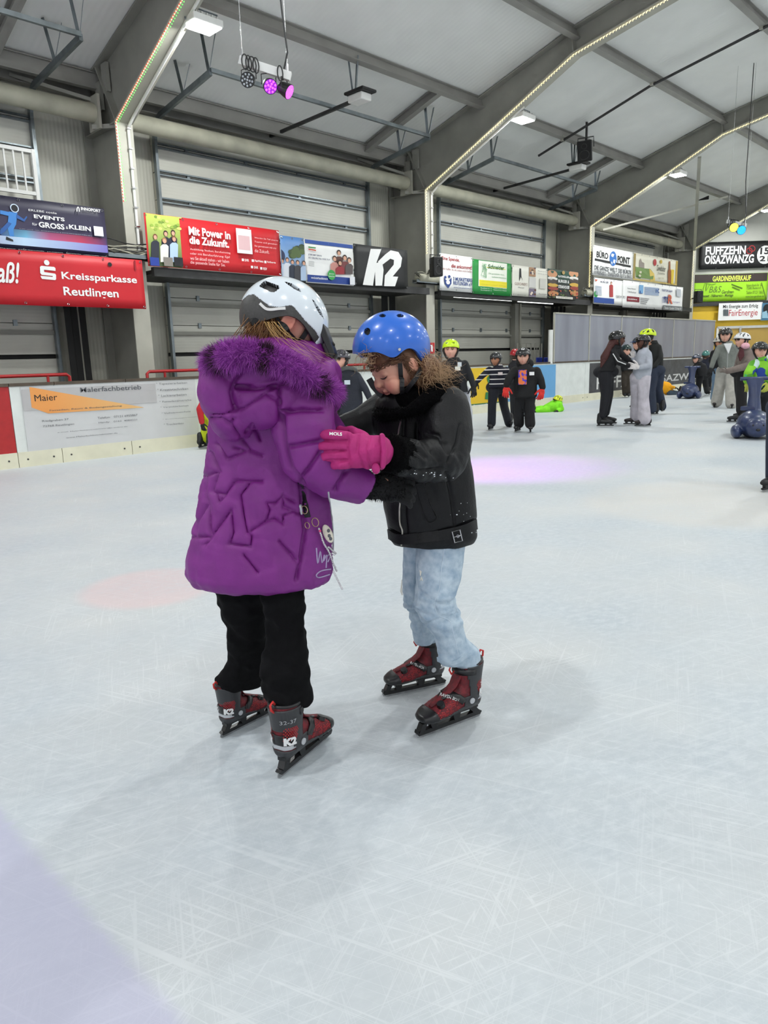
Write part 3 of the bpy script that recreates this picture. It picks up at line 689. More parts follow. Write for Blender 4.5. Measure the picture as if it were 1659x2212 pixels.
def xz_sheet(name, label, Y, X0, X1, z0, z1, m, **k):
    return Sheet(name, label, k.pop('cat', 'banner'), (X0, Y, z1), (1, 0, 0), (0, -1, 0), X1-X0, z1-z0, m, **k)
def end_sheet(name, label, tl, br, m, off=.06, **k):
    a, b = ew(*tl, off), ew(*br, off); return Sheet(name, label, k.pop('cat', 'sign'), a, EWD, EWN, float((b-a) @ EWD), float(a[2]-b[2]), m, **k)
W_ = flat((240, 240, 238)); K_ = flat((24, 24, 26)); RED = flat((206, 32, 40)); NAVY = flat((34, 40, 84)); GRY = flat((92, 94, 98)); GRN = flat((34, 140, 62))
def gradient(name, axis, lo, hi, stops, zlo=None, zhi=None, dark=(34, 32, 52)):
    m = mat(name, (128, 128, 128), 0.5); N = m.node_tree.nodes; L = m.node_tree.links; tc = N.new('ShaderNodeTexCoord'); sp = N.new('ShaderNodeSeparateXYZ'); L.new(tc.outputs['Object'], sp.inputs[0])
    r = N.new('ShaderNodeMapRange'); r.inputs[1].default_value = lo; r.inputs[2].default_value = hi; L.new(sp.outputs[axis], r.inputs[0])
    rp = N.new('ShaderNodeValToRGB'); e = rp.color_ramp.elements; e[0].position, e[0].color = stops[0][0], lin(stops[0][1])+(1,); e[1].position, e[1].color = stops[-1][0], lin(stops[-1][1])+(1,)
    for p, c in stops[1:-1]: x = e.new(p); x.color = lin(c)+(1,)
    L.new(r.outputs[0], rp.inputs[0]); out = rp.outputs[0]
    if zlo is not None:
        r2 = N.new('ShaderNodeMapRange'); r2.inputs[1].default_value = zlo; r2.inputs[2].default_value = zhi; L.new(sp.outputs[2], r2.inputs[0])
        mx = N.new('ShaderNodeMix'); mx.data_type = 'RGBA'; L.new(r2.outputs[0], mx.inputs[0]); L.new(out, mx.inputs[6]); mx.inputs[7].default_value = lin(dark)+(1,); out = mx.outputs[2]
    L.new(out, N['Principled BSDF'].inputs['Base Color']); return m

# ---- dark event banner
z = zone(0, 400, 460)
s = xz_sheet('event_banner', 'dark blue event banner with a skating spaceman above the red bank banner', 10.80, 2.3, 5.30, 2.86, 3.56, gradient('event_print', 2, 2.86, 3.56, [(0, (24, 28, 44)), (.16, (40, 44, 78)), (.35, (58, 52, 84)), (1, (34, 32, 52))]))
gl = gradient('event_glow', 0, 3.3, 5.3, [(0, (196, 110, 90)), (.25, (54, 84, 140)), (.42, (120, 190, 226)), (.58, (200, 90, 140)), (.8, (206, 60, 96)), (1, (80, 50, 110))], 3.02, 3.26)
s.rect(z(0, 330), z(832, 470), gl); s.rect(z(0, 455), z(835, 470), gradient('event_horizon', 0, 3.3, 5.3, [(0, (140, 130, 170)), (.4, (190, 216, 240)), (1, (120, 110, 190))]))
BLU = flat((64, 132, 204)); BL2 = flat((44, 92, 160))
s.poly([z(70, 205), z(135, 215), z(125, 310), z(60, 290)], BLU); s.poly([z(75, 210), z(0, 195), z(0, 225), z(70, 240)], BLU); s.poly([z(128, 225), z(185, 265), z(205, 240), z(212, 250), z(188, 285), z(125, 255)], BL2)
s.poly([z(62, 285), z(125, 305), z(105, 345), z(110, 400), z(75, 398), z(62, 345)], BLU); s.poly([z(62, 285), z(90, 300), z(40, 360), z(0, 385), z(0, 350)], BL2); s.poly([z(48, 400), z(100, 425), z(104, 440), z(45, 425)], K_)
s.ell(z(112, 180), 9.3, 9.3, flat((206, 222, 240))); s.ell(z(112, 180), 7.2, 7.4, flat((16, 18, 26)))
s.text('ERLEBE coole', z(218, 186), z(438, 228), W_); s.text('EVENTS', z(258, 228), z(500, 285), W_, .03); s.text('für', z(245, 292), z(288, 318), W_); s.text('GROSS', z(294, 285), z(498, 350), W_, .03); s.text('&', z(506, 322), z(525, 345), W_)
s.text('KLEIN', z(528, 308), z(705, 362), W_, .03); s.text('bei uns im INNOVATIONSZENTRUM', z(148, 338), z(712, 398), W_, .0); s.text('INNOPORT', z(622, 172), z(780, 215), W_, .02)
s.line([z(590, 208), z(592, 185), z(600, 172), z(608, 185), z(612, 210)], .012, W_); s.text('MINT-Kurse . Kindergeburtstage . Ferienkurse . Workshops . Netzwerken . uvm.', (z(0, 0)[0]-8, z(0, 490)[1]), z(828, 556), W_, .01)
s.rect(z(722, 320), z(802, 402), flat((226, 228, 234))); s.done()
# ---- red bank banner
s = xz_sheet('bank_banner', 'red bank banner with large white lettering below the event banner', 10.70, 2.2, 5.77, 2.14, 2.86, mat('red_banner', (198, 26, 38), .5, var=.03, vscale=2), wave=.003)
z2 = zone(0, 540, 330)
s.text('Kreissparkasse', z2(662, 235), z2(1490, 385), W_, .02); s.text('Reutlingen', z2(682, 398), z2(1292, 545), W_, .02)
s.ell(z2(505, 138), 5.8, 5.8, W_); s.poly([z2(432, 185), z2(446, 172), z2(585, 185), z2(600, 200), z2(600, 228), z2(475, 215), z2(478, 240), z2(595, 258), z2(606, 272), z2(607, 318), z2(597, 328), z2(455, 315), z2(440, 292), z2(440, 280), z2(570, 294), z2(570, 284), z2(450, 270), z2(435, 250)], W_)
s.text('aß!', (z2(0, 0)[0]-12, z2(0, 118)[1]), z2(232, 368), W_, .02, .3); s.rect(z2(1448, 112), z2(1478, 222), flat((150, 22, 32))); s.ell(z2(1190, 158), 4.6, 4.6, K_); s.done()
# ---- strip of banners in the second bay
z = zone(300, 420, 900)
s = xz_sheet('career_banner', 'red career banner with group photo and white slogan', 10.80, 5.93, 8.53, 2.80, 3.58, RED)
ph = gradient('summer_leaves', 2, 2.8, 3.58, [(0, (70, 90, 60)), (.5, (150, 170, 90)), (1, (196, 210, 96))]); s.rect(z(38, 108), z(262, 440), ph)
for i in range(26):
    R = random.Random(i); s.ell(z(55+R.random()*195, 125+R.random()*85), 4, 3.2, flat(R.choice([(214, 222, 120), (150, 178, 70), (186, 204, 104), (120, 150, 60)])), 'photo_print', 8)
for (x, y, sh, hr) in ((158, 235, (40, 44, 62), (60, 40, 30)), (200, 232, (40, 44, 66), (54, 38, 28)), (95, 255, (42, 44, 58), (120, 76, 50)), (148, 278, (224, 220, 214), (176, 128, 84)), (203, 268, (176, 200, 228), (128, 84, 54))): s.person(z(x, y), 7.6, sh, hr, z(0, 405)[1])
for a, c in ((60, (34, 60, 150)), (140, (130, 124, 116)), (200, (28, 28, 34))): s.rect(z(a, 375), z(a+58, 432), flat(c), 'photo_print')
s.text('Mit Power in', z(286, 192), z(540, 272), W_, .035); s.text('die Zukunft.', z(290, 248), z(532, 322), W_, .035)
for i, b in enumerate(('Ausbildung, Studium, Berufseinstieg', 'oder mit Berufserfahrung: Egal', 'wo Sie aktuell stehen - wir haben', 'die passende Stelle für Sie.')): s.text(b, z(296, 322+25*i), z(538-(30 if i == 3 else 4*i), 360+26*i), flat((244, 206, 206)))
s.rect(z(568, 203), z(668, 360), W_, 'qr_card'); s.rect(z(580, 245), z(655, 338), flat((226, 188, 190)), 'qr_card')
for i, b in enumerate(('Werden Sie Teil unseres', 'Teams und gestalten', 'Sie gemeinsam mit uns', 'die Zukunft.')): s.text(b, z(678, 256+24*i), z(822-(55 if i == 3 else 6*i), 282+25*i), flat((244, 206, 206)))
for x, y, b in ((602, 385, 'SWR'), (660, 390, 'FairNetz'), (735, 398, 'FairEnergie'), (655, 428, 'SWR'), (710, 436, 'RSV')):
    s.rect(z(x, y), z(x+14, y+16), W_); s.text(b, z(x+17, y+2), z(x+(70 if len(b) > 5 else 42), y+20), W_, .02)
s.done()
s = xz_sheet('team_photo_banner', 'narrow banner with outdoor team photo beside the red career banner', 10.80, 8.54, 9.09, 2.74, 3.50, gradient('team_sky', 2, 2.74, 3.5, [(0, (120, 140, 160)), (.4, (150, 180, 214)), (1, (84, 134, 196))]))
s.ell(z(838, 365), 12, 14, flat((44, 52, 84)), 'photo_print')
for i in range(16): R = random.Random(i+50); s.ell(z(905+R.random()*70, 310+R.random()*60), 7, 6, flat(R.choice([(66, 84, 52), (84, 104, 60), (50, 66, 44)])), 'photo_print', 8)
for x, y, c in ((852, 398, (196, 206, 220)), (882, 392, (214, 218, 226)), (912, 405, (44, 50, 66)), (942, 408, (60, 60, 66)), (978, 412, (170, 190, 216))): s.person(z(x, y), 6.2, c, (70, 50, 38), z(0, 515)[1])
s.done()
s = xz_sheet('jobs_banner', 'white job advert banner with a blue foot and green dot', 10.80, 9.10, 10.33, 2.72, 3.49, W_)
s.rect(z(987, 268), z(1272, 300), flat((214, 226, 240))); s.rect(z(990, 290), z(1276, 302), flat((40, 80, 160))); s.rect(z(1005, 478), z(1290, 542), flat((28, 62, 140)))
for x, y, c in ((1192, 350, (96, 60, 52)), (1165, 385, (200, 140, 130)), (1225, 380, (120, 60, 60)), (1250, 395, (90, 80, 80)), (1195, 410, (150, 40, 50))): s.person(z(x, y), 7.5, c, (60, 42, 34), z(0, 478)[1])
s.ell(z(1144, 482), 8.3, 11, flat((54, 160, 74))); s.text('Jetzt', z(1128, 470), z(1160, 482), W_); s.text('bewerben', z(1126, 484), z(1162, 496), W_)
s.text('JOBS MIT SINN', z(1003, 355), z(1085, 375), NAVY, .02); s.text('SO VIELFÄLTIG WIE DU!', z(1004, 372), z(1132, 396), NAVY, .02)
for i in range(4): s.line([z(1005, 402+8*i), z(1040, 405+8*i)], .006, GRY)
s.poly([z(1003, 312), z(1050, 318), z(1048, 325), z(1003, 320)], flat((60, 140, 70))); s.poly([z(1003, 325), z(1050, 332), z(1050, 340), z(1003, 332)], flat((206, 80, 50)))
s.text('www.bruderhausdiakonie.de', z(1020, 490), z(1118, 512), W_, .01); s.rect(z(1248, 492), z(1282, 542), flat((226, 228, 234))); s.done()
s = xz_sheet('sports_banner', 'black banner with two huge slanted white characters', 10.80, 10.35, 11.93, 2.74, 3.52, mat('black_banner', (30, 31, 32), .6))
s.poly([z(1385, 325), z(1447, 327), z(1418, 410), z(1398, 545), z(1337, 540)], W_); s.poly([z(1410, 412), z(1450, 400), z(1460, 450), z(1452, 545), z(1412, 545)], W_)
s.poly([z(1426, 402), z(1470, 358), z(1502, 334), z(1548, 344), z(1570, 380), z(1562, 432), z(1514, 490), z(1546, 492), z(1527, 549), z(1464, 548), z(1468, 484), z(1520, 420), z(1522, 392), z(1500, 384), z(1448, 424)], W_); s.done()
# ---- strip of banners in the third bay
z = zone(860, 480, 1300)
s = xz_sheet('charity_banner', 'white charity banner with red slogan and blue figures', 10.80, 12.98, 14.17, 2.76, 3.55, W_)
s.text('Eine Spende,', z(352, 275), z(500, 332), flat((160, 52, 58)), .02); s.text('die ankommt!', z(430, 338), z(598, 388), flat((160, 52, 58)), .02); s.text('Wir helfen da, wo andere nicht helfen.', z(358, 368), z(600, 415), flat((160, 90, 90)))
bl = flat((40, 66, 130)); s.text('3 MUSKETIERE', z(444, 445), z(602, 488), bl, .02); s.text('REUTLINGEN e.V.', z(446, 478), z(604, 522), bl, .02); s.text('www.3musketiere.org', z(448, 522), z(604, 552), bl)
for x, y in ((380, 448), (412, 443)): s.ell(z(x, y), 2.6, 3.0, bl)
s.poly([z(368, 452), z(382, 468), z(400, 480), z(418, 465), z(430, 450), z(428, 500), z(402, 540), z(375, 500)], bl); s.ell(z(401, 490), 4.0, 4.6, W_); s.done()
s = xz_sheet('garage_banner', 'green banner with white panel and yellow stripe', 10.80, 14.18, 15.79, 2.74, 3.52, GRN)
s.rect(z(655, 310), z(885, 540), flat((236, 238, 226))); s.rect(z(662, 468), z(886, 538), flat((232, 216, 40))); s.rect(z(718, 365), z(872, 388), flat((238, 228, 60)))
s.text('Schneider', z(728, 342), z(862, 392), flat((40, 110, 50)), .03, .2); s.text('Die gemütliche Auto-', z(735, 412), z(862, 438), GRN); s.text('werkstatt Dietenbronn', z(760, 440), z(878, 462), GRN)
for i in range(2): s.text('Unfallreparatur, Inspektion und Wartung', z(672, 478+24*i), z(874, 500+24*i), flat((120, 120, 40)))
for x in (670, 770):
    for i in range(2): s.text('Reutlingerstr. 2' if x < 700 else 'Telefon 0 71 21 / 44 02 50', z(x, 532+16*i), z(x+(85 if x < 700 else 108), 548+16*i), W_)
R = random.Random(3)
for i in range(9): q = [z(670+R.random()*50, 330+R.random()*125) for _ in range(4)]; s.line(q, .008, flat((110, 170, 120)))
s.done()
s = xz_sheet('knife_banner', 'cream banner with a black knife and blank white square', 10.80, 15.81, 17.43, 2.76, 3.50, flat((230, 228, 216)))
s.poly([z(986, 375), z(1000, 378), z(1002, 440), z(1012, 478), z(998, 445), z(985, 482), z(983, 440)], K_); s.text('GLEICHNER’S', z(948, 488), z(1052, 520), flat((150, 120, 110))); s.text('Messer', z(975, 526), z(1025, 540), GRY); s.text('gleichners.de', z(968, 588), z(1038, 600), GRY)
for a, b, c in ((362, 445, (176, 136, 104)), (448, 535, (206, 204, 200)), (538, 615, (120, 110, 130))): s.rect(z(1066, a), z(1118, b), flat(c), 'photo_print')
for i in range(14): R = random.Random(i+9); s.ell(z(1072+R.random()*42, (370, 545)[i % 2]+R.random()*62), 2.4, 2.4, flat(R.choice([(96, 60, 44), (224, 206, 186), (70, 60, 84)])), 'photo_print', 7)
s.line([z(1098, 455), z(1102, 525)], .03, K_); s.rect(z(1148, 458), z(1196, 545), flat((206, 204, 196))); s.text('Messerservice', z(1132, 392), z(1206, 410), GRY); s.text('Schärfen aller Art', z(1132, 415), z(1206, 430), GRY); s.text('Reutlingen', z(1140, 580), z(1206, 596), GRY); s.done()
s = xz_sheet('burger_banner', 'dark green banner printed with burgers and a slogan', 10.80, 17.44, 19.05, 2.77, 3.52, flat((36, 66, 56)))
s.rect(z(1214, 390), z(1468, 640), gradient('food_dark', 2, 2.77, 3.5, [(0, (30, 26, 24)), (.5, (34, 44, 40)), (1, (26, 84, 66))]))
for cx_, rr in ((1255, 44), (1432, 42)):
    for y, hh, c in ((420, 30, (206, 150, 110)), (458, 14, (228, 226, 220)), (482, 20, (70, 60, 54)), (512, 16, (206, 166, 70)), (540, 16, (150, 60, 50)), (580, 22, (190, 130, 84))): s.ell(z(cx_+(y-450)*.04, y), rr/3.77, hh/3.77, flat(c), 'photo_print')
for i in range(40): R = random.Random(i+90); s.ell(z(1222+R.random()*240, 545+R.random()*80), 2.2, 1.8, flat(R.choice([(200, 140, 80), (170, 70, 50), (90, 110, 60), (60, 44, 36)])), 'photo_print', 7)
for b, y0, y1 in (('RATSKELLER', 432, 458), ('BURGER &', 466, 500), ('STEAKHOUSE', 512, 545)): s.text(b, z(1300, y0), z(1386, y1), W_, .03)
s.rect(z(1280, 602), z(1414, 632), flat((236, 232, 220))); s.text('TISCH JETZT RESERVIEREN', z(1290, 608), z(1406, 626), K_); s.ell(z(1338, 412), 3, 4, flat((180, 150, 90))); s.done()
# ---- fourth bay
z = zone(1240, 480, 1659)
s = xz_sheet('office_banner', 'white office supply banner with black lettering around a blue globe', 10.80, 19.82, 22.36, 3.50, 4.32, W_)
s.text('BÜRO', z(192, 235), z(292, 318), K_, .035); s.text('POINT', z(370, 285), z(474, 362), K_, .035); s.line([z(175, 318), z(484, 380)], .06, K_); s.ell(z(332, 312), 7.4, 16, flat((44, 106, 180)))
for q in ([z(318, 268), z(340, 275), z(330, 300), z(314, 290)], [z(335, 318), z(352, 325), z(345, 355), z(330, 345)], [z(312, 335), z(325, 345), z(322, 365)]): s.poly(q, W_)
s.text('DIE GANZE WELT DES BÜROS', z(172, 358), z(486, 448), GRY, .02); s.text('IN WEILERGÄSSLE 21 - 72766 REUTLINGEN - TEL 0 71 21 / 38 46 15', z(172, 402), z(486, 484), GRY, .02); s.done()
s = xz_sheet('brewery_banner', 'cream brewery banner with a castle picture and two beer glasses', 10.80, 22.37, 25.72, 3.50, 4.32, flat((228, 224, 204)))
s.rect(z(505, 265), z(518, 490), flat((150, 130, 70))); s.rect(z(872, 330), z(888, 545), flat((184, 156, 70))); s.rect(z(505, 480), z(880, 545), flat((196, 172, 96)))
s.poly([z(522, 380), z(600, 395), z(650, 400), z(680, 440), z(670, 490), z(525, 470)], flat((110, 140, 70)), 'photo_print'); s.poly([z(640, 395), z(680, 440), z(690, 500), z(650, 500)], flat((226, 196, 96)), 'photo_print')
s.poly([z(552, 385), z(555, 330), z(566, 310), z(578, 340), z(600, 350), z(600, 395)], flat((150, 140, 130)), 'photo_print')
for i in range(14): R = random.Random(i); s.ell(z(530+R.random()*110, 420+R.random()*55), 3.5, 2.6, flat(R.choice([(70, 104, 50), (120, 150, 70), (206, 200, 180)])), 'photo_print', 8)
s.ell(z(686, 345), 3.4, 7.5, flat((176, 40, 44))); s.ell(z(742, 338), 2.6, 4.4, flat((206, 176, 60))); s.text('Zwiefalter', z(705, 365), z(778, 425), flat((70, 70, 60)), .01); s.text('Klosterbräu', z(715, 425), z(770, 450), flat((90, 90, 80))); s.text('Seit 1521', z(718, 470), z(762, 488), flat((150, 140, 90)))
s.poly([z(806, 335), z(816, 335), z(816, 400), z(822, 420), z(820, 520), z(795, 520), z(797, 420), z(804, 400)], flat((150, 84, 30)), 'photo_print'); s.poly([z(822, 405), z(850, 408), z(842, 530), z(822, 528)], flat((222, 190, 50)), 'photo_print'); s.done()
s = xz_sheet('service_banner', 'white service advert banner with blue foot below the office banner', 10.78, 19.90, 21.72, 2.70, 3.43, W_)
s.rect(z(165, 450), z(340, 478), flat((226, 230, 238))); s.poly([z(165, 640), z(340, 655), z(340, 700), z(165, 686)], flat((38, 74, 150))); s.ell(z(185, 615), 4.4, 7.6, GRN); s.person(z(315, 520), 3.4, (170, 60, 60), (60, 44, 36), z(0, 640)[1])
for i in range(8): s.line([z(178, 545+10*i), z(235, 552+10*i)], .02, flat((180, 190, 204)))
s.text('WIR SIND JOBS', z(222, 500), z(288, 528), NAVY, .02); s.poly([z(170, 488), z(200, 492), z(185, 506)], flat((206, 90, 60))); s.done()
s = xz_sheet('trades_banner', 'long white banner with several small trade logos', 10.78, 21.73, 26.22, 2.66, 3.46, W_)
s.poly([z(378, 515), z(392, 518), z(398, 610), z(386, 590), z(376, 612)], K_); s.text('GLEICHNER’S', z(358, 625), z(436, 652), GRY); s.text('Feine Messer', z(455, 560), z(525, 578), K_); s.text('72766 Reutlingen', z(455, 588), z(528, 612), GRY)
s.rect(z(450, 632), z(557, 685), flat((130, 30, 46))); s.text('www.gleichners.de', z(456, 648), z(536, 672), W_, .02)
s.rect(z(556, 535), z(588, 610), flat((120, 170, 214))); s.text('L', z(560, 585), z(580, 612), flat((40, 80, 150)), .05)
for i in range(7): s.line([z(598, 556+10*i), z(722, 566+10*i)], .018, flat((130, 160, 206)))
s.line([z(696, 598), z(724, 572)], .04, flat((60, 90, 150))); s.line([z(696, 575), z(724, 605)], .04, flat((60, 90, 150)))
for i in range(4): s.line([z(562, 648+14*i), z(636-8*i, 658+14*i)], .02, flat((120, 120, 124)))
s.text('TOSTOR GmbH', z(745, 572), z(836, 600), flat((60, 70, 130)), .02); s.text('TO', z(762, 635), z(806, 692), flat((44, 56, 120)), .04); s.text('R', z(800, 620), z(838, 700), flat((206, 96, 70)), .03); s.text('montagen', z(835, 676), z(895, 696), flat((120, 110, 150)), .0, .2); s.text('TEAM', z(750, 640), z(762, 690), flat((70, 90, 160)))
s.poly([z(868, 568), z(905, 575), z(905, 640), z(870, 632)], flat((190, 194, 200))); s.rect(z(752, 710), z(918, 762), flat((110, 114, 116))); s.text('Tostor GmbH 72766 RT', z(762, 722), z(910, 752), W_); s.done()
# ---- signs on the end wall
z = zone(1480, 500, 1659, 1320.0)
s = end_sheet('letter_sign', 'large black sign with white block letters and a round number badge', z(240, 175), (1760, 575), mat('black_sign', (14, 14, 15), .5), group='signs on the end wall', off=.10)
s.text('FUFFZEHN', z(330, 245), z(960, 360), W_, .03); s.text('OISAZWANZG', z(312, 385), z(1090, 500), W_, .03); s.ell(z(1270, 372), 17.2, 20, flat((214, 214, 212))); s.text('15', z(1200, 258), z(1335, 362), K_, .03); s.text('21', z(1186, 392), z(1335, 472), K_, .03)
for a in np.linspace(0, 2*PI, 15)[:-1]:
    for cx_, cy_, r in ((1022, 310, 46), (1066, 272, 46)): s.line([z(cx_+r*math.cos(a), cy_+r*math.sin(a)), z(cx_+r*math.cos(a+.46), cy_+r*math.sin(a+.46))], .03, flat((150, 36, 40)))
s.done()
LIME = flat((160, 218, 36)); s = end_sheet('curtain_shop_banner', 'lime green curtain shop banner with a dark top strip', z(135, 690), z(1300, 1090), LIME, group='signs on the end wall', off=.12)
s.rect(z(135, 690), z(1304, 788), flat((56, 44, 40))); s.text('GARDINENVERKAUF', z(442, 712), z(1044, 782), flat((214, 226, 90)), .03)
dk = flat((70, 90, 30)); s.text('B&S', z(385, 875), z(575, 970), flat((96, 132, 40)), .0, .25); s.text('Gardinen', z(585, 938), z(770, 985), dk, .01, .25); s.text('Dessert - Nähservice - Montage', z(262, 1005), z(762, 1052), dk, .01, .2)
s.text('Robert-Bosch-Str. 26', z(978, 838), z(1215, 872), dk); s.text('72585 Riederich', z(978, 885), z(1200, 918), dk); s.text('Telefon 07123 / 36612', z(972, 950), z(1245, 990), dk); s.text('www.bus-gardinen.de', z(960, 1020), z(1250, 1058), dk)
s.line([z(275, 950), z(320, 815), z(420, 850), z(490, 830)], .02, flat((110, 150, 40))); s.line([z(340, 830), z(330, 950), z(390, 850)], .02, flat((110, 150, 40))); s.line([z(732, 840), z(910, 905)], .03, dk); s.line([z(745, 885), z(870, 935)], .03, dk)
s.line([z(1210, 815), z(1290, 1085)], .02, dk); s.done()
s = end_sheet('energy_sign', 'white sign with grey wave logo and thin red lettering', z(540, 1145), z(1215, 1400), W_, group='signs on the end wall', wave=0, off=.24)
s.text('Mit Energie zum Erfolg', z(605, 1170), z(1158, 1225), K_, .01); s.text('FairEnergie', z(698, 1250), z(1148, 1365), flat((186, 60, 66)), .0)
for i in range(5): s.line([z(606, 1258+20*i), z(632, 1250+20*i), z(660, 1258+20*i), z(686, 1250+20*i)], .06, flat((96, 104, 108)))
s.done()
s = end_sheet('photo_sign', 'blue photo panel beside the white energy sign', z(1222, 1140), (1720, 690), flat((70, 120, 150)), group='signs on the end wall', wave=0, off=.24)
s.ell(z(1300, 1230), 8, 10, K_, 'photo_print'); s.poly([z(1225, 1290), z(1300, 1260), z(1320, 1380), z(1225, 1380)], flat((150, 190, 210)), 'photo_print'); s.done()
# ---- prints on the rink boards
def board_ad(label, X0, X1, z0, z1, m):
    s = xz_sheet('board_advert', label, YB-.008, X0, X1, z0, z1, m, cat='advert', wave=0, group='adverts on the rink boards'); s.rise = True; return s
z = zone(0, 400, 460)
def zx(p): return ony(p[0], p[1], YB)[0]
s = board_ad('grey painter advert with orange wedge on the board', zx(z(170, 1700)), zx(z(1530, 1700)), .2, 1.05, flat((206, 206, 206)))
s.rect(z(185, 1545), z(1208, 1760), flat((184, 182, 182)))
s.poly([z(225, 1555), z(1125, 1732), z(375, 1778), z(245, 1732)], gradient('orange_wedge', 0, 3.9, 6.0, [(0, (236, 158, 84)), (.6, (232, 186, 122)), (1, (214, 140, 90))]))
s.text('Maier', z(270, 1625), z(440, 1685), K_, .0); s.text('Malerfachbetrieb', z(625, 1555), z(1095, 1615), GRY, .01); s.text('Fassaden, Raum & Bodengestaltung', z(385, 1712), z(945, 1765), GRY)
s.text('Riedgraben 37', z(328, 1815), z(530, 1850), GRY); s.text('72768 Reutlingen', z(332, 1852), z(572, 1890), GRY); s.text('Telefon:   07121 6955867', z(757, 1782), z(1066, 1822), GRY); s.text('Handy:   0162  4084221', z(765, 1820), z(1062, 1860), GRY)
s.text('e-mail: Malerfachbetriebmaier@t-online.de', z(445, 1875), z(988, 1932), GRY); s.text('www.Malerfachbetriebmaier.de', z(510, 1925), z(910, 1972), GRY)
for i, b in enumerate(('Tapezierarbeiten', 'Kreativtechniken', 'Lackierarbeiten', 'Fassadenanstriche', 'Verputzarbeiten', 'Vollwärmeschutz', 'Bodenbelagsarbeiten', 'Trockenbau')): s.text('° '+b, z(1212+8*i, 1530+45*i), z((1450, 1458, 1445, 1482, 1460, 1476, 1528, 1420)[i], 1562+44.5*i), GRY)
s.done()
z6 = zone(860, 480, 1300)
s = board_ad('yellow and green advert on the board behind the striped sweater', zx(z6(590, 1300)), zx(z6(880, 1300)), .2, 1.03, flat((226, 186, 30)))
s.rect(z6(590, 1452), z6(900, 1512), flat((40, 110, 76))); s.text('Benzstraße 4 7', z6(612, 1470), z6(780, 1500), W_, .01); s.poly([z6(720, 1270), z6(745, 1240), z6(780, 1300), z6(760, 1450), z6(705, 1440), z6(712, 1385), z6(750, 1385), z6(735, 1320)], flat((40, 120, 70))); s.done()
s = board_ad('sky blue and white advert on the board behind the black coat', zx(z6(882, 1300)), zx(z6(1280, 1300)), .2, 1.03, flat((104, 166, 214)))
s.rect(z6(882, 1200), z6(1000, 1440), flat((222, 226, 222))); s.rect(z6(882, 1425), z6(1282, 1490), flat((50, 116, 96))); s.text('www.haustechnik-welz.de', z6(1110, 1424), z6(1255, 1450), W_); s.text('ER', z6(900, 1350), z6(935, 1410), GRY, .02); s.done()
z8 = zone(1240, 680, 1659)
s = board_ad('dark grey advert with tall white letters on the far boards', zx(z8(132, 500)), zx(z8(1190, 500)), .2, 1.02, mat('slate_print', (66, 66, 68), .5, var=.2, vscale=6))
s.text('FUFFZEHN', z8(190, 500), z8(640, 640), flat((214, 214, 210)), .02); s.text('OISAZWANZG', z8(650, 480), z8(1182, 585), flat((200, 200, 198)), .02); s.done()
# ================================================================== stage lights, loudspeakers
M_PURPLE = mat('purple_lit_lens', (240, 90, 255), 0.4, emit=(235, 70, 255), estr=2.2); M_LENS0 = mat('clear_lens', (190, 196, 200), 0.15, 0.2)
M_YLENS = mat('yellow_lit_lens', (235, 240, 90), 0.4, emit=(235, 240, 80), estr=1.3); M_BLENS = mat('blue_lit_lens', (40, 150, 255), 0.4, emit=(30, 140, 255), estr=1.5)
def par_can(t, c, aim, r, lens, ring, n=12):
    c = np.asarray(c, float); aim = np.asarray(aim, float); aim /= np.linalg.norm(aim); L = r*1.7
    g = MB(); g.tube([c-aim*L*.55, c-aim*L*.45, c-aim*L*.1, c+aim*L*.25, c+aim*L*.5], [r*.5, r*.72, r*.86, r*.98, r*1.0], 18); can = smoothed(g.build('lamp_can', M_BLACK, t), 50)
    g = MB(); g.cyl(c+aim*L*.5, c+aim*L*.505, r*.93, n=18); g.build('lens_plate', ring, can)
    u = np.cross(aim, UP); u /= np.linalg.norm(u); v = np.cross(u, aim)
    pts = [(0, 0)]+[(.36*math.cos(a), .36*math.sin(a)) for a in np.linspace(0, 2*PI, 5)[:-1]+.4]+[(.72*math.cos(a), .72*math.sin(a)) for a in np.linspace(0, 2*PI, 10)[:-1]]
    for a, b in pts[:n+2]:
        p = c+aim*L*.505+u*a*r+v*b*r; g = MB(); g.ell(p, np.stack([u*r*.15, v*r*.15, aim*r*.06]), 10, 6); g.build('lens', lens, can, True)
    g = MB(); g.tube([c+u*r*1.05, c+u*r*1.05+UP*r*1.3, c+UP*r*1.55, c-u*r*1.05+UP*r*1.3, c-u*r*1.05], r*.07, 6); g.build('yoke', M_BLACK, t)
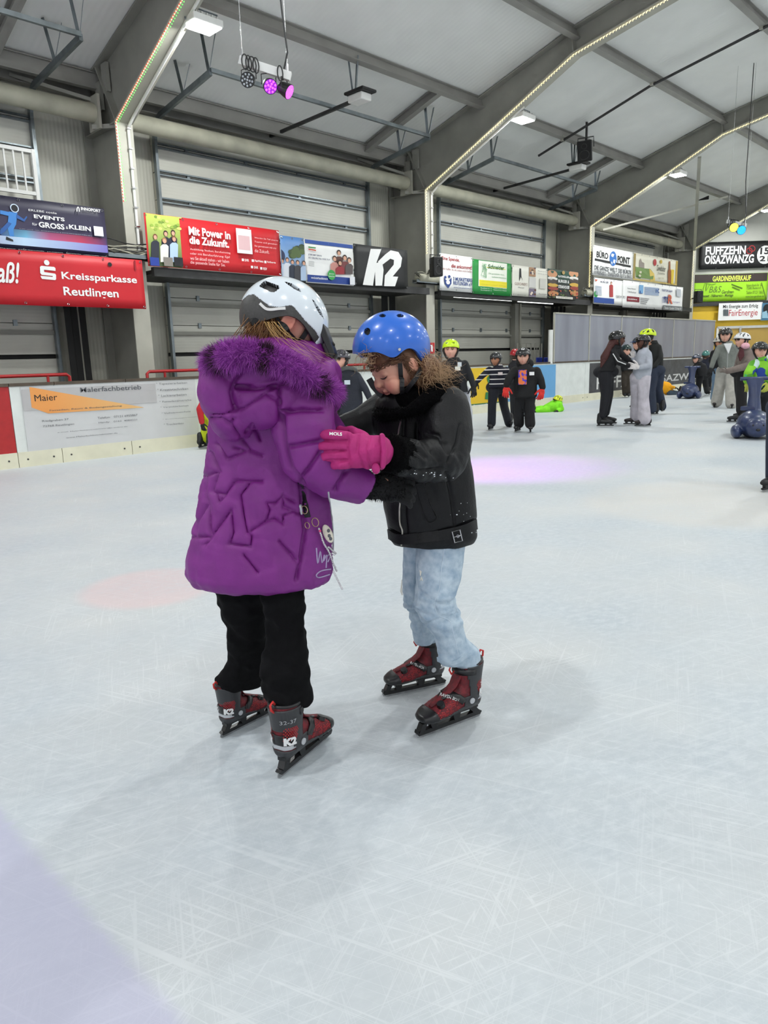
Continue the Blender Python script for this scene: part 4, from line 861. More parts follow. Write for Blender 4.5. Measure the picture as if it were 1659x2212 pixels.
def light_bar(label, pa, pb, D, cans, drop):
    A, B = atd(*pa, D), atd(*pb, D); A[2] = B[2] = (A[2]+B[2])/2 if abs(A[2]-B[2]) < .02 else A[2]*0+A[2]; B[2] = atd(*pb, D)[2]
    t = thing('light_bar', label, 'stage light', (A+B)/2)
    g = MB(); g.beam(A, B, .05, .075); bev(g.build('bar', M_WHITE, t), .004)
    d = (B-A)/np.linalg.norm(B-A)
    for P, f in ((A+d*.03, 0), (B-d*.03, 0)):
        g = MB(); g.tube([P+UP*.04, P+UP*.10], .012, 6); g.build('clamp', M_CHROME, t)
        g = MB(); g.tube([P+UP*.1, (P[0], P[1], roof_top(P[1])-.02)], .0035, 5); g.build('hanging_wire', M_CHROME, t)
    for (c, aim, r, lens, ring) in cans: par_can(t, atd(*c, D), aim, r, lens, ring)
    R = random.Random(4)
    for k in range(5):
        f = .12+.07*k if k < 4 else .8; P = A+(B-A)*f; w = R.uniform(.02, .045); g = MB()
        g.tube([P+d*w*math.cos(a)*1.2+UP*(-.01+.065*math.sin(a))-FWH*.035 for a in np.linspace(0, 2*PI, 14)], .006, 5); g.build('cable', M_BLACK, t)
    P = B-d*.08; g = MB(); g.tube([P-UP*.05, P+UP*.05+d*.02, P+UP*.2+d*.06, P+UP*.5+d*.03, P+UP*.9+d*.0, (P[0], P[1], roof_top(P[1])-.02)], .009, 6); g.build('supply_cable', M_DARK, t)
down = -FWH*.75-UP*.55
light_bar('white bar with three round stage lights, two glowing purple', (517, 130), (628, 166), 7.4,
          [((538, 172), -FWH*.9-UP*.35-RGT*.15, .066, M_LENS0, M_DARK), ((581, 184), -FWH*.8-UP*.5+RGT*.35, .066, M_PURPLE, mat('purple_glow_plate', (150, 40, 190), .4, emit=(150, 30, 200), estr=.5)), ((615, 193), -UP*.55+RGT*.85-FWH*.25, .066, M_PURPLE, M_PURPLE)], 1)
light_bar('small light bar with a yellow and a blue stage light far off', (1570, 478), (1612, 487), 17.0,
          [((1583, 490), -FWH*.9-UP*.3-RGT*.1, .10, M_YLENS, M_YLENS), ((1598, 496), -FWH*.9-UP*.3, .10, M_BLENS, M_BLENS)], 1)
sp = bpy.data.lights.new('purple_beam', 'SPOT'); sp.energy = 800; sp.color = (0.78, 0.10, 1.0); sp.spot_size = math.radians(32); sp.spot_blend = 0.8; sp.shadow_soft_size = 0.08
so = bpy.data.objects.new('purple_beam_lamp', sp); COL.objects.link(so); P0 = atd(616, 200, 7.35); so.location = tuple(P0); T = onz(1090, 1012)
so.rotation_euler = Vector(T-P0).to_track_quat('-Z', 'Y').to_euler(); so['kind'] = 'helper'
def loudspeaker(label, c, D, w, h, d, yaw, tilt=0.0, arm=None):
    C = atd(*c, D); t = thing('loudspeaker', label, 'loudspeaker', C, 'black loudspeakers'); f = -FWH*math.cos(yaw)+RGT*math.sin(yaw); f = f*math.cos(tilt)-UP*math.sin(tilt); s_ = np.cross(UP, f); s_ /= np.linalg.norm(s_); u = np.cross(f, s_)
    def p(a, b, e): return C+f*a*d/2+s_*b*w/2+u*e*h/2
    g = MB(); g.add([p(-1, -.6, -1), p(-1, .6, -1), p(-1, .6, 1), p(-1, -.6, 1), p(1, -1, -1), p(1, 1, -1), p(1, 1, 1), p(1, -1, 1)], [(3, 2, 1, 0), (4, 5, 6, 7), (0, 1, 5, 4), (1, 2, 6, 5), (2, 3, 7, 6), (3, 0, 4, 7)]); bev(g.build('cabinet', M_BLACK, t), .02)
    g = MB(); g.add([p(1.03, -.9, -.92), p(1.03, .9, -.92), p(1.03, .9, .92), p(1.03, -.9, .92)], [(0, 1, 2, 3)]); g.prism([p(1.0, -.9, -.92), p(1.0, .9, -.92), p(1.0, .9, .92), p(1.0, -.9, .92)], f*d*.02); g.build('grille', M_RUB, t)
    for e, r in ((-.35, .36), (.45, .2)): g = MB(); g.tube([p(1.05, r*2*w/w*math.cos(a)*.9, e+r*1.2*math.sin(a)) for a in np.linspace(0, 2*PI, 17)[:-1]], .008, 5, closed=True); g.build('driver_ring', M_DARK, t)
    g = MB(); g.tube([p(0, -1.05, .3), p(0, -1.05, 1.25), p(0, 1.05, 1.25), p(0, 1.05, .3)], .012, 6); g.build('bracket', M_DARK, t)
    if arm is not None: g = MB(); g.beam(C, arm(C), .04, .04); g.build('support_arm', M_DARK, t)
    return t
loudspeaker('black loudspeaker under the roof beside the hanging opener motor', (1266, 326), 18.0, .34, .44, .34, -.5, .25, lambda C: C*np.array([1, 1, 0])+UP*(roof_top(C[1])-.02))
loudspeaker('black loudspeaker under the roof near the third floodlight', (1519, 416), 25.5, .4, .44, .36, -.5, .25, lambda C: C*np.array([1, 1, 0])+UP*(roof_top(C[1])-.02))
loudspeaker('black loudspeaker on the column left of the white charity banner', (940, 577), 16.2, .24, .40, .26, .5, .0, lambda C: np.array([FX[1]+.1, 11.0, C[2]]))
loudspeaker('small black loudspeaker in front of the lime green banner', (1507, 642), 26.6, .26, .42, .26, .3, .0, lambda C: np.array([FX[3]+.1, 11.0, C[2]]))

# ================================================================== people
SKIN = {'fair': (226, 172, 150), 'mid': (205, 150, 122), 'tan': (186, 130, 100), 'dark': (92, 56, 42)}
def skin_mat(k): return mat('skin_'+k, SKIN[k], .55, var=.05, vscale=14, attr=True)
def cloth(rgb, rough=.85, bump=.35, bscale=22, var=.10, **k):
    return mat('cloth_%d_%d_%d' % tuple(rgb), rgb, rough, var=var, vscale=9, bump=bump, bscale=bscale, bdist=.02, **k)
def basis(fwd, up):
    f = np.asarray(fwd, float); u = np.asarray(up, float); f = f/np.linalg.norm(f); s_ = np.cross(u, f); s_ /= np.linalg.norm(s_); u = np.cross(f, s_); return f, s_, u     # s_ = the figure's own left
def head_shape(mb, c, f, s_, u, H, nu=40, nv=30, nose=1.0, ears=True):
    """skull, jaw, nose, brow, lips and ears; c = middle of the head, H = chin to crown"""
    V = []; F = []
    for j in range(nv+1):
        th = PI*j/nv
        for i in range(nu):
            ph = 2*PI*i/nu; x, y, z = math.sin(th)*math.cos(ph), math.sin(th)*math.sin(ph), math.cos(th)
            a, b, e = .42, .355, .5
            low = max(0.0, -z); fr = max(0.0, x)
            b *= 1-.34*low**1.4; a *= 1-.10*low if x > 0 else 1-.30*low**1.2
            P = np.array([x*a, y*b, z*e]); P[0] += .02*low*fr*2
            if x > -.2:
                g = lambda uy, uz, sy, sz: math.exp(-((P[1]-uy)/sy)**2-((P[2]-uz)/sz)**2)*(1 if x > 0 else 0)
                P[0] += nose*(.085*g(0, -.13, .05, .05)+.05*g(0, -.05, .04, .08))+.018*g(0, -.265, .10, .025)+.014*g(0, -.315, .09, .022)-.014*g(0, -.29, .12, .012)+.025*g(0, -.42, .10, .06)
                P[0] += .018*g(0, .10, .2, .04)-.035*(g(.135, .01, .06, .045)+g(-.135, .01, .06, .045))+.022*(g(.16, -.14, .09, .08)+g(-.16, -.14, .09, .08))
            V.append(c+(f*P[0]+s_*P[1]+u*P[2])*H)
    for j in range(nv):
        for i in range(nu):
            a = j*nu+i; b = j*nu+(i+1) % nu; F.append((a, a+nu, b+nu, b))
    V2 = V; mb.add(V2, F)
    if ears:
        for k in (-1, 1): mb.ell(c+(f*-.02+s_*k*.365+u*-.06)*H, np.stack([f*.08*H, s_*.04*H, u*.12*H]), 12, 8)
def dome(Rl, Rw, Rh, rim, vents=(), nu=64, nv=28, th=.10, matf=None, depth=.10, ridge=None):
    """helmet shell in local axes (x forward, y left, z up): outside with sunk vents, liner inside"""
    g = MB(); V = []; F = []; MI = []
    def vent(ph, t):
        for (p0, t0, hp, ht, rot) in vents:
            dp = (ph-p0+PI) % (2*PI)-PI; dp *= math.sin(max(t, .25)); dt = t-t0; a = dp*math.cos(rot)+dt*math.sin(rot); b = -dp*math.sin(rot)+dt*math.cos(rot)
            if abs(a/hp)**3+abs(b/ht)**3 < 1: return True
        return False
    for j in range(nv+1):
        for i in range(nu):
            ph = 2*PI*i/nu; t = max(.02, rim(ph)*j/nv); sc = 1-depth if vent(ph, t) else 1.0
            if ridge: sc *= 1+ridge(ph, t)
            V.append((Rl*math.sin(t)*math.cos(ph)*sc, Rw*math.sin(t)*math.sin(ph)*sc, Rh*math.cos(t)*sc))
    n1 = len(V)
    for j in range(nv+1):
        for i in range(nu):
            ph = 2*PI*i/nu; t = max(.02, rim(ph)*j/nv); k = 1-th-.02; V.append((Rl*math.sin(t)*math.cos(ph)*k, Rw*math.sin(t)*math.sin(ph)*k, Rh*math.cos(t)*k))
    for j in range(nv):
        for i in range(nu):
            a = j*nu+i; b = j*nu+(i+1) % nu; F.append((a, a+nu, b+nu, b)); ph = 2*PI*(i+.5)/nu; t = rim(ph)*(j+.5)/nv
            MI.append(1 if vent(ph, t) else (matf(ph, t, j/nv) if matf else 0)); F.append((a+n1, b+n1, b+nu+n1, a+nu+n1)); MI.append(1)
    for i in range(nu):
        a = nv*nu+i; b = nv*nu+(i+1) % nu; F.append((a, a+n1, b+n1, b)); MI.append(1 if not matf else matf(2*PI*i/nu, 9, 1.0))
    g.v = V; g.f = F; g.mi = MI; g.f.append(tuple(range(nu))); g.mi.append(0); return g
def rim_bike(ph): c = math.cos(ph); return 1.50+.12*(1-abs(c))+(.34*max(0, -c)**2)
def rim_skate(ph): c = math.cos(ph); return 1.52+.34*(1-abs(c))**1.5+.40*max(0, -c)**1.5
VB = [(0, .55, .10, .28, 0), (.55, .75, .08, .34, .25), (-.55, .75, .08, .34, -.25), (1.1, .95, .09, .34, .4), (-1.1, .95, .09, .34, -.4), (1.75, 1.0, .1, .3, .2), (-1.75, 1.0, .1, .3, -.2), (2.5, .9, .1, .34, 0), (-2.5, .9, .1, .34, 0)]
VS = [(a, t, .10, .10, 0) for a, t in ((.5, 1.0), (-.5, 1.0), (1.57, .75), (-1.57, .75), (2.6, 1.0), (-2.6, 1.0), (0, .35), (PI, .35))]
def helmet(parent, c, f, s_, u, H, style, rgb, rgb2=None, strap=True, chin=None):
    m1 = mat('helmet_%d_%d_%d' % tuple(rgb), rgb, .25, var=.02, coat=.5); mats = [m1, M_BLACK, mat('helmet_%d_%d_%d' % tuple(rgb2), rgb2, .25, var=.02) if rgb2 else m1]
    rl, rw, rh = (.60*H, .48*H, .44*H) if style == 'bike' else (.54*H, .47*H, .46*H); fn = rim_bike if style == 'bike' else rim_skate
    g = dome(rl, rw, rh, fn, VB if style == 'bike' else VS, 40, 18, .08, depth=.06)
    cc = c+u*H*.13-f*H*.04; M = Matrix((( f[0], s_[0], u[0], cc[0]), (f[1], s_[1], u[1], cc[1]), (f[2], s_[2], u[2], cc[2]), (0, 0, 0, 1))); g.xf(M)
    o = g.build('helmet', mats, parent, True)
    if style == 'bike':
        q = MB(); q.add([cc+f*rl*x+s_*rw*y+u*rh*z for x, y, z in ((.93, -.5, .0), (.93, .5, .0), (1.25, .32, -.06), (1.25, -.32, -.06), (.93, -.5, .07), (.93, .5, .07), (1.25, .32, -.02), (1.25, -.32, -.02))], [(3, 2, 1, 0), (4, 5, 6, 7), (0, 1, 5, 4), (1, 2, 6, 5), (2, 3, 7, 6), (3, 0, 4, 7)]); q.build('visor', M_BLACK, o)
    if strap:
        for k in (-1, 1):
            q = MB(); q.tube([cc+s_*k*rw*.93+f*.1*H, c+s_*k*.37*H+f*.08*H-u*.15*H, c+s_*k*.24*H+f*.16*H-u*.42*H, c+f*.2*H-u*.53*H], .012*H/.22, 5); q.build('chin_strap', M_BLACK, o)
    return o
def hand(mb, w, d, n, s=1.0, curl=.5, thumb=1, spread=.16):
    """palm, four unequal bent fingers and a thumb; w wrist, d pointing direction, n direction out of the back of the hand"""
    w = np.asarray(w, float); d = np.asarray(d, float); d = d/np.linalg.norm(d); n = np.asarray(n, float); n = n-d*n.dot(d); n /= np.linalg.norm(n); t = np.cross(n, d)*thumb
    mb.capsule(w-d*.02*s, w+d*.03*s, .026*s, .03*s, 10)
    mb.ell(w+d*.055*s, np.stack([d*.05*s, t*.042*s, n*.019*s]), 14, 10)
    for i, (off, L) in enumerate(((.030, .068), (.010, .076), (-.010, .070), (-.028, .055))):
        a = spread*(1.2-i*.8); b = w+d*.088*s+t*off*s; dd = d*math.cos(a)+t*math.sin(a)*1.0; P = [b]; ang = 0.0
        for k, fr in enumerate((.45, .32, .23)):
            ang += curl*(.5, .8, .6)[k]; P.append(P[-1]+(dd*math.cos(ang)-n*math.sin(ang))*L*fr*s)
        mb.chain(P, [.0115*s, .0105*s, .0095*s, .008*s], 8)
    b = w+d*.03*s+t*.032*s; P = [b, b+(d*.6+t*.75-n*.15)*.034*s, b+(d*.85+t*.95-n*.35)*.05*s+d*.014*s]; mb.chain(P, [.014*s, .012*s, .010*s], 8)
# ---- skates: shared meshes in their own axes (x to the toe, z up, blade on z=0, length 0.27)
def skate_parts_simple():
    b = MB(); R = []
    for x, z, w, h in ((-.005, .10, .030, .04), (.03, .10, .036, .05), (.10, .095, .040, .045), (.17, .09, .044, .036), (.23, .085, .042, .03), (.27, .08, .030, .02)):
        R.append([(x, w*math.cos(a), z+h*math.sin(a)) for a in np.linspace(0, 2*PI, 13)[:-1]])
    b.loft(R); b.capsule((.035, 0, .10), (.045, 0, .20), .045, .047, 12)
    h = MB(); h.prism([(.0, -.012, .018), (.27, -.012, .018), (.285, -.012, .03), (.27, -.012, .036), (.02, -.012, .034), (-.01, -.012, .03)], (0, .024, 0))
    for x0, x1 in ((.01, .05), (.13, .16), (.21, .25)): h.prism([(x0, -.014, .03), (x1, -.014, .03), (x1+.006, -.014, .072), (x0-.006, -.014, .072)], (0, .028, 0))
    bl = MB(); bl.prism([(-.005, -.002, .02), (-.008, -.002, .006), (.0, -.002, .0), (.26, -.002, .0), (.285, -.002, .012), (.285, -.002, .022)], (0, .004, 0))
    return b, h, bl
_b, _h, _bl = skate_parts_simple(); _SK = {}
def skate_matrix(heel, toe, z=0.0, pitch=0.0, yaw=0.0):
    a = onz(heel[0], heel[1], z); b = onz(toe[0], toe[1], z); d = b-a; L = np.linalg.norm(d); x = d/L; y = np.cross(UP, x)
    M = Matrix(((x[0], y[0], 0, a[0]), (x[1], y[1], 0, a[1]), (x[2], y[2], 1, a[2]), (0, 0, 0, 1))); return M, L
def simple_skate(parent, heel, toe, rgb=(24, 24, 26), z=0.0, size=.29, pitch=0.0):
    M, L = skate_matrix(heel, toe, z); mid = (onz(*heel, z)+onz(*toe, z))/2; sc = size/.285; x = M.col[0].xyz
    M = Matrix.Translation(Vector(mid)-x*size*.47) @ M.to_3x3().to_4x4() @ Matrix.Rotation(-pitch, 4, 'Y') @ Matrix.Scale(sc, 4)
    if rgb not in _SK: _SK[rgb] = (_b.mesh('skate', mat('boot_%d_%d_%d' % tuple(rgb), rgb, .45), True), _h.mesh('blade_holder', M_BLACK), _bl.mesh('blade', M_CHROME))
    o = link('skate', _SK[rgb][0], parent); o.matrix_basis = M
    for n, me in zip(('blade_holder', 'blade'), _SK[rgb][1:]): c = link(n, me); c.parent = o
    return mid
FACE = {}
def person(label, foot, head, face, tors, arms, legs, top, pants, skin='fair', hel=('skate', (24, 24, 26)), hair=(70, 48, 34), glove=(22, 22, 24), boots=(24, 24, 26),
           ar=(.058, .05, .043), lr=(.085, .07, .058), depth=.62, extra=None, tilt=0.0, D=None, dh=0.0, hs=1.0, group='skaters on the ice', longhair=None, size=.29, neckw=.05):
    D = float(np.dot(onz(*foot), FWH)) if D is None else D
    t = thing('person', label, 'person', onz(*foot) if D else (0, 0, 0), group)
    J = lambda p, dz=0.0: atd(p[0], p[1], D+dz)
    ph = math.radians(face); fw = -FWH*math.cos(ph)+RGT*math.sin(ph); fw = fw*math.cos(tilt)-UP*math.sin(tilt); f, s_, u = basis(fw, UP)
    hx, ytop, ych = head; C = J((hx, (ytop+ych)/2+(ych-ytop)*.04), dh); H = np.linalg.norm(J((hx, ytop), dh)-J((hx, ych), dh))*.92*hs
    mpp = np.linalg.norm(J((hx+1, ych))-J((hx, ych)))
    topm = top if not isinstance(top, tuple) else cloth(top); pm = pants if not isinstance(pants, tuple) else cloth(pants); sm = skin_mat(skin)
    # torso rings
    def rings(sc=1.0):
        R = []
        for y, cx_, hw in tors:
            c = J((cx_, y)); a = hw*mpp*sc; b = max(hw*mpp*depth, .07)*sc; R.append([c+RGT*a*math.copysign(abs(math.cos(k))**.85, math.cos(k))+FWH*b*math.copysign(abs(math.sin(k))**.85, math.sin(k)) for k in np.linspace(0, 2*PI, 25)[:-1]])
        return R
    body = MB(); head_shape(body, C, f, s_, u, H, 36, 26); nb = J((tors[0][1], tors[0][0])); body.capsule(C-u*H*.3-f*H*.08, nb-UP*.03, neckw*H/.22, neckw*H/.22*1.15, 12); body.loft(rings(.72))
    jk = MB(); jk.loft(rings()); gl = []
    jk.tube([nb-UP*.02, nb+UP*.035], [.085*H/.22, .065*H/.22], 14)
    for (sh, el, wr, hd, dz) in arms:
        S, E, Wp = J(sh, dz*.3), J(el, dz), J(wr, dz if len(str(dz)) else 0); jk.chain([S, E, Wp], ar, 12); body.chain([S, E, Wp], [r*.68 for r in ar], 8)
        if hd is not None:
            Hd = J(hd, dz); d = Hd-Wp; q = MB(); n = np.cross(d, FWH); n = n if np.linalg.norm(n) > 1e-6 else UP; side = 1 if sh[0] > tors[0][1] else -1
            hand(q, Wp+d*.1, d, -FWH*.9+RGT*.3*side, (np.linalg.norm(d)+.07)/.16 if np.linalg.norm(d) > .06 else 1.05, .55, -side); gl.append(q)
    pn = MB(); hips = []; fl = []
    for (hp, kn, an, heel, toe, fz) in legs:
        mid = simple_skate(t, heel, toe, boots, fz, size) if heel is not None else J(an)
        Df = float(np.dot(mid, FWH)); Hp = J(hp, (Df-D)*.35); K = atd(kn[0], kn[1], D+(Df-D)*.6); A = atd(an[0], an[1], Df); hips.append(Hp)
        pn.chain([Hp, K, A], lr, 14); body.chain([Hp, K, A], [r*.66 for r in lr], 8)
    if len(hips) == 2:
        hc = (hips[0]+hips[1])/2; w = np.linalg.norm(hips[0]-hips[1])/2+lr[0]*.95; pn.ell(hc+UP*.03, np.stack([RGT*w, FWH*max(lr[0]*1.25, .11), UP*.13]), 18, 12); body.ell(hc+UP*.03, np.stack([RGT*w*.7, FWH*.08, UP*.11]), 14, 10)
    ob = remesh(body, 'body', sm, .0105, 2, .5, t); paint(ob.data, np.ones((1, 3)))
    remesh(jk, 'jacket', topm, .0125, 4, .5, t); remesh(pn, 'trousers', pm, .0135, 4, .5, t)
    for q in gl: smoothed(q.build('glove', cloth(glove, .7, .2), t), 60)
    # face
    for k in (-1, 1):
        e = C+(f*.385+s_*k*.135+u*.0)*H; g = MB(); g.ell(e, np.stack([f*.02*H, s_*.04*H, u*.015*H]), 10, 6); g.build('eye', flat((62, 48, 44)), t, True)
        g = MB(); g.tube([C+(f*.41+s_*k*.06+u*.075)*H, C+(f*.40+s_*k*.14+u*.092)*H, C+(f*.36+s_*k*.2+u*.075)*H], .011*H/.22*1.2, 5); g.build('eyebrow', flat(hair), t)
    g = MB(); g.ell(C+(f*.40-u*.29)*H, np.stack([f*.018*H, s_*.085*H, u*.02*H]), 10, 6); g.build('lips', flat(tuple(int(v*.78) if i else int(v*.9) for i, v in enumerate(SKIN[skin]))), t, True)
    g = MB(); g.ell(C+(-f*.07+u*.03)*H, np.stack([f*.40*H, s_*.385*H, u*.46*H]), 18, 12)
    if longhair:
        P = [C-f*.2*H]+[J(p, -.04) for p in longhair]; g.chain(P, [.30*H]+[.055+.02*math.sin(i) for i in range(len(P)-2)]+[.02], 12)
    hb = g
    V = [v for v in hb.v]; hb.build('hair', cloth(hair, .6, .6, 60), t, True)
    if hel: helmet(t, C, f, s_, u, H, *hel)
    if extra: extra(t, J, C, f, s_, u, H, D)
    return t
def front(J, p, D, off=.0): return J(p, off)
def badge(p, w, h, rgb, dz=-.17, name='name_tag'):
    def fn(t, J, C, f, s_, u, H, D):
        c = J(p, dz); g = MB(); m = D/1560.; g.prism([c+RGT*a*w*m/2+UP*b*h*m/2 for a, b in ((-1, -1), (1, -1), (1, 1), (-1, 1))], FWH*.03); g.build(name, rgb if not isinstance(rgb, tuple) else flat(rgb), t)
    return fn
def both(*fs):
    def fn(*a):
        for x in fs: x(*a)
    return fn
# --- the skaters behind the two children, near to far
M_STRIPE = cloth((28, 30, 44), .85)
def banded(name, dark, light, scale, wid):
    m = mat(name, dark, .85, bump=.3, bscale=30, bdist=.01); N = m.node_tree.nodes; L = m.node_tree.links; tc = N.new('ShaderNodeTexCoord'); sp_ = N.new('ShaderNodeSeparateXYZ'); L.new(tc.outputs['Object'], sp_.inputs[0])
    a = N.new('ShaderNodeMath'); a.operation = 'MULTIPLY'; a.inputs[1].default_value = scale; L.new(sp_.outputs[2], a.inputs[0]); b = N.new('ShaderNodeMath'); b.operation = 'FRACT'; L.new(a.outputs[0], b.inputs[0])
    c = N.new('ShaderNodeMath'); c.operation = 'LESS_THAN'; c.inputs[1].default_value = wid; L.new(b.outputs[0], c.inputs[0]); mx = N.new('ShaderNodeMix'); mx.data_type = 'RGBA'; L.new(c.outputs[0], mx.inputs[0]); mx.inputs[6].default_value = lin(dark)+(1,); mx.inputs[7].default_value = lin(light)+(1,)
    L.new(mx.outputs[2], N['Principled BSDF'].inputs['Base Color']); return m
M_STRIPE = banded('striped_knit', (24, 26, 40), (228, 224, 220), 12.5, .2)
def camo():
    m = mat('green_patterned_jacket', (120, 200, 40), .7, bump=.3, bscale=26); N = m.node_tree.nodes; L = m.node_tree.links; tc = N.new('ShaderNodeTexCoord'); v = N.new('ShaderNodeTexVoronoi'); v.inputs['Scale'].default_value = 11; L.new(tc.outputs['Object'], v.inputs['Vector'])
    sp_ = N.new('ShaderNodeSeparateColor'); L.new(v.outputs['Color'], sp_.inputs[0]); r = N.new('ShaderNodeValToRGB'); r.color_ramp.interpolation = 'CONSTANT'; e = r.color_ramp.elements; e[0].color = lin((134, 206, 44))+(1,); e[1].position = .92; e[1].color = lin((206, 226, 226))+(1,)
    for p, c in ((.5, (92, 170, 40)), (.66, (30, 62, 150)), (.8, (70, 190, 120))): x = e.new(p); x.color = lin(c)+(1,)
    L.new(sp_.outputs[0], r.inputs[0]); L.new(r.outputs[0], N['Principled BSDF'].inputs['Base Color']); return m
M_CAMO = camo()
M_TEE = mat('rainbow_print', (230, 120, 60), .7, vscale=18, rgb2=(70, 60, 190), thr=.5, soft=.05)
person('boy in black zip jacket, pale grey trousers and lime yellow helmet', (1011, 956), (974, 732, 776), -12, [(777, 980, 13), (784, 983, 26), (805, 984, 25), (832, 986, 23), (847, 988, 24)],
       [((1004, 786), (1016, 812), (1022, 832), (1024, 848), -.05), ((962, 786), (953, 812), (955, 836), (956, 850), -.05)], [((999, 850), (1009, 890), (1010, 930), (1009, 946), (1013, 959), 0), ((979, 850), (975, 890), (972, 928), (970, 940), (968, 953), 0)],
       (28, 29, 32), (196, 198, 204), 'fair', ('skate', (206, 240, 20)), (150, 110, 80), boots=(70, 48, 42), lr=(.10, .085, .075), extra=both(badge((989, 796), 11, 8, (236, 234, 220)), badge((993, 787), 8, 9, (214, 220, 222), -.18, 'round_badge')))
person('child in black and white striped sweater reaching out one arm', (1057, 931), (1071, 760, 791), -35, [(792, 1077, 9), (797, 1075, 20), (815, 1075, 18), (830, 1075, 18.5), (837, 1075, 18)],
       [((1057, 799), (1043, 811), (1031, 824), (1025, 834), -.05), ((1093, 799), (1098, 813), (1096, 826), None, .05)], [((1067, 840), (1063, 873), (1062, 914), (1068, 926), (1052, 932), 0), ((1084, 840), (1089, 878), (1099, 914), (1100, 918), (1106, 926), 0)],
       M_STRIPE, (30, 32, 40), 'tan', ('skate', (42, 44, 46), None), (40, 28, 24), lr=(.10, .075, .075), extra=badge((1081, 807), 9, 6, (236, 222, 220)))
person('boy in long black hooded coat with bright red gloves', (1118, 936), (1130, 750, 789), -15, [(791, 1134, 13), (798, 1134, 26), (820, 1135, 25), (840, 1135, 25), (858, 1135, 25)],
       [((1111, 802), (1099, 818), (1094, 832), (1092, 850), -.08), ((1159, 802), (1168, 820), (1172, 836), (1169, 855), -.08)], [((1124, 850), (1121, 881), (1121, 914), (1130, 929), (1106, 937), 0), ((1145, 850), (1143, 882), (1145, 915), (1144, 928), (1147, 941), 0)],
       (20, 20, 22), (22, 22, 25), 'fair', ('bike', (34, 34, 36)), (60, 44, 36), glove=(226, 52, 44), lr=(.105, .085, .09), ar=(.075, .062, .055),
       extra=both(badge((1149, 807), 10, 7, (238, 236, 236)), badge((1129, 815), 17, 30, M_TEE, -.175, 'shirt_print'), lambda t, J, C, f, s_, u, H, D: remesh(MB().ell(C-f*.30*H-u*.42*H+s_*.1*H, np.stack([f*.34*H, s_*.55*H, u*.36*H])), 'hood', cloth((20, 20, 22)), .012, 3, .5, t)))
person('woman in black tracksuit top with long dark red hair', (1307, 923), (1334, 714, 751), 78, [(749, 1331, 9), (756, 1327, 13), (772, 1321, 16), (788, 1315, 17), (802, 1308, 17)],
       [((1322, 758), (1338, 784), (1358, 790), (1367, 791), -.14), ((1336, 758), (1362, 785), (1384, 788), (1394, 788), .10)], [((1307, 806), (1309, 852), (1302, 896), (1290, 922), (1324, 922), 0), ((1311, 808), (1314, 852), (1309, 892), (1300, 915), (1330, 916), 0)],
       (20, 19, 22), (22, 22, 28), 'dark', ('skate', (18, 18, 20)), (70, 30, 26), depth=.8, longhair=[(1316, 752), (1306, 772), (1299, 792)], lr=(.125, .09, .066), extra=lambda t, J, C, f, s_, u, H, D: MB().tube([J((1324, 764), -.21), J((1334, 780), -.225), J((1352, 787), -.2)], .009, 5).build('sleeve_piping', flat((214, 214, 214)), t))
person('woman in light grey hoodie and lilac-grey sweatpants facing left', (1380, 921), (1388, 722, 754), -80, [(755, 1391, 10), (762, 1392, 15), (778, 1391, 18), (795, 1388, 20), (812, 1386, 19), (820, 1383, 15)],
       [((1399, 764), (1402, 790), (1382, 794), (1366, 791), -.16), ((1382, 766), (1374, 782), (1368, 776), (1367, 767), .1)], [((1391, 818), (1390, 859), (1392, 904), (1403, 921), (1374, 922), 0), ((1375, 820), (1374, 859), (1375, 898), (1376, 918), (1355, 918), 0)],
       (168, 172, 182), (190, 184, 192), 'dark', ('bike', (30, 28, 32)), (30, 22, 20), glove=(220, 214, 212), depth=.8, lr=(.115, .09, .115), boots=(34, 24, 24))
person('skater in black jacket and dark jeans wearing a yellow vented helmet', (1410, 895), (1398, 709, 742), -120, [(739, 1410, 8), (748, 1415, 13), (766, 1418, 14), (784, 1419, 13), (800, 1420, 12)],
       [((1423, 750), (1426, 774), (1415, 790), (1408, 794), -.14), ((1408, 750), (1404, 772), (1400, 786), None, .12)], [((1424, 804), (1421, 841), (1430, 878), (1424, 892), (1440, 886), .05), ((1410, 804), (1406, 844), (1409, 884), (1418, 896), (1400, 897), 0)],
       (30, 31, 30), (36, 44, 62), 'tan', ('bike', (206, 232, 30)), (40, 30, 26), lr=(.115, .095, .09), depth=.75)
person('skater in dark top and brown trousers behind the two women', (1352, 860), (1353, 744, 770), 10, [(768, 1356, 7), (773, 1356, 11), (788, 1355, 12), (800, 1354, 12)],
       [((1364, 776), (1368, 790), (1366, 800), None, 0), ((1347, 776), (1344, 790), (1345, 800), None, 0)], [((1358, 804), (1358, 832), (1358, 850), (1358, 855), (1358, 861), 0), ((1350, 804), (1349, 832), (1350, 850), (1350, 855), (1350, 861), 0)],
       (26, 26, 28), (66, 58, 50), 'fair', ('skate', (24, 48, 46)), lr=(.10, .085, .08), boots=(60, 60, 62))
person('skater with blue cap peak, mostly behind the grey hoodie', (1366, 886), (1379, 727, 757), -75, [(758, 1384, 8), (766, 1386, 12), (785, 1388, 13), (806, 1388, 13)],
       [((1392, 768), (1396, 785), (1392, 798), None, .1)], [((1386, 808), (1380, 848), (1373, 874), (1376, 884), (1361, 886), 0), ((1392, 808), (1394, 848), (1396, 876), (1402, 886), (1390, 889), 0)],
       (40, 44, 56), (64, 96, 150), 'fair', ('skate', (26, 40, 66)), extra=lambda t, J, C, f, s_, u, H, D: MB().ell(C+f*.52*H+u*.16*H, np.stack([f*.22*H, s_*.3*H, u*.03*H])).build('cap_peak', flat((30, 62, 110)), t))
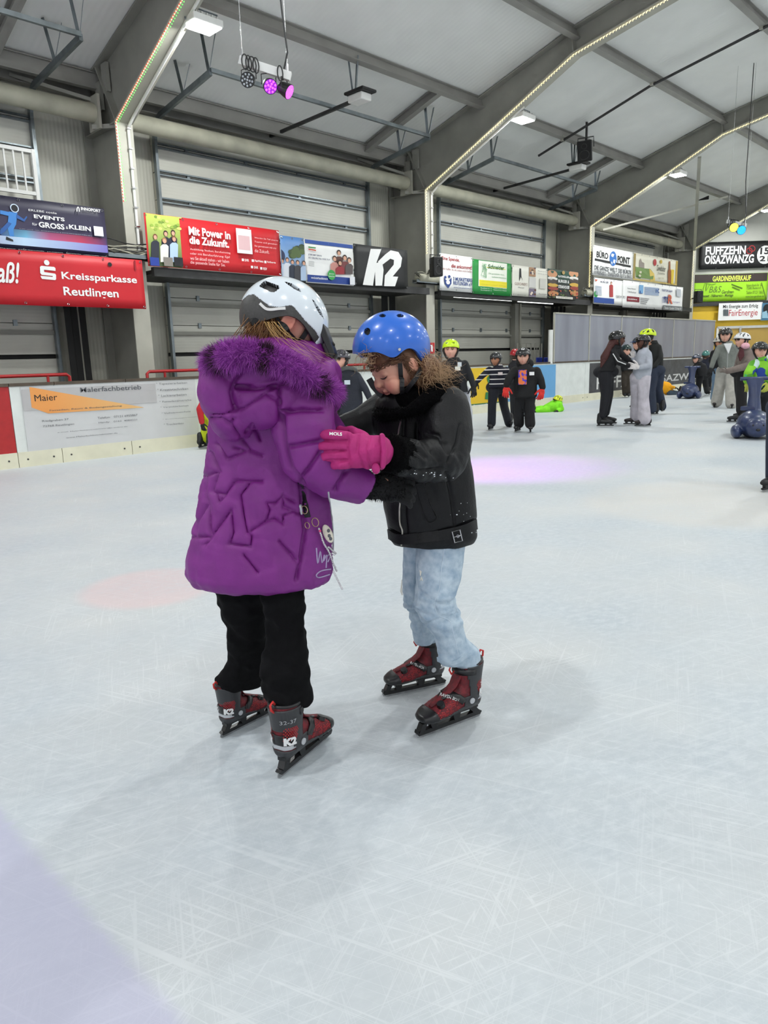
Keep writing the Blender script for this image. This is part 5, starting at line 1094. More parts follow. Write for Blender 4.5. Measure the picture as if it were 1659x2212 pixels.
person('man in open grey zip hoodie and grey sweatpants', (1556, 882), (1567, 707, 740), -28, [(740, 1572, 8), (748, 1571, 20), (765, 1571, 21), (782, 1571, 20), (795, 1572, 18)],
       [((1554, 752), (1543, 774), (1537, 792), (1533, 806), -.05), ((1588, 752), (1594, 773), (1592, 788), None, -.03)], [((1561, 802), (1554, 838), (1548, 868), (1556, 876), (1532, 884), 0), ((1580, 802), (1579, 838), (1580, 872), (1579, 878), (1582, 886), 0)],
       (118, 122, 116), (176, 172, 164), 'fair', ('bike', (52, 46, 42)), (60, 44, 34), lr=(.14, .12, .125), ar=(.075, .06, .05), boots=(40, 34, 34),
       extra=both(lambda t, J, C, f, s_, u, H, D: MB().prism([J(p, -.205) for p in ((1564, 742), (1582, 741), (1574, 764))], FWH*.03).build('white_shirt', flat((226, 226, 226)), t), lambda t, J, C, f, s_, u, H, D: MB().beam(J((1572, 763), -.215), J((1571, 794), -.205), .012, .012).build('zip', flat((150, 152, 150)), t)))
person('skater half hidden behind the grey-hooded man, in pale jeans', (1542, 873), (1553, 727, 754), 0, [(753, 1553, 8), (760, 1552, 14), (775, 1551, 14), (795, 1551, 13)],
       [((1540, 762), (1535, 780), (1541, 794), None, 0), ((1564, 762), (1566, 780), (1562, 794), None, 0)], [((1547, 798), (1545, 830), (1541, 860), (1544, 866), (1538, 872), 0), ((1556, 798), (1556, 830), (1556, 858), (1556, 862), (1558, 870), 0)],
       (20, 20, 24), (104, 128, 152), 'tan', ('bike', (196, 190, 180)), lr=(.10, .08, .075))
person('woman in brown-grey jacket and black trousers with white helmet', (1590, 913), (1602, 717, 752), -72, [(752, 1609, 9), (760, 1611, 14), (775, 1613, 17), (790, 1612, 17), (804, 1607, 15)],
       [((1620, 765), (1617, 790), (1572, 802), (1564, 801), -.15), ((1602, 766), (1596, 786), (1590, 798), None, .12)], [((1606, 806), (1602, 843), (1601, 886), (1602, 913), (1576, 913), 0), ((1600, 806), (1599, 843), (1604, 884), (1612, 906), (1590, 906), 0)],
       (120, 108, 102), (22, 20, 22), 'fair', ('bike', (226, 226, 226)), (44, 26, 24), glove=(116, 106, 100), depth=.8, ar=(.075, .07, .05), lr=(.12, .095, .085),
       extra=both(lambda t, J, C, f, s_, u, H, D: MB().ell(J((1610, 747), -.10), np.stack([RGT*.075, FWH*.05, UP*.055])).build('pink_scarf', cloth((232, 176, 188)), t, True), lambda t, J, C, f, s_, u, H, D: MB().prism([J(p, -.13) for p in ((1600, 752), (1606, 754), (1608, 768), (1600, 780), (1596, 768))], FWH*.04).build('maroon_front', cloth((84, 40, 44)), t)))
person('child in bright green and blue patterned jacket holding a seal aid', (1648, 936), (1642, 737, 776), -8, [(775, 1644, 12), (783, 1645, 18), (800, 1644, 21), (820, 1643, 20), (838, 1641, 17)],
       [((1628, 788), (1617, 806), (1614, 822), (1616, 838), -.1), ((1663, 788), (1667, 806), (1661, 822), (1656, 838), -.1)], [((1634, 842), (1630, 880), (1628, 910), (1628, 920), (1626, 930), 0), ((1652, 842), (1653, 880), (1655, 910), (1655, 920), (1656, 930), 0)],
       M_CAMO, (24, 24, 28), 'fair', ('bike', (40, 40, 42)), (110, 80, 60), glove=(206, 210, 90), ar=(.075, .068, .058))
person('child in black pushing the far blue seal aid', (1510, 858), (1504, 765, 785), -60, [(784, 1510, 8), (789, 1513, 12), (800, 1516, 13), (812, 1518, 11)],
       [((1503, 789), (1495, 799), (1492, 808), (1490, 813), -.1), ((1520, 789), (1506, 800), (1498, 806), None, .1)], [((1512, 813), (1509, 832), (1508, 848), (1510, 854), (1504, 858), 0), ((1522, 813), (1524, 831), (1527, 846), (1527, 850), (1536, 856), 0)],
       (26, 26, 28), (20, 20, 22), 'fair', ('bike', (40, 52, 76)), lr=(.10, .08, .075), size=.26)
person('small skater with teal and black helmet behind the seal pusher', (1531, 850), (1525, 757, 777), 150, [(776, 1526, 7), (780, 1526, 11), (792, 1527, 12), (806, 1528, 11)],
       [((1517, 783), (1514, 794), (1517, 804), None, 0), ((1536, 783), (1540, 794), (1537, 804), None, 0)], [((1524, 808), (1524, 826), (1525, 842), (1524, 846), (1527, 850), 0), ((1532, 808), (1532, 826), (1532, 842), (1531, 846), (1534, 850), 0)],
       (24, 28, 44), (22, 22, 26), 'fair', ('skate', (60, 120, 112), (20, 20, 22)), size=.26)
person('boy in dark navy padded jacket with white name tag and grey collar', (757, 975), (736, 754, 799), -28, [(800, 752, 14), (808, 752, 22), (830, 755, 24), (860, 757, 27), (893, 757, 27)],
       [((771, 812), (789, 840), (802, 868), (806, 884), -.06), ((734, 812), (725, 842), (726, 868), (728, 884), -.06)], [((768, 896), (768, 930), (768, 955), (767, 962), (770, 974), 0), ((746, 896), (746, 930), (746, 955), (745, 962), (743, 974), 0)],
       (40, 43, 52), (34, 35, 38), 'fair', ('bike', (66, 64, 72)), (60, 44, 36), lr=(.11, .09, .08), extra=both(badge((750, 826), 12, 9, (206, 216, 224), -.18), lambda t, J, C, f, s_, u, H, D: MB().tube([J((752+17*math.cos(a), 801+6*math.sin(a)), .09*math.sin(a)) for a in np.linspace(0, 2*PI, 13)[:-1]], .03, 8, closed=True).build('collar', cloth((92, 94, 92)), t, True)))
person('skater with pink sleeves hidden behind the purple fur hood', (712, 968), (714, 758, 797), -10, [(800, 712, 12), (806, 712, 20), (830, 712, 20), (880, 712, 19)],
       [((727, 812), (725, 850), (734, 896), (733, 906), -.06), ((696, 812), (690, 850), (692, 886), None, -.06)], [((718, 884), (718, 920), (718, 945), (717, 955), (719, 966), 0), ((704, 884), (704, 920), (704, 945), (703, 955), (702, 966), 0)],
       (214, 150, 152), (40, 40, 44), 'fair', ('skate', (232, 206, 212)))
person('child in red and navy jacket with neon yellow trousers by the boards', (442, 970), (468, 812, 846), 60, [(848, 462, 9), (855, 458, 13), (872, 455, 14), (892, 452, 14)],
       [((446, 858), (431, 884), (436, 912), (438, 922), -.08), ((466, 860), (474, 884), (472, 900), None, .08)], [((447, 896), (448, 924), (443, 946), (434, 968), (452, 965), 0), ((458, 896), (460, 924), (458, 946), (454, 969), (470, 966), 0)],
       mat('red_navy_jacket', (190, 34, 44), .8, vscale=3, rgb2=(40, 56, 80), thr=.5, soft=.02), (212, 226, 40), 'fair', ('bike', (60, 60, 62)), lr=(.11, .095, .085))
person('skater with red helmet behind the black coat', (1112, 912), (1113, 753, 780), 160, [(781, 1113, 7), (786, 1113, 12), (805, 1113, 13), (825, 1113, 12)],
       [((1104, 790), (1102, 808), (1104, 822), None, 0), ((1122, 790), (1124, 808), (1122, 822), None, 0)], [((1109, 828), (1109, 865), (1109, 896), (1108, 904), (1112, 910), 0), ((1117, 828), (1117, 865), (1117, 896), (1116, 904), (1120, 910), 0)],
       (36, 36, 40), (30, 30, 34), 'fair', ('skate', (170, 36, 44)))
person('skater at the right picture edge in navy trousers', (1672, 1062), (1692, 700, 760), -90, [(762, 1694, 14), (775, 1695, 26), (820, 1695, 27), (880, 1694, 27)],
       [((1690, 785), (1688, 830), (1684, 860), (1680, 875), -.1)], [((1686, 888), (1676, 965), (1670, 1030), (1676, 1056), (1652, 1062), 0), ((1704, 888), (1704, 965), (1706, 1030), (1712, 1050), (1690, 1056), 0)],
       (40, 44, 52), (34, 42, 60), 'fair', ('skate', (30, 30, 32)), lr=(.115, .085, .065))
# one lying on the ice in lime, one crouched in yellow
def lying(label, foot, head, face, up, spine, arms, legs, top, pants, skin, hel, rr):
    D = float(np.dot(onz(*foot), FWH)); t = thing('person', label, 'person', onz(*foot), 'skaters on the ice'); J = lambda p, dz=0.0: atd(p[0], p[1], D+dz)
    f, s_, u = basis(-FWH*math.cos(math.radians(face))+RGT*math.sin(math.radians(face)), up); C = J(head[:2]); H = head[2]*D/1560.
    body = MB(); head_shape(body, C, f, s_, u, H, 32, 24); P = [J(p, dz) for *p, dz in [(a, b, c) for a, b, c in spine]]; body.capsule(C-u*H*.3, P[0], .05*H/.22, .055*H/.22); body.chain(P, [r*.7 for r in rr])
    jk = MB(); jk.chain(P, rr)
    for a in arms: Q = [J((x, y), z) for x, y, z in a]; jk.chain(Q, [.055, .05, .045]); body.chain(Q, [.036, .033, .03]); q = MB(); hand(q, Q[-1], Q[-1]-Q[-2], UP, 1.0, .5); smoothed(q.build('glove', cloth((40, 42, 46)), t))
    pn = MB()
    for a in legs:
        Q = [J((x, y), z) for x, y, z in a]; pn.chain(Q, [.09, .075, .065]); body.chain(Q, [.06, .05, .042])
        d = Q[-1]-Q[-2]; d /= np.linalg.norm(d); o = link('skate', _SK[(24, 24, 26)][0], t); z_ = -d; x_ = np.cross(np.cross(z_, UP), z_); x_ = x_/np.linalg.norm(x_) if np.linalg.norm(x_) > .1 else RGT; y_ = np.cross(z_, x_); p = Q[-1]+d*.16-x_*.05
        o.matrix_basis = Matrix(((x_[0], y_[0], z_[0], p[0]), (x_[1], y_[1], z_[1], p[1]), (x_[2], y_[2], z_[2], p[2]), (0, 0, 0, 1)))
        for n, me in zip(('blade_holder', 'blade'), _SK[(24, 24, 26)][1:]): c = link(n, me); c.parent = o
    ob = remesh(body, 'body', skin_mat(skin), .0105, 2, .5, t); paint(ob.data, np.ones((1, 3))); remesh(jk, 'jacket', cloth(top), .013, 4, .5, t); remesh(pn, 'trousers', cloth(pants), .013, 4, .5, t); helmet(t, C, f, s_, u, H, *hel); return t
lying('child in neon green suit and yellow helmet lying on the ice', (1188, 889), (1204, 865, 20), -50, UP*.85+RGT*.5, [(1203, 872, 0), (1198, 878, 0), (1183, 884, 0)], [[(1210, 874, -.1), (1214, 884, -.12), (1206, 887, -.15)]],
      [[(1184, 884, .05), (1168, 883, .05), (1152, 885, .05)], [(1182, 885, -.12), (1172, 886, -.15), (1160, 887, -.15)]], (130, 226, 40), (130, 226, 40), 'fair', ('bike', (220, 230, 40)), [.13, .15, .13])
lying('skater in bright yellow-orange jacket crouched down by the far boards', (1441, 853), (1424, 838, 16), 160, UP*.4-RGT*.8, [(1432, 832, 0), (1438, 838, 0), (1443, 843, 0)], [[(1438, 834, -.12), (1448, 835, -.15), (1456, 837, -.15)]],
      [[(1446, 846, .05), (1454, 848, .05), (1462, 849, .05)], [(1446, 848, -.1), (1456, 850, -.1), (1464, 850, -.1)]], (244, 166, 16), (62, 78, 92), 'fair', ('skate', (230, 160, 30)), [.13, .19, .15])
# ================================================================== blue seal skating aids
M_SEAL = mat('blue_seal_plastic', (44, 56, 92), .35, var=.08, vscale=6, coat=.2)
def seal_aid(label, foot, s, yaw):
    P = onz(*foot); t = thing('seal_aid', label, 'skating aid', P, 'blue seal skating aids'); f = -FWH*math.cos(yaw)+RGT*math.sin(yaw); l = np.cross(UP, f)
    q = lambda x, y, z: P+(f*x+l*y+UP*z)*s
    g = MB(); g.ell(q(.06, 0, .20), np.stack([f*.36*s, l*.24*s, UP*.20*s]), 24, 16); g.ell(q(.36, 0, .17), np.stack([f*.14*s, l*.15*s, UP*.14*s]), 20, 14); g.ell(q(-.18, 0, .14), np.stack([f*.26*s, l*.22*s, UP*.13*s]), 20, 14)
    for k in (-1, 1): g.ell(q(.16, k*.24, .10), np.stack([f*.20*s, l*.08*s, UP*.10*s]), 16, 10)
    for x, y, z, hw, hd in ((-.10, 0, .28, .13, .12), (-.12, 0, .45, .085, .07), (-.14, 0, .62, .085, .055), (-.15, 0, .76, .12, .05), (-.15, 0, .82, .15, .04)): pass
    R = []
    for x, z, hw, hd in ((-.08, .22, .15, .14), (-.12, .40, .10, .09), (-.15, .58, .08, .06), (-.17, .72, .09, .05), (-.18, .82, .13, .045), (-.18, .86, .14, .04)): R.append([q(x+hd*math.sin(a), hw*math.cos(a), z) for a in np.linspace(0, 2*PI, 21)[:-1]])
    g.loft(R); remesh(g, 'seal_body', M_SEAL, .013*max(s, .8), 6, .5, t)
    g = MB(); g.tube([q(-.18, -.20, .84), q(-.18, .20, .84)], .028*s, 10); smoothed(g.build('handle', M_SEAL, t))
    g = MB(); g.bb((0, 0, 0), (.17*s, .2*s, .06*s)); g.xf(Matrix.Translation(Vector(q(-.02, 0, .38)))); g.xf(Matrix.Identity(4)); bev(g.build('back_step', M_SEAL, t), .01)
    for k in (-1, 1): g = MB(); g.ell(q(.47, k*.06, .21), np.stack([f*.012, l*.018, UP*.018])*s, 8, 6); g.build('eye', M_BLACK, t, True)
    g = MB(); g.ell(q(.50, 0, .15), np.stack([f*.012, l*.03, UP*.02])*s, 8, 6); g.build('nose', M_BLACK, t, True)
seal_aid('large dark blue seal skating aid in front of the green-jacketed child', (1626, 944), 1.0, -.35)
seal_aid('smaller looking blue seal skating aid pushed by the child in black', (1490, 860), 1.0, -.55)
# ================================================================== the two children in front: shared tools
from mathutils.bvhtree import BVHTree
def bvh_of(*obs):
    V = []; F = []
    for o in obs:
        n = len(V); V += [tuple(v) for v in verts_of(o.data)]; F += [tuple(i+n for i in p.vertices) for p in o.data.polygons]
    return BVHTree.FromPolygons(V, F)
def surf(bv, px, py, off=.0, D=None):
    """point on a modelled surface under a picture position, lifted by off along the surface normal"""
    d = Vector(ray(px, py)).normalized(); h = bv.ray_cast(Vector(C0), d)
    if h[0] is None: return atd(px, py, 2.12 if D is None else D), -FWH
    n = h[1]; n = -n if n.dot(d) > 0 else n; return np.array(h[0]+n*off), np.array(n)
def strip(mb, pts, nrm, w, th):
    """flat band along a path"""
    n = len(pts); P = [np.asarray(p, float) for p in pts]; R = []
    for i in range(n):
        t = P[min(i+1, n-1)]-P[max(i-1, 0)]; t = t/(np.linalg.norm(t)+1e-9); k = np.asarray(nrm[i], float); s_ = np.cross(t, k); s_ /= np.linalg.norm(s_)+1e-9; k = np.cross(s_, t); ww = w[i] if hasattr(w, '__len__') else w
        R.append([P[i]-s_*ww/2-k*th/2, P[i]+s_*ww/2-k*th/2, P[i]+s_*ww/2+k*th/2, P[i]-s_*ww/2+k*th/2])
    mb.loft(R); return mb
def dense(P, k=6):
    P = np.asarray(P, float); out = []
    for i in range(len(P)-1):
        p0, p1, p2, p3 = P[max(i-1, 0)], P[i], P[i+1], P[min(i+2, len(P)-1)]
        for j in range(k):
            t = j/k; out.append(.5*((2*p1)+(-p0+p2)*t+(2*p0-5*p1+4*p2-p3)*t*t+(-p0+3*p1-3*p2+p3)*t**3))
    out.append(P[-1]); return np.array(out)
def band_on(bv, pxs, w, th, name, m, parent, off=.004, D=None, k=6):
    pts = dense(pxs, k); Q = [surf(bv, x, y, off, D) for x, y in pts]; g = MB(); strip(g, [q[0] for q in Q], [q[1] for q in Q], w, th); return smoothed(g.build(name, m, parent), 50)
def tube_on(bv, pxs, r, name, m, parent, off=.002, D=None, k=6, n=6, closed=False):
    pts = dense(pxs, k); g = MB(); g.tube([surf(bv, x, y, off, D)[0] for x, y in pts], r, n, closed=closed); return smoothed(g.build(name, m, parent), 60)
def ripple(P, amp, freq, seed, k=7, sq=(1, 1, 1)):
    R = np.random.default_rng(seed); out = np.zeros(len(P)); P = P*np.array(sq)
    W = np.stack([np.sin(P @ (R.normal(size=3)*freq*.6)+R.uniform(0, 6)) for _ in range(3)], 1)
    for _ in range(k): out += np.sin(P @ (R.normal(size=3)*freq)+R.uniform(0, 6)+1.3*W @ R.normal(size=3))
    return amp*out/math.sqrt(k)
def seg_dist(Q, line):
    L = np.asarray(line, float); best = np.full(len(Q), 1e9)
    for a, b in zip(L, L[1:]):
        d = b-a; t = np.clip(((Q-a) @ d)/(d @ d+1e-9), 0, 1); best = np.minimum(best, np.linalg.norm(Q-(a+t[:, None]*d), axis=1))
    return best
def crease(o, lines, depth, sig, puff=0.0, pr=22.0):
    me = o.data; V = verts_of(me); Nn = norms_of(me); q = pix(V); vis = ((Nn @ -FWH) > .05); dmin = np.full(len(V), 1e9)
    for l in lines: dmin = np.minimum(dmin, seg_dist(q, l))
    disp = -depth*np.exp(-(dmin/sig)**2)+puff*(1-np.exp(-dmin/pr))
    V = V+Nn*(disp*np.clip((Nn @ -FWH)*3, 0, 1)*vis)[:, None]; set_verts(me, V)
def rough_up(o, amp, freq, seed, sq=(1, 1, 1), mask=None):
    me = o.data; V = verts_of(me); d = ripple(V, amp, freq, seed, sq=sq); d = d if mask is None else d*mask(V); set_verts(me, V+norms_of(me)*d[:, None])
def rows_loft(mb, rows, D, depth=.75, p=.9, n=32, amin=0.0):
    """body outline row by row: (y, left, right) in the picture, D ahead (number or per row)"""
    R = []
    for i, (y, l, r) in enumerate(rows):
        d = D[i] if hasattr(D, '__len__') else D; a, b = atd(l, y, d), atd(r, y, d); c = (a+b)/2; hw = np.linalg.norm(b-a)/2; dd = depth[i] if hasattr(depth, '__len__') else depth; hd = max(hw*dd, amin)
        R.append([c+RGT*hw*math.copysign(abs(math.cos(k))**p, math.cos(k))+FWH*hd*math.copysign(abs(math.sin(k))**p, math.sin(k)) for k in np.linspace(0, 2*PI, n+1)[:-1]])
    mb.loft(R); return R
def inside(poly, Q):
    P = np.asarray(poly, float); r = np.zeros(len(Q), bool); j = len(P)-1
    for i in range(len(P)):
        c = ((P[i, 1] > Q[:, 1]) != (P[j, 1] > Q[:, 1])) & (Q[:, 0] < (P[j, 0]-P[i, 0])*(Q[:, 1]-P[i, 1])/(P[j, 1]-P[i, 1]+1e-12)+P[i, 0]); r ^= c; j = i
    return r
def hair_strands(paths, r, name, m, parent, n=3):
    g = MB()
    for P in paths: k = len(P); g.tube(P, [r*(1-.75*i/(k-1)) for i in range(k)], n, cap=False)
    return tag(g.build(name, m, parent, True), kind='stuff')
def fur(path, rad, count, ln, m_list, parent, name='fur', seed=1, w=.0011, closed=True, droop=.35, pick=None, lean=None):
    R = np.random.default_rng(seed); P = dense(list(path)+([path[0]] if closed else []), 10); rad = np.interp(np.linspace(0, 1, len(P)), np.linspace(0, 1, len(rad)), rad) if hasattr(rad, '__len__') else np.full(len(P), rad)
    gs = [MB() for _ in m_list]
    for _ in range(count):
        i = int(R.integers(0, len(P)-1)); f = R.random(); c = P[i]*(1-f)+P[i+1]*f; t = P[i+1]-P[i]; t /= np.linalg.norm(t)+1e-9; a = R.random()*2*PI
        u = np.cross(t, UP); u /= np.linalg.norm(u)+1e-9; v = np.cross(u, t); n = u*math.cos(a)+v*math.sin(a); b = c+n*rad[i]*.92; d = n+R.normal(size=3)*.32+t*R.normal()*.35
        if lean is not None: d = d+lean
        d /= np.linalg.norm(d); L = ln*R.uniform(.6, 1.25); m1 = b+d*L*.55; e = b+d*L-UP*L*droop*R.uniform(.5, 1.2)*.5
        s_ = np.cross(d, R.normal(size=3)); s_ /= np.linalg.norm(s_)+1e-9; s_ = s_*w; k = pick(c, R) if pick else int(R.integers(0, len(m_list)))
        gs[k].add([b-s_, b+s_, m1+s_*.7, m1-s_*.7, e], [(0, 1, 2, 3), (3, 2, 4)])
    for g, m in zip(gs, m_list):
        if g.v: tag(g.build(name, m, parent), kind='stuff')
def px_helmet(name, parent, cc, f, s_, u, R, rim, mats, near, vents=(), zones=(), nu=280, nv=130, depth=.09, bump=None):
    """helmet shell whose openings and colour fields are drawn on the visible side and mirrored to the other"""
    V = []; F = []; fr = []
    for j in range(nv+1):
        for i in range(nu):
            ph = 2*PI*i/nu; t = max(.015, rim(ph)*j/nv); V.append((R[0]*math.sin(t)*math.cos(ph), R[1]*math.sin(t)*math.sin(ph), R[2]*math.cos(t))); fr.append(j/nv)
    V = np.array(V); B = np.stack([f, s_, u]); W = lambda L: cc+L @ B
    mir = V.copy(); mir[:, 1] = np.abs(V[:, 1])*near; q = pix(W(mir)); sc = np.ones(len(V)); vm = np.zeros(len(V), bool)
    for p in vents: vm |= inside(p, q)
    sc[vm] = 1-depth; zi = np.zeros(len(V), int)
    for k, p in zones: zi[inside(p, q)] = k
    if bump is not None: sc += bump(V, zi, vm, q)
    out = V*sc[:, None]; inn = V*.90; inn[:, 2] = V[:, 2]*.90; n1 = len(V); mi = []
    for j in range(nv):
        for i in range(nu):
            a = j*nu+i; b = j*nu+(i+1) % nu; F.append((a, a+nu, b+nu, b)); mi.append(1 if vm[[a, b, a+nu, b+nu]].sum() >= 2 else int(np.bincount(zi[[a, b, a+nu, b+nu]]).argmax()))
            F.append((a+n1, b+n1, b+nu+n1, a+nu+n1)); mi.append(1)
    for i in range(nu): a = nv*nu+i; b = nv*nu+(i+1) % nu; F.append((a, a+n1, b+n1, b)); mi.append(int(zi[a]))
    F.append(tuple(range(nu))); mi.append(0)
    g = MB(); g.v = [tuple(p) for p in np.vstack([W(out), W(inn)])]; g.f = F; g.mi = mi; return smoothed(g.build(name, mats, parent), 45)
def hair_cap(C, f, s_, u, H, m, parent, sc=1.05, front=.20, side=-.02, low=-.42):
    g = MB(); head_shape(g, np.zeros(3), np.array([1., 0, 0]), np.array([0, 1., 0]), np.array([0, 0, 1.]), 1.0, 64, 48, ears=False); V = np.array(g.v); keep = []
    for fc in g.f:
        c = V[list(fc)].mean(0)
        if c[2] > front+.25*max(0, -c[0]) or (c[0] < side+.05 and c[2] > low): keep.append(fc)
    Wd = C+(V*sc) @ np.stack([f, s_, u])*H; q = MB(); q.add(Wd, keep); o = q.build('hair', m, parent, True); sd = o.modifiers.new('s', 'SOLIDIFY'); sd.thickness = .006; return o

# ------------------------------------------------------------------ recreational ice skate, built once in its own axes and reused
M_SHELL = mat('charcoal_shell', (50, 51, 54), .42, var=.08, vscale=12); M_TOE = mat('black_toe_cap', (24, 24, 26), .32, var=.12, vscale=30); M_BLADE = mat('worn_blade_steel', (158, 160, 162), .35, .5, .25, 30)
M_MESHRED = mat('dark_red_mesh', (116, 24, 34), .65, bump=.5, bscale=300, bdist=.002, vscale=60, rgb2=(70, 16, 24), thr=.55, soft=.3)
M_REDDOT = mat('bright_red_print', (172, 32, 36), .5); M_SILV = mat('silver_panel', (188, 190, 194), .35, .3); M_TAB = mat('red_pull_tab', (196, 44, 40), .6)
def foot_base():
    g = MB(); R = []
    for x, w, z0, z1 in ((-.004, .018, .075, .13), (.012, .031, .062, .15), (.05, .036, .060, .17), (.10, .036, .060, .165), (.14, .039, .060, .145), (.18, .044, .060, .128), (.215, .045, .060, .112), (.245, .040, .062, .100), (.268, .027, .066, .088), (.275, .012, .070, .080)):
        zc, h = (z0+z1)/2, (z1-z0)/2; R.append([(x, 1.2*w*math.copysign(abs(math.cos(a))**.8, math.cos(a)), zc+h*math.copysign(abs(math.sin(a))**.8, math.sin(a))) for a in np.linspace(0, 2*PI, 25)[:-1]])
    g.loft(R); R = []
    for z, xc, rx, ry in ((.09, .045, .047, .043), (.13, .047, .054, .045), (.17, .046, .055, .046), (.205, .043, .056, .049), (.235, .040, .058, .051), (.252, .038, .058, .052)): R.append([(xc+rx*math.cos(a), ry*math.sin(a), z) for a in np.linspace(0, 2*PI, 25)[:-1]])
    g.loft(R); return g
def sub_shell(me, keep, off, th, name, m):
    V = verts_of(me); Nn = norms_of(me); cs = face_centers(me); idx = [i for i in range(len(cs)) if keep(*cs[i])]; used = {}; nv = []; nf = []
    for i in idx:
        f = []
        for v in me.polygons[i].vertices:
            if v not in used: used[v] = len(nv); nv.append(V[v]+Nn[v]*off)
            f.append(used[v])
        nf.append(tuple(f))
    # thickness towards the boot
    n = len(nv); inv = list(used.keys()); bv_ = [V[v]+Nn[v]*(off-th) for v in inv]; ed = {}
    for f in nf:
        for a, b in zip(f, f[1:]+f[:1]): ed[(a, b)] = ed.get((a, b), 0)+1
    fs = nf+[tuple(i+n for i in f[::-1]) for f in nf]+[(b, a, a+n, b+n) for (a, b) in ed if (b, a) not in ed]
    g = MB(); g.add(nv+bv_, fs); return g.mesh(name, m, True)
def build_skate_meshes():
    P = {}; base = remesh(foot_base(), 'boot', M_MESHRED, .004, 6, .5); me = base.data; bpy.data.objects.remove(base); P['boot'] = me
    bv = BVHTree.FromPolygons([tuple(v) for v in verts_of(me)], [tuple(p.vertices) for p in me.polygons])
    P['toe_cap'] = sub_shell(me, lambda x, y, z: (x > .222+.35*(z-.085) and z < .115) or (z < .074+.05*max(0, x-.1) and x > .09), .004, .008, 'toe_cap', M_TOE)
    P['heel_shell'] = sub_shell(me, lambda x, y, z: z < .093-.12*max(0, x-.05)+.25*max(0, .06-abs(x-.07))*0 and x < .16, .0035, .006, 'heel_shell', M_SHELL)
    P['cuff'] = sub_shell(me, lambda x, y, z: (z > .195 and z < .243 and x < .075) or (.105 < z <= .2 and abs(x-.045-.0) < .022 and x < .09) or (.12 < z < .2 and x < .02 and False) or (.165 < z <= .2 and x < .07) or (.09 < z < .125 and .03 < x < .095), .0045, .008, 'cuff', M_SHELL)
    P['heel_panel'] = sub_shell(me, lambda x, y, z: x < .036 and .114 < z < .150, .0035, .005, 'heel_panel', M_TOE)
    P['silver_heel'] = sub_shell(me, lambda x, y, z: x < .036 and .098 < z < .113, .002, .004, 'silver_heel', M_SILV)
    P['liner'] = MB().tube([(.040+.055*math.cos(a), .049*math.sin(a), .250-.004*math.cos(a)) for a in np.linspace(0, 2*PI, 25)[:-1]], .006, 8, closed=True).mesh('liner', M_TOE, True)
    h = MB()     # blade holder: top rail, foot rail and four struts, so light shows through between them
    h.prism([(-.012, -.011, .014), (-.02, -.011, .024), (-.012, -.011, .03), (.27, -.011, .03), (.288, -.011, .036), (.292, -.011, .024), (.285, -.011, .014)], (0, .022, 0))
    h.prism([(.005, -.017, .052), (.005, -.017, .066), (.25, -.017, .072), (.262, -.017, .058)], (0, .034, 0))
    for a, b, c, d in ((-.008, .020, .012, .045), (.095, .118, .085, .125), (.205, .225, .198, .235), (.262, .285, .245, .268)): h.prism([(a, -.012, .026), (b, -.012, .026), (d, -.015, .056), (c, -.015, .056)], (0, .026, 0))
    P['blade_holder'] = h.mesh('blade_holder', M_TOE)
    P['blade'] = MB().prism([(-.018, -.0016, .02), (-.022, -.0016, .006), (-.014, -.0016, 0), (.265, -.0016, 0), (.288, -.0016, .006), (.294, -.0016, .02)], (0, .0032, 0)).mesh('blade', M_BLADE)
    def ring_strap(pts, w, th):
        g = MB(); Q = []
        for x, y, z, dx, dy, dz in pts:
            hh = bv.ray_cast(Vector((x, y, z)), Vector((dx, dy, dz)).normalized()); Q.append((np.array(hh[0]+hh[1]*.005) if hh[0] else np.array((x, y, z)), np.array(hh[1]) if hh[0] else np.array((0, 0, 1))))
        strip(g, [q[0] for q in Q], [q[1] for q in Q], w, th); return g
    arc = [(.105+.30*0, .12*math.cos(a), .12+.14*math.sin(a), 0, -math.cos(a), -math.sin(a)*1.0) for a in np.linspace(-.15, PI+.15, 19)]
    arc = [(.10+.22*(math.sin(a) if math.sin(a) > 0 else 0)*.55, .12*math.cos(a), .115+.13*max(math.sin(a), -.1), -.35*max(0, math.sin(a)), -math.cos(a), -.75*math.sin(a)) for a in np.linspace(-.15, PI+.15, 19)]
    P['instep_strap'] = ring_strap(arc, .026, .005).mesh('instep_strap', M_TOE, True)
    arc = [(.036+.16*math.cos(a), .16*math.sin(a), .222, -math.cos(a), -math.sin(a), 0) for a in np.linspace(-1.35, 1.35, 15)]
    P['cuff_strap'] = ring_strap(arc, .022, .006).mesh('cuff_strap', M_TOE, True)
    P['buckle'] = MB().box((.088, .018, .222), (.018, .03, .026), Matrix.Rotation(.35, 3, 'Z')).mesh('buckle', M_SHELL)
    def side_hit(x, z, k, off):
        hh = bv.ray_cast(Vector((x, .15*k, z)), Vector((0, -k, 0))); return hh[0]+hh[1]*off, hh[1]
    for k, nm in ((1, 'bolt_a'), (-1, 'bolt_b')):
        p, n = side_hit(.062, .107, k, .006); P[nm] = MB().cyl(p, p+n*.004, .0115, n=16).mesh('pivot_bolt', M_SILV)
    hh = bv.ray_cast(Vector((.20, .10, .17)), Vector((-.05, -.75, -.55))); p, n = hh[0], hh[1]; P['dial'] = MB().cyl(p, p+n*.014, .0165, .014, 20).mesh('lace_dial', M_TOE)
    P['tongue'] = MB().loft([[(x+.0, w*math.cos(a), z+.006*math.sin(a)) for a in np.linspace(0, 2*PI, 13)[:-1]] for x, w, z in ((.225, .010, .112), (.19, .016, .126), (.15, .02, .144), (.115, .023, .168), (.093, .026, .205), (.090, .026, .245))]).mesh('tongue', M_MESHRED, True)
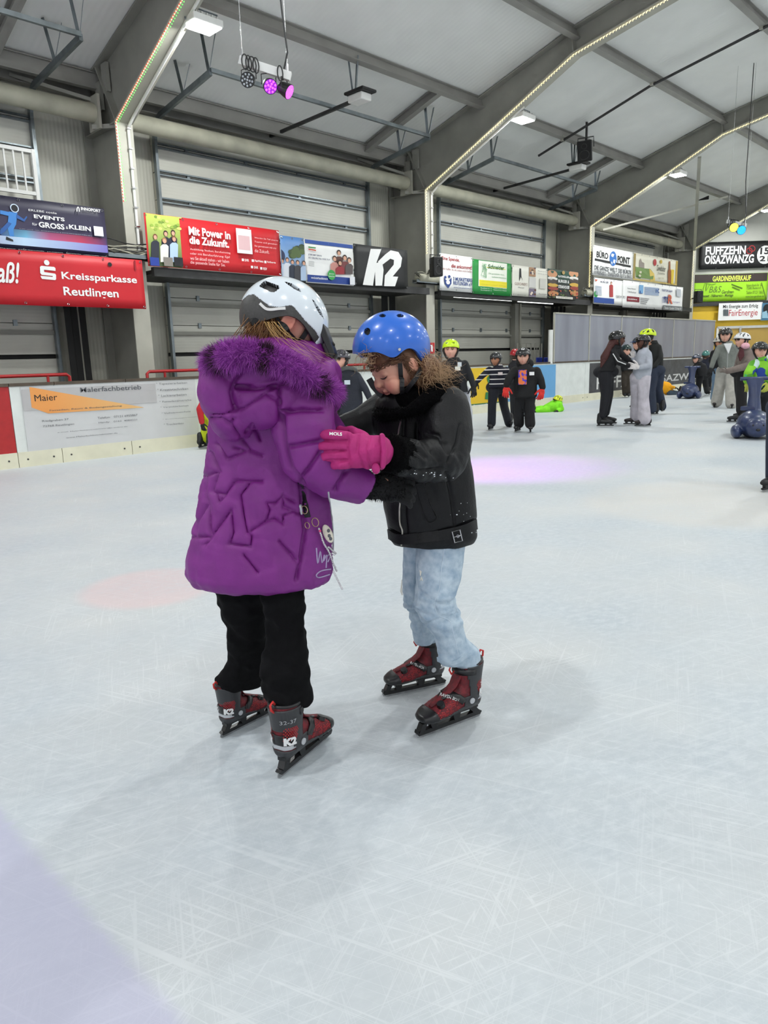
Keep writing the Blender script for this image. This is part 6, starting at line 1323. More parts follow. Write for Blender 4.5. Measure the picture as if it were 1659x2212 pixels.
    P['tab'] = MB().tube([(-.018, 0, .235), (-.034, 0, .25), (-.036, 0, .268), (-.022, 0, .275), (-.014, 0, .262)], .004, 6).mesh('pull_tab', M_TAB, True)
    P['tab_front'] = MB().tube([(.10, .004, .245), (.128, .004, .25), (.135, .004, .235), (.125, .004, .215), (.112, .004, .225)], .0035, 6).mesh('pull_tab', M_TAB, True)
    g = MB()     # honeycomb print on the sides and heel
    R = random.Random(11)
    for k in (1, -1):
        for i in range(16):
            for j in range(9):
                x = .115+i*.0068+(j % 2)*.0034; z = .082+j*.0062
                if R.random() < .38 and z < .165-.5*max(0, x-.13) and x > .10:
                    try: p, n = side_hit(x, z, k, .0012)
                    except Exception: continue
                    if abs(n.y) > .35: t1 = n.orthogonal().normalized()*.0022; t2 = n.cross(t1); g.add([p-t1-t2, p+t1-t2, p+t1+t2, p-t1+t2], [(0, 1, 2, 3)])
        for i in range(7):
            for j in range(8):
                x = -.002+i*.006+(j % 2)*.003; z = .135+j*.006
                if (x-.012)**2/.0005+(z-.163)**2/.0011 < 1.3:
                    try: p, n = side_hit(x, z, k, .0052)
                    except Exception: continue
                    t1 = n.orthogonal().normalized()*.0022; t2 = n.cross(t1); g.add([p-t1-t2, p+t1-t2, p+t1+t2, p-t1+t2], [(0, 1, 2, 3)])
    P['dots'] = g.mesh('red_print', M_REDDOT)
    def label_text(body, x0, z0, x1, z1, k, off, bold=.03, shear=0.0):
        v, f = text_mesh(body, bold, shear); a, c = v.min(0), v.max(0); g = MB(); Q = []
        for q in v:
            fx_ = (q[0]-a[0])/(c[0]-a[0]); fz = (q[1]-a[1])/(c[1]-a[1]); x = x0+(x1-x0)*(fx_ if k < 0 else 1-fx_); z = z0+(z1-z0)*fz
            try: p, n = side_hit(x, z, k, off)
            except Exception: p = Vector((x, .03*k, z))
            Q.append(p)
        g.add(Q, f); return g
    def wrap_text(body, spans, off, bold, rev):        # lettering wrapped round the heel; spans: (start angle, end angle, z0, z1)
        v, f = text_mesh(body, bold); a, c = v.min(0), v.max(0); g = MB()
        for t0, t1, z0, z1 in spans:
            Q = []
            for q in v:
                fx_ = (q[0]-a[0])/(c[0]-a[0]); fx_ = 1-fx_ if rev else fx_; fz = (q[1]-a[1])/(c[1]-a[1]); an = math.radians(t0+(t1-t0)*fx_); d = Vector((math.cos(an), math.sin(an), 0)); hh = bv.ray_cast(Vector((.045, 0, z0+(z1-z0)*fz))+d*.2, -d); Q.append(hh[0]+hh[1]*off if hh[0] else Vector((.045, 0, z0))+d*.04)
            g.add(Q, f)
        return g
    for nm, rv in (('logo', False), ('logo_m', True)): P[nm] = wrap_text('K2', ((112, 158, .117, .146), (-158, -112, .117, .146)), .0085, .07, rv).mesh('lettering', flat((226, 226, 226)))
    P['size'] = wrap_text('32-37', ((112, 165, .196, .210),), .0085, .0, True).mesh('size_mark', flat((170, 172, 174)))
    return P
SKM = build_skate_meshes()
def fine_skate(parent, heel, toe, label=None, size_mark=False, z=0.0, mirror=False, roll=0.0, ftab=False, btab=True):
    a = onz(heel[0], heel[1], z); b = onz(toe[0], toe[1], z); L = np.linalg.norm(b-a); x = (b-a)/L; y = np.cross(UP, x); sc = L/.312
    M = Matrix(((x[0], y[0], 0, a[0]), (x[1], y[1], 0, a[1]), (0, 0, 1, a[2]), (0, 0, 0, 1))) @ Matrix.Scale(sc, 4) @ Matrix.Translation((.02, 0, 0)) @ Matrix.Rotation(roll, 4, 'X')
    if mirror: M = M @ Matrix.Scale(-1, 4, (0, 1, 0))
    o = link('skate', SKM['boot'], parent); o.matrix_basis = M
    if label: o['label'] = label
    for k, me in SKM.items():
        if k == 'boot' or (k == 'size' and not size_mark) or (k == 'tab_front' and not ftab) or (k == 'tab' and not btab): continue
        if k == ('logo' if mirror else 'logo_m'): continue
        c = link(me.name.split('.')[0], me); c.parent = o
        if k == 'dots': c['kind'] = 'stuff'
    return o, M

def bvh_world(o):
    V = []; F = []
    for q in [o]+list(o.children):
        me = q.data; n = len(V); M = o.matrix_basis; V += [tuple(M @ v.co) for v in me.vertices]; F += [tuple(i+n for i in p.vertices) for p in me.polygons]
    return BVHTree.FromPolygons(V, F)
def strap_text(o, body, p0, p1, h):
    """lettering laid on the instep strap"""
    bv = bvh_world(o); v, f = text_mesh(body, .02); a, c = v.min(0), v.max(0); p0, p1 = np.array(p0, float), np.array(p1, float); d = p1-p0; n = np.array([d[1], -d[0]])/np.linalg.norm(d); Mi = o.matrix_basis.inverted(); Q = []
    for q in v: p = p0+d*(q[0]-a[0])/(c[0]-a[0])+n*h*(q[1]-a[1])/(c[1]-a[1]); Q.append(Mi @ Vector(surf(bv, p[0], p[1], .0015, 2.25)[0]))
    g = MB(); g.add(Q, f); t = link('lettering', g.mesh('lettering', flat((220, 220, 220)))); t.parent = o
# ================================================================== child in the purple coat
D1 = 2.21
kid1 = thing('person', 'child in long purple padded coat and white bike helmet, seen from behind', 'person', onz(590, 1620))
M_COAT = mat('purple_coat_fabric', (120, 32, 124), .55, var=.05, vscale=14, bump=.25, bscale=70, bdist=.004)
M_PANT1 = mat('black_fleece', (8, 8, 10), .95, var=.15, vscale=20, bump=.3, bscale=240, bdist=.003, spec=.2)
m1 = MB()
rows = [(742, 560, 690), (770, 492, 700), (800, 458, 712), (850, 456, 712), (900, 456, 710), (950, 455, 704), (1000, 447, 694), (1050, 438, 708), (1100, 428, 714), (1150, 417, 717), (1200, 409, 719), (1228, 409, 718), (1246, 420, 714), (1256, 452, 700)]
rows_loft(m1, rows, D1, [.8, .72, .72, .72, .72, .72, .72, .70, .70, .70, .70, .70, .68, .60], .92, 40)
def pxe(mb, c, hw, hh, D, dep, rot=0.0):      # ellipsoid by picture size
    C = atd(*c, D); a = np.linalg.norm(atd(c[0]+hw, c[1], D)-C); b = np.linalg.norm(atd(c[0], c[1]+hh, D)-C); cr, sr = math.cos(rot), math.sin(rot)
    mb.ell(C, np.stack([(RGT*cr-UP*sr)*a, FWH*dep, (UP*cr+RGT*sr)*b]), 28, 20)
# hood lying on the back, collar and the raised front flap
pxe(m1, (497, 858), 58, 92, D1-.13, .10, -.12); pxe(m1, (575, 862), 88, 58, D1-.15, .085, -.35); pxe(m1, (545, 800), 105, 60, D1-.10, .13, .05)
pxe(m1, (618, 782), 80, 52, D1-.03, .15, .42); pxe(m1, (724, 838), 15, 52, D1+.02, .10, .08); pxe(m1, (704, 815), 32, 42, D1+.02, .12, .3)
# sleeve on the near side
sl = [(atd(652, 858, D1-.10), .088), (atd(655, 925, D1-.135), .086), (atd(668, 985, D1-.15), .080), (atd(715, 1022, D1-.14), .066), (atd(760, 1042, D1-.12), .055)]
m1.chain([p for p, r in sl], [r for p, r in sl], 24); m1.tube([atd(735, 1030, D1-.13), atd(765, 1043, D1-.12), atd(791, 1053, D1-.11)], [.058, .053, .047], 24)
# far sleeve reaching forward
m1.chain([atd(680, 880, D1+.14), atd(712, 930, D1+.16), atd(742, 962, D1+.16)], [.06, .05, .042], 18)
coat = remesh(m1, 'coat', M_COAT, .0046, 7, .5, kid1)
rough_up(coat, .0022, 26, 3); rough_up(coat, .0013, 60, 4)
zB = zone(400, 900, 820); zC = zone(400, 580, 760)
seams1 = [[zB(*p) for p in l] for l in (
    [(770, 738), (838, 672), (838, 775), (918, 806), (835, 846), (836, 912), (770, 870), (690, 890), (726, 800), (698, 735), (770, 738)],
    [(150, 510), (290, 470), (258, 560), (232, 642), (350, 660), (430, 545), (660, 552)], [(182, 520), (176, 640), (200, 742), (115, 880), (90, 1015)],
    [(205, 755), (226, 1022), (395, 795), (415, 990), (380, 1085), (560, 1106), (570, 1020), (530, 990), (474, 670), (566, 556)], [(350, 662), (290, 732), (268, 650)], [(60, 1022), (230, 1027), (175, 1090)],
    [(695, 888), (560, 975)], [(840, 680), (930, 722)], [(838, 760), (1000, 832)], [(800, 1060), (950, 1230)], [(500, 1180), (620, 1330)],
    [(225, 300), (300, 470)], [(280, 230), (360, 360), (520, 292), (420, 262)], [(400, 70), (560, 290), (660, 330)], [(222, 10), (330, 20), (405, 66), (412, 20)], [(520, 130), (580, 60), (640, 200)])]
seams1 += [[zC(*p) for p in l] for l in ([(265, 1452), (380, 1452), (600, 1382), (760, 1270), (890, 1172)], [(350, 1480), (470, 1560)], [(800, 1240), (930, 1330)])]
crease(coat, seams1, .010, 4.0, .006, 26)
deep = [[zB(*p) for p in l] for l in ([(1012, 830), (1026, 960), (1010, 1080), (975, 1280), (950, 1390)], [(832, 0), (842, 200), (900, 430), (985, 545), (1010, 830)], [(858, 262), (950, 242), (1145, 208)], [(985, 535), (1060, 440), (1150, 305)], [(1280, 622), (1340, 520), (1372, 465)], [(1000, 760), (1020, 660), (1000, 560)])]
deep += [[zC(*p) for p in l] for l in ([(575, 1000), (490, 1110), (465, 1230), (497, 1382)], [(520, 1178), (700, 1190), (890, 1172), (1040, 1112)], [(932, 1172), (942, 1440), (978, 1660)], [(978, 1428), (1140, 1402), (1362, 1412)])]
crease(coat, deep, .016, 4.6, .004, 20)
# body under it (one figure: head, neck, trunk, limbs)
C1 = atd(622, 692, 2.20); H1 = .222; ph = math.radians(104); fw = (-FWH*math.cos(ph)+RGT*math.sin(ph))*math.cos(.58)-UP*math.sin(.58); f1, s1, u1 = basis(fw, UP)
b1 = MB(); head_shape(b1, C1, f1, s1, u1, H1, 72, 54); b1.capsule(C1-u1*H1*.3-f1*.03, atd(600, 800, D1), .05, .06); b1.tube([C1+(-s1*.40+f1*(-.02+.075*math.cos(a))+u1*(-.06+.115*math.sin(a)))*H1 for a in np.linspace(0, 2*PI, 17)[:-1]], .0042, 6, closed=True); rows_loft(b1, [(790, 520, 660), (900, 500, 660), (1050, 490, 650), (1190, 480, 650)], D1, .6)
b1.chain([sl[0][0], sl[2][0], sl[4][0], atd(835, 1052, 2.14)], [.05, .045, .035, .028]); b1.chain([atd(528, 1200, 2.27), atd(532, 1340, 2.29), atd(532, 1470, 2.33)], [.045, .036, .028]); b1.chain([atd(610, 1200, 2.15), atd(618, 1350, 2.125), atd(625, 1490, 2.10)], [.045, .036, .028])
body1 = remesh(b1, 'body', mat('skin_child_a', (224, 170, 146), .5, var=.04, attr=True), .0042, 2, .5, kid1); V = verts_of(body1.data); col = np.ones((len(V), 3))
ear = C1-s1*.345*H1-u1*.06*H1; d = np.linalg.norm(V-ear, axis=1); col *= (1-np.exp(-(d/.03)**2)[:, None]*np.array([.02, .45, .45])); paint(body1.data, col)
bvb1 = bvh_of(body1)
# hair under the helmet
M_HAIR1 = mat('dark_blond_hair', (158, 112, 66), .5, var=.2, vscale=40, rgb2=(104, 70, 42), thr=.5, soft=.4)
hair1 = hair_cap(C1, f1, s1, u1, H1, M_HAIR1, kid1, 1.06, .22, -.04)
R = np.random.default_rng(5); paths = []
for k in range(420):
    a = R.random(); x0 = 540+72*a+R.normal()*6; y0 = 692+R.normal()*7+12*a; x1_ = x0-22+R.normal()*16+10*a; y1_ = 742+R.normal()*9+18*a; dd = 2.20-.105+.03*abs(a-.5)+R.normal()*.008
    P = [atd(x0, y0, dd+.02), atd((x0+x1_)/2+R.normal()*4, (y0+y1_)/2, dd-.004), atd(x1_, y1_, dd+.0)]; paths.append(dense(P, 3))
hair_strands(paths, .0013, 'strands', M_HAIR1, hair1)
paths = []
for k in range(12):
    x0 = 585+R.normal()*12; P = [atd(x0, 695, 2.09), atd(x0+25+R.normal()*6, 722+R.normal()*4, 2.06), atd(x0+70+R.normal()*14, 750+R.normal()*8, 2.05), atd(x0+112+R.normal()*22, 785+R.normal()*14, 2.05)]; paths.append(dense(P, 5))
hair_strands(paths, .0006, 'loose_strands', mat('blond_strand', (206, 166, 104), .5), hair1)
# white helmet with dark lower shell
fw = (-FWH*math.cos(ph)+RGT*math.sin(ph))*math.cos(.42)-UP*math.sin(.42); hf, hs_, hu = basis(fw, UP); CH1 = atd(614, 692, 2.20)
def rim1(a):
    c = math.cos(a); s_ = abs(math.sin(a)); a_ = abs((a+PI) % (2*PI)-PI); return 1.80+.36*max(0, -c)**1.6+.10*max(0, c)**3-.30*math.exp(-((a_-1.45)/.50)**2)
dark = [zC(*p) for p in ((470, 350), (560, 318), (620, 262), (680, 250), (742, 300), (840, 372), (930, 380), (1060, 362), (1100, 400), (1200, 520), (1300, 620), (1340, 690), (1290, 760), (1000, 700), (470, 680))]
vts = [[zC(*p) for p in l] for l in ([(738, 175), (790, 122), (925, 170), (936, 195), (885, 235), (850, 230)], [(985, 128), (1060, 150), (1140, 205), (1150, 232), (1090, 205)], [(1264, 305), (1290, 330), (1350, 420), (1380, 500), (1330, 440)])]
def hb(V, zi, vm, q):
    r = np.zeros(len(V)); dk = (zi == 2); r[dk] -= .012; return r
helm1 = px_helmet('helmet', kid1, CH1, hf, hs_, hu, (.133, .108, .122), rim1, [mat('white_gloss_shell', (222, 230, 236), .18, var=.01, coat=.6), M_BLACK, mat('grey_speckled_shell', (62, 61, 59), .5, var=.15, vscale=160)], -1, vts, [(2, dark)], bump=hb)
helm1['label'] = 'white bike helmet with dark grey lower shell'
bvh1 = bvh_of(helm1)
band_on(bvh1, [zC(*p) for p in ((748, 350), (800, 398), (850, 410), (930, 402), (998, 398))], .0075, .003, 'white_stripe', M_WHITE, helm1, .002)
g = MB(); vis = [atd(*zC(*p), 2.20) for p in ((1335, 495), (1420, 590), (1476, 690), (1440, 775), (1310, 806), (1245, 780), (1380, 740), (1415, 680), (1360, 580))]
A = [CH1+hf*.122+hs_*y*.066+hu*.036-hf*.028*abs(y)**2 for y in np.linspace(-1, 1, 13)]; B = [CH1+hf*.186+hs_*y*.070-hu*.034-hf*.025*y*y for y in np.linspace(-1, 1, 13)]; A2 = [p-hu*.030 for p in A]; B2 = [p-hu*.024 for p in B]
g.loft([[A[i], B[i], B2[i], A2[i]] for i in range(13)]); bev(smoothed(g.build('visor', mat('black_visor', (30, 30, 31), .4), helm1), 40), .003)
for y in (-.5, 0, .5):
    g = MB(); p = CH1+hf*.146+hs_*y*.085-hu*.012; g.ell(p, np.stack([hf*.014, hs_*.012, hu*.007]), 10, 6); g.build('visor_slot', M_RUB, helm1, True)
def strap_path(bv, pts, off=.005): return [surf(bv, x, y, off, 2.08) for x, y in dense(pts, 6)]
for pts in (((598, 688), (618, 712), (641, 738)), ((664, 704), (655, 722), (642, 740))):
    Q = strap_path(bvb1, pts, .007); g = MB(); strip(g, [q[0] for q in Q], [q[1] for q in Q], .015, .003); g.build('chin_strap', M_BLACK, helm1)
g = MB(); g.tube([CH1-hf*(.10-.02*abs(y))+hs_*y*.085-hu*.045 for y in np.linspace(-1, 1, 11)], .012, 8); smoothed(g.build('retention_band', M_BLACK, helm1))
# fur trim around the hood
ring = [atd(462, 784, D1-.18), atd(488, 770, D1-.25), atd(530, 764, D1-.27), atd(585, 772, D1-.26), atd(645, 800, D1-.23), atd(692, 834, D1-.18), atd(716, 848, D1-.08), atd(712, 838, D1+.06), atd(660, 810, D1+.12), atd(570, 792, D1+.06), atd(500, 782, D1-.06), atd(474, 786, D1-.13)]
rr = [.029, .027, .023, .021, .021, .020, .017, .012, .012, .014, .020, .027]
g = MB(); P = dense(ring+[ring[0]], 6)[:-1]; g.tube(P, list(np.interp(np.linspace(0, 1, len(P)), np.linspace(0, 1, len(rr)), rr)), 14, closed=True)
M_FUR = [mat('violet_fur', (140, 46, 152), .7, var=.1), mat('light_violet_fur', (184, 92, 192), .7, var=.1), mat('brown_fur_tuft', (54, 20, 44), .8)]
trim = g.build('fur_trim', M_FUR[0], kid1, True); tq = [atd(480, 775, D1-.23), atd(572, 770, D1-.27), atd(688, 832, D1-.19)]
def pick(c, R): return 2 if min(np.linalg.norm(c-q) for q in tq) < .018+.006*R.normal() else (1 if R.random() < .45 else 0)
fur(ring, rr, 24000, .031, M_FUR, trim, 'fur', 2, .00055, True, .3, pick)
M_PLUSH = mat('black_plush_hair', (7, 7, 8), 1.0, spec=.1)
# glove, trousers, skates
g = MB(); w = atd(800, 1052, 2.12); hand(g, w, RGT*.95-UP*.15+FWH*.15, -FWH*.8+UP*.5, 1.05, .7, 1); g.capsule(atd(780, 1050, 2.12), atd(812, 1052, 2.12), .040, .038, 16); g1 = remesh(g, 'glove', mat('black_knit', (13, 13, 15), .9, bump=.4, bscale=200, bdist=.003), .0038, 2, .5, kid1)
fur([atd(800, 1050, 2.12), atd(830, 1052, 2.12), atd(870, 1050, 2.13)], [.038, .04, .036], 1500, .012, [M_PLUSH], g1, 'fluff', 8, .0006, False)
def ankle_ring(M, z, rx, ry, x=.038, n=28): return [np.array(M @ Vector((x+rx*math.cos(a), ry*math.sin(a), z))) for a in np.linspace(0, 2*PI, n+1)[:-1]]
_, MR1 = fine_skate(kid1, (601, 1683), (713, 1589), 'right skate with white mark on the heel', True, mirror=True); _, ML1 = fine_skate(kid1, (477, 1595), (590, 1538), 'left skate with red heel loop', mirror=True)
def leg_end(mb, M, y, l, r, D, zt=.225):       # cloth gathered round the boot top
    c1 = np.array(M @ Vector((.046, 0, zt))); c0 = (atd(l, y, D)+atd(r, y, D))/2; mb.capsule(c0, c1, np.linalg.norm(atd(r, y, D)-atd(l, y, D))/2*.97, .050, 20)
p1 = MB(); leg_end(p1, MR1, 1470, 566, 672, 2.10, .25); leg_end(p1, ML1, 1430, 493, 573, 2.32, .25); rows_loft(p1, [(1180, 470, 580), (1260, 465, 582), (1300, 470, 580), (1345, 486, 578), (1380, 492, 580), (1440, 491, 575), (1468, 493, 572), (1480, 500, 565)], [2.26, 2.27, 2.28, 2.29, 2.30, 2.32, 2.33, 2.33], .85, .95, 28)
rows_loft(p1, [(1180, 555, 662), (1260, 560, 658), (1290, 566, 658), (1330, 574, 657), (1365, 576, 660), (1400, 570, 664), (1440, 562, 667), (1475, 563, 672), (1500, 570, 678), (1512, 578, 676), (1520, 592, 668)], [2.16, 2.15, 2.14, 2.13, 2.12, 2.11, 2.10, 2.10, 2.10, 2.10, 2.10], .85, .95, 28)
pt1 = remesh(p1, 'trousers', M_PANT1, .006, 4, .5, kid1); rough_up(pt1, .004, 24, 6, (1, 1, 1.5)); rough_up(pt1, .0022, 55, 9)
# writing on the hem and the open zip
bvc = bvh_of(coat); M_PRINT = mat('silver_print', (176, 160, 196), .4, .2)
for l in ([(1118, 1120), (1130, 1250), (1150, 1150), (1165, 1245), (1185, 1180), (1180, 1230), (1205, 1180), (1200, 1290)], [(1240, 1300), (1160, 1315), (1118, 1350), (1140, 1372), (1230, 1345)], [(1210, 1190), (1240, 1170), (1215, 1240)]):
    tube_on(bvc, [zB(*p) for p in l], .0022, 'hem_lettering', M_PRINT, kid1, .001, D1-.1, 5)
tube_on(bvc, [zB(*p) for p in ((1222, 640), (1240, 800), (1262, 1000), (1262, 1180))], .0025, 'coat_zip', M_SILV, kid1, .001, D1-.02, 5)
band_on(bvc, [zB(*p) for p in ((985, 560), (1005, 660), (1030, 780), (1045, 860))], .018, .003, 'pocket_lining', M_BLACK, kid1, -.001, D1-.12, 5)
# key ring hanging from the pocket
M_GOLD = mat('gold_ring', (206, 180, 140), .3, .9); kc = thing('key_chain', 'gold key rings with white charm and bead chain on the purple coat', 'key chain', atd(690, 1150, 2.02))
def kp(x, y, o=.014): return surf(bvc, x, y, o, D1-.16)[0]
for cx_, cy_, r in ((662, 1100, 9), (677, 1128, 10), (667, 1134, 7)):
    c = kp(cx_, cy_); m = r*.00132; g = MB(); g.tube([c+RGT*m*math.cos(a)*.8+UP*m*math.sin(a)-FWH*.006*math.cos(a) for a in np.linspace(0, 2*PI, 21)[:-1]], .0013, 6, closed=True); g.build('ring', M_GOLD, kc, True)
g = MB(); g.capsule(kp(656, 1092), kp(660, 1106), .006, .004, 8); g.build('clasp', M_SILV, kc, True)
c = kp(700, 1152, .016); ax = (UP*.95-RGT*.33); g = MB(); g.ell(c, np.stack([ax*.030, np.cross(ax, FWH)*.014, FWH*.005]), 18, 10); ch = g.build('charm', mat('ivory_charm', (222, 214, 196), .4), kc, True)
for dx, dy in ((2, -8), (3, 4), (6, 11)): g = MB(); g.ell(c+(RGT*dx-UP*dy)*.0013-FWH*.005, np.stack([RGT*.005, UP*.006, FWH*.002]), 8, 6); g.build('charm_spot', GRY, ch, True)
bm = MB(); bm.ell((0, 0, 0), (.0032, .0032, .0032), 8, 6); bm = bm.mesh('bead', mat('pearl_bead', (206, 204, 206), .25, .4), True)
for l in (((684, 1142), (692, 1168), (703, 1190), (714, 1219), (724, 1242), (739, 1272)), ((702, 1180), (712, 1190), (722, 1198))):
    pts = dense(l, 9)
    for p in pts: o = link('bead', bm, kc); o.location = tuple(kp(p[0], p[1], .012))
g = MB(); g.ell(kp(685, 1147), (.004, .004, .004), 8, 6); g.build('pink_bead', flat((220, 70, 120)), kc, True)

# ================================================================== child in the black leather jacket
D2 = 2.40
kid2 = thing('person', 'child in black leather jacket, pale jeans and blue helmet looking down', 'person', onz(940, 1560))
M_LEA = mat('black_leather', (11, 11, 13), .5, var=.12, vscale=18, bump=.4, bscale=150, bdist=.003, spec=.3); M_BFUR = mat('black_plush', (5, 5, 6), 1.0, spec=.1, bump=.6, bscale=160, bdist=.01)
m2 = MB()
rows_loft(m2, [(818, 850, 960), (840, 828, 985), (862, 812, 1000), (900, 808, 1006), (950, 812, 1012), (1000, 818, 1017), (1050, 824, 1023), (1100, 831, 1028), (1135, 838, 1030), (1158, 842, 1030), (1172, 852, 1022)], D2, [.8, .75, .72, .70, .70, .70, .70, .70, .70, .70, .66], .92, 40)
sl2 = [(atd(958, 888, D2-.11), .085), (atd(966, 945, D2-.16), .080), (atd(958, 992, D2-.20), .070), (atd(905, 996, D2-.28), .060), (atd(862, 985, D2-.34), .056)]
m2.chain([p for p, r in sl2], [r for p, r in sl2], 24)
m2.chain([atd(832, 890, D2+.06), atd(782, 915, D2+.04), atd(738, 932, D2+.0)], [.07, .055, .045], 18)
jack = remesh(m2, 'jacket', M_LEA, .0046, 6, .5, kid2)
def near_sleeve(V): q = pix(V); return np.exp(-((q[:, 0]-925)/70)**2-((q[:, 1]-1000)/45)**2)
rough_up(jack, .0016, 30, 13); rough_up(jack, .0045, 60, 17, (1, 1, .6), near_sleeve)
zD = zone(680, 860, 1060)
crease(jack, [[zD(*p) for p in l] for l in ([(1240, 700), (1290, 950), (1325, 1215)], [(1000, 130), (1080, 40), (1180, 20)], [(970, 230), (960, 330), (970, 420)], [(1060, 330), (1160, 350), (1260, 520)], [(850, 440), (960, 480), (1040, 560)], [(1100, 500), (1180, 600)], [(820, 650), (1000, 690), (1200, 660)], [(850, 880), (850, 1100), (870, 1290)], [(860, 1300), (1100, 1280), (1320, 1225), (1520, 1150)], [(700, 1240), (820, 1300)], [(850, 70), (840, 250), (830, 400)], [(1370, 250), (1340, 420), (1260, 600)])], .007, 3.6, .003, 18)
bvj = bvh_of(jack)
# body with face
C2 = atd(860, 783, 2.34); H2 = .213; ph2 = math.radians(-62); fw = (-FWH*math.cos(ph2)+RGT*math.sin(ph2))*math.cos(.48)-UP*math.sin(.48); f2, s2, u2 = basis(fw, UP)
b2 = MB(); head_shape(b2, C2, f2, s2, u2, H2, 96, 72, .72)
for k in (-1, 1): b2.ell(C2+(f2*.345+s2*k*.135+u2*.004)*H2, np.stack([f2*.055*H2, s2*.075*H2, u2*.055*H2]), 16, 12)      # lowered eyelids
b2.ell(C2+(f2*.455-u2*.135)*H2, np.stack([f2*.042, s2*.05, u2*.04])*H2, 14, 10); b2.ell(C2+(f2*.30+s2*.17-u2*.20)*H2, np.stack([f2*.13, s2*.15, u2*.15])*H2, 18, 12); b2.ell(C2+(f2*.30-s2*.17-u2*.20)*H2, np.stack([f2*.13, s2*.15, u2*.15])*H2, 18, 12)
b2.ell(C2+(f2*.385-u2*.262)*H2, np.stack([f2*.038, s2*.085, u2*.022])*H2, 14, 10); b2.ell(C2+(f2*.378-u2*.305)*H2, np.stack([f2*.040, s2*.075, u2*.024])*H2, 14, 10)
b2.capsule(C2-u2*H2*.3-f2*.03, atd(905, 880, D2), .048, .058); rows_loft(b2, [(880, 850, 975), (1000, 860, 985), (1130, 870, 1000)], D2, .6); b2.chain([sl2[0][0], sl2[2][0], sl2[4][0]], [.05, .042, .034])
b2.chain([atd(905, 1160, 2.44), atd(905, 1290, 2.49), atd(912, 1345, 2.52)], [.03, .025, .018]); b2.chain([atd(952, 1160, 2.38), atd(942, 1300, 2.34), atd(972, 1385, 2.325)], [.045, .035, .022])
body2 = remesh(b2, 'body', mat('skin_child_b', (230, 176, 148), .48, var=.04, vscale=20, attr=True), .0032, 2, .5, kid2); V = verts_of(body2.data); L = ((V-C2)/H2) @ np.stack([f2, s2, u2]).T; col = np.ones((len(V), 3))
def blush(p, r, a): global col; d = np.sqrt((((L-np.array(p))/np.array(r))**2).sum(1)); col = col*(1-np.exp(-d**2)[:, None]*np.array(a))
blush((.33, .20, -.19), (.2, .12, .11), (.02, .36, .30)); blush((.33, -.20, -.19), (.2, .12, .11), (.02, .36, .30)); blush((.40, 0, -.285), (.08, .085, .045), (.10, .38, .36)); blush((.47, 0, -.14), (.06, .06, .05), (.0, .12, .12)); blush((.36, .135, .0), (.1, .08, .05), (.08, .14, .12)); blush((-.02, .345, -.06), (.1, .1, .12), (.04, .25, .25))
paint(body2.data, col); bvb2 = bvh_of(body2)
def fp(x, y, z, off=.001):            # a spot on the face in head units
    o = C2+(f2*(x+.5)+s2*y+u2*z)*H2; h = bvb2.ray_cast(Vector(o), Vector(-f2)); return np.array(h[0]+h[1]*off) if h[0] else C2+(f2*x+s2*y+u2*z)*H2
for k in (-1, 1):
    g = MB(); g.tube([fp(.4, k*(.075+.12*t), -.035-.022*math.sin(PI*t)+.006*t, .0006) for t in np.linspace(0, 1, 9)], [.0008, .0016, .002, .0022, .0022, .0022, .002, .0018, .0009], 6); g.build('eyelashes', flat((44, 30, 26)), kid2, True)
    g = MB(); g.tube([fp(.4, k*(.07+.15*t), .075+.022*math.sin(PI*t*.8), .0004) for t in np.linspace(0, 1, 9)], [.0016, .0026, .0028, .0028, .0026, .0024, .002, .0015, .0008], 6); g.build('eyebrow', flat((128, 88, 66)), kid2, True)
g = MB(); g.tube([fp(.4, -.075+.15*t, -.284+.006*math.sin(PI*t), .0004) for t in np.linspace(0, 1, 9)], .0011, 6); g.build('mouth_line', flat((128, 62, 60)), kid2, True)
# curly hair
M_HAIR2 = mat('brown_curly_hair', (132, 94, 66), .55, var=.2, vscale=50, rgb2=(92, 60, 42), thr=.5, soft=.4); M_FRIZZ = mat('light_brown_frizz', (184, 150, 112), .55)
hair2 = hair_cap(C2, f2, s2, u2, H2, M_HAIR2, kid2, 1.06, .15, -.02); R = np.random.default_rng(12)
def curl(p, q, n, amp, seed_): 
    t = np.linspace(0, 1, n); d = q-p; a = np.cross(d, R.normal(size=3)); a /= np.linalg.norm(a)+1e-9; b = np.cross(d, a); b /= np.linalg.norm(b)+1e-9; w = R.uniform(5, 11); o = R.random()*6
    return [p+d*x+(a*math.cos(w*x+o)+b*math.sin(w*x+o))*amp*(.3+x)-UP*.012*x*x for x in t]
paths = []
for k in range(260):          # fringe swept back under the helmet edge
    a = R.random(); z0 = .12+R.normal()*.02+.02*a; y0 = -.22+.62*a; p = fp(.3, y0, z0, .003); q = C2+(f2*(.36-.34*a+R.normal()*.03)+s2*(y0*1.05+.08)+u2*(.20+R.normal()*.03-.20*max(0, a-.6)))*H2; q = q+(q-C2)/np.linalg.norm(q-C2)*.008; paths.append(curl(p, q, 7, .004, k))
for k in range(170):
    p = C2+(f2*(.12-.1*R.random())+s2*.37+u2*(.1-.35*R.random()))*H2; q = p+(-f2*R.uniform(.01, .04)-u2*R.uniform(.02, .055)+s2*R.normal()*.006); paths.append(curl(p, q, 7, .004, k))
hair_strands(paths, .0012, 'strands', M_HAIR2, hair2)
paths = []
for k in range(430):          # frizz behind the ear and neck
    p = atd(918+R.normal()*12, 795+R.normal()*18, 2.32+R.normal()*.03); q = atd(950+R.normal()*22, 804+R.normal()*22, 2.27+R.normal()*.05); paths.append(curl(p, q, 12, .010, k))
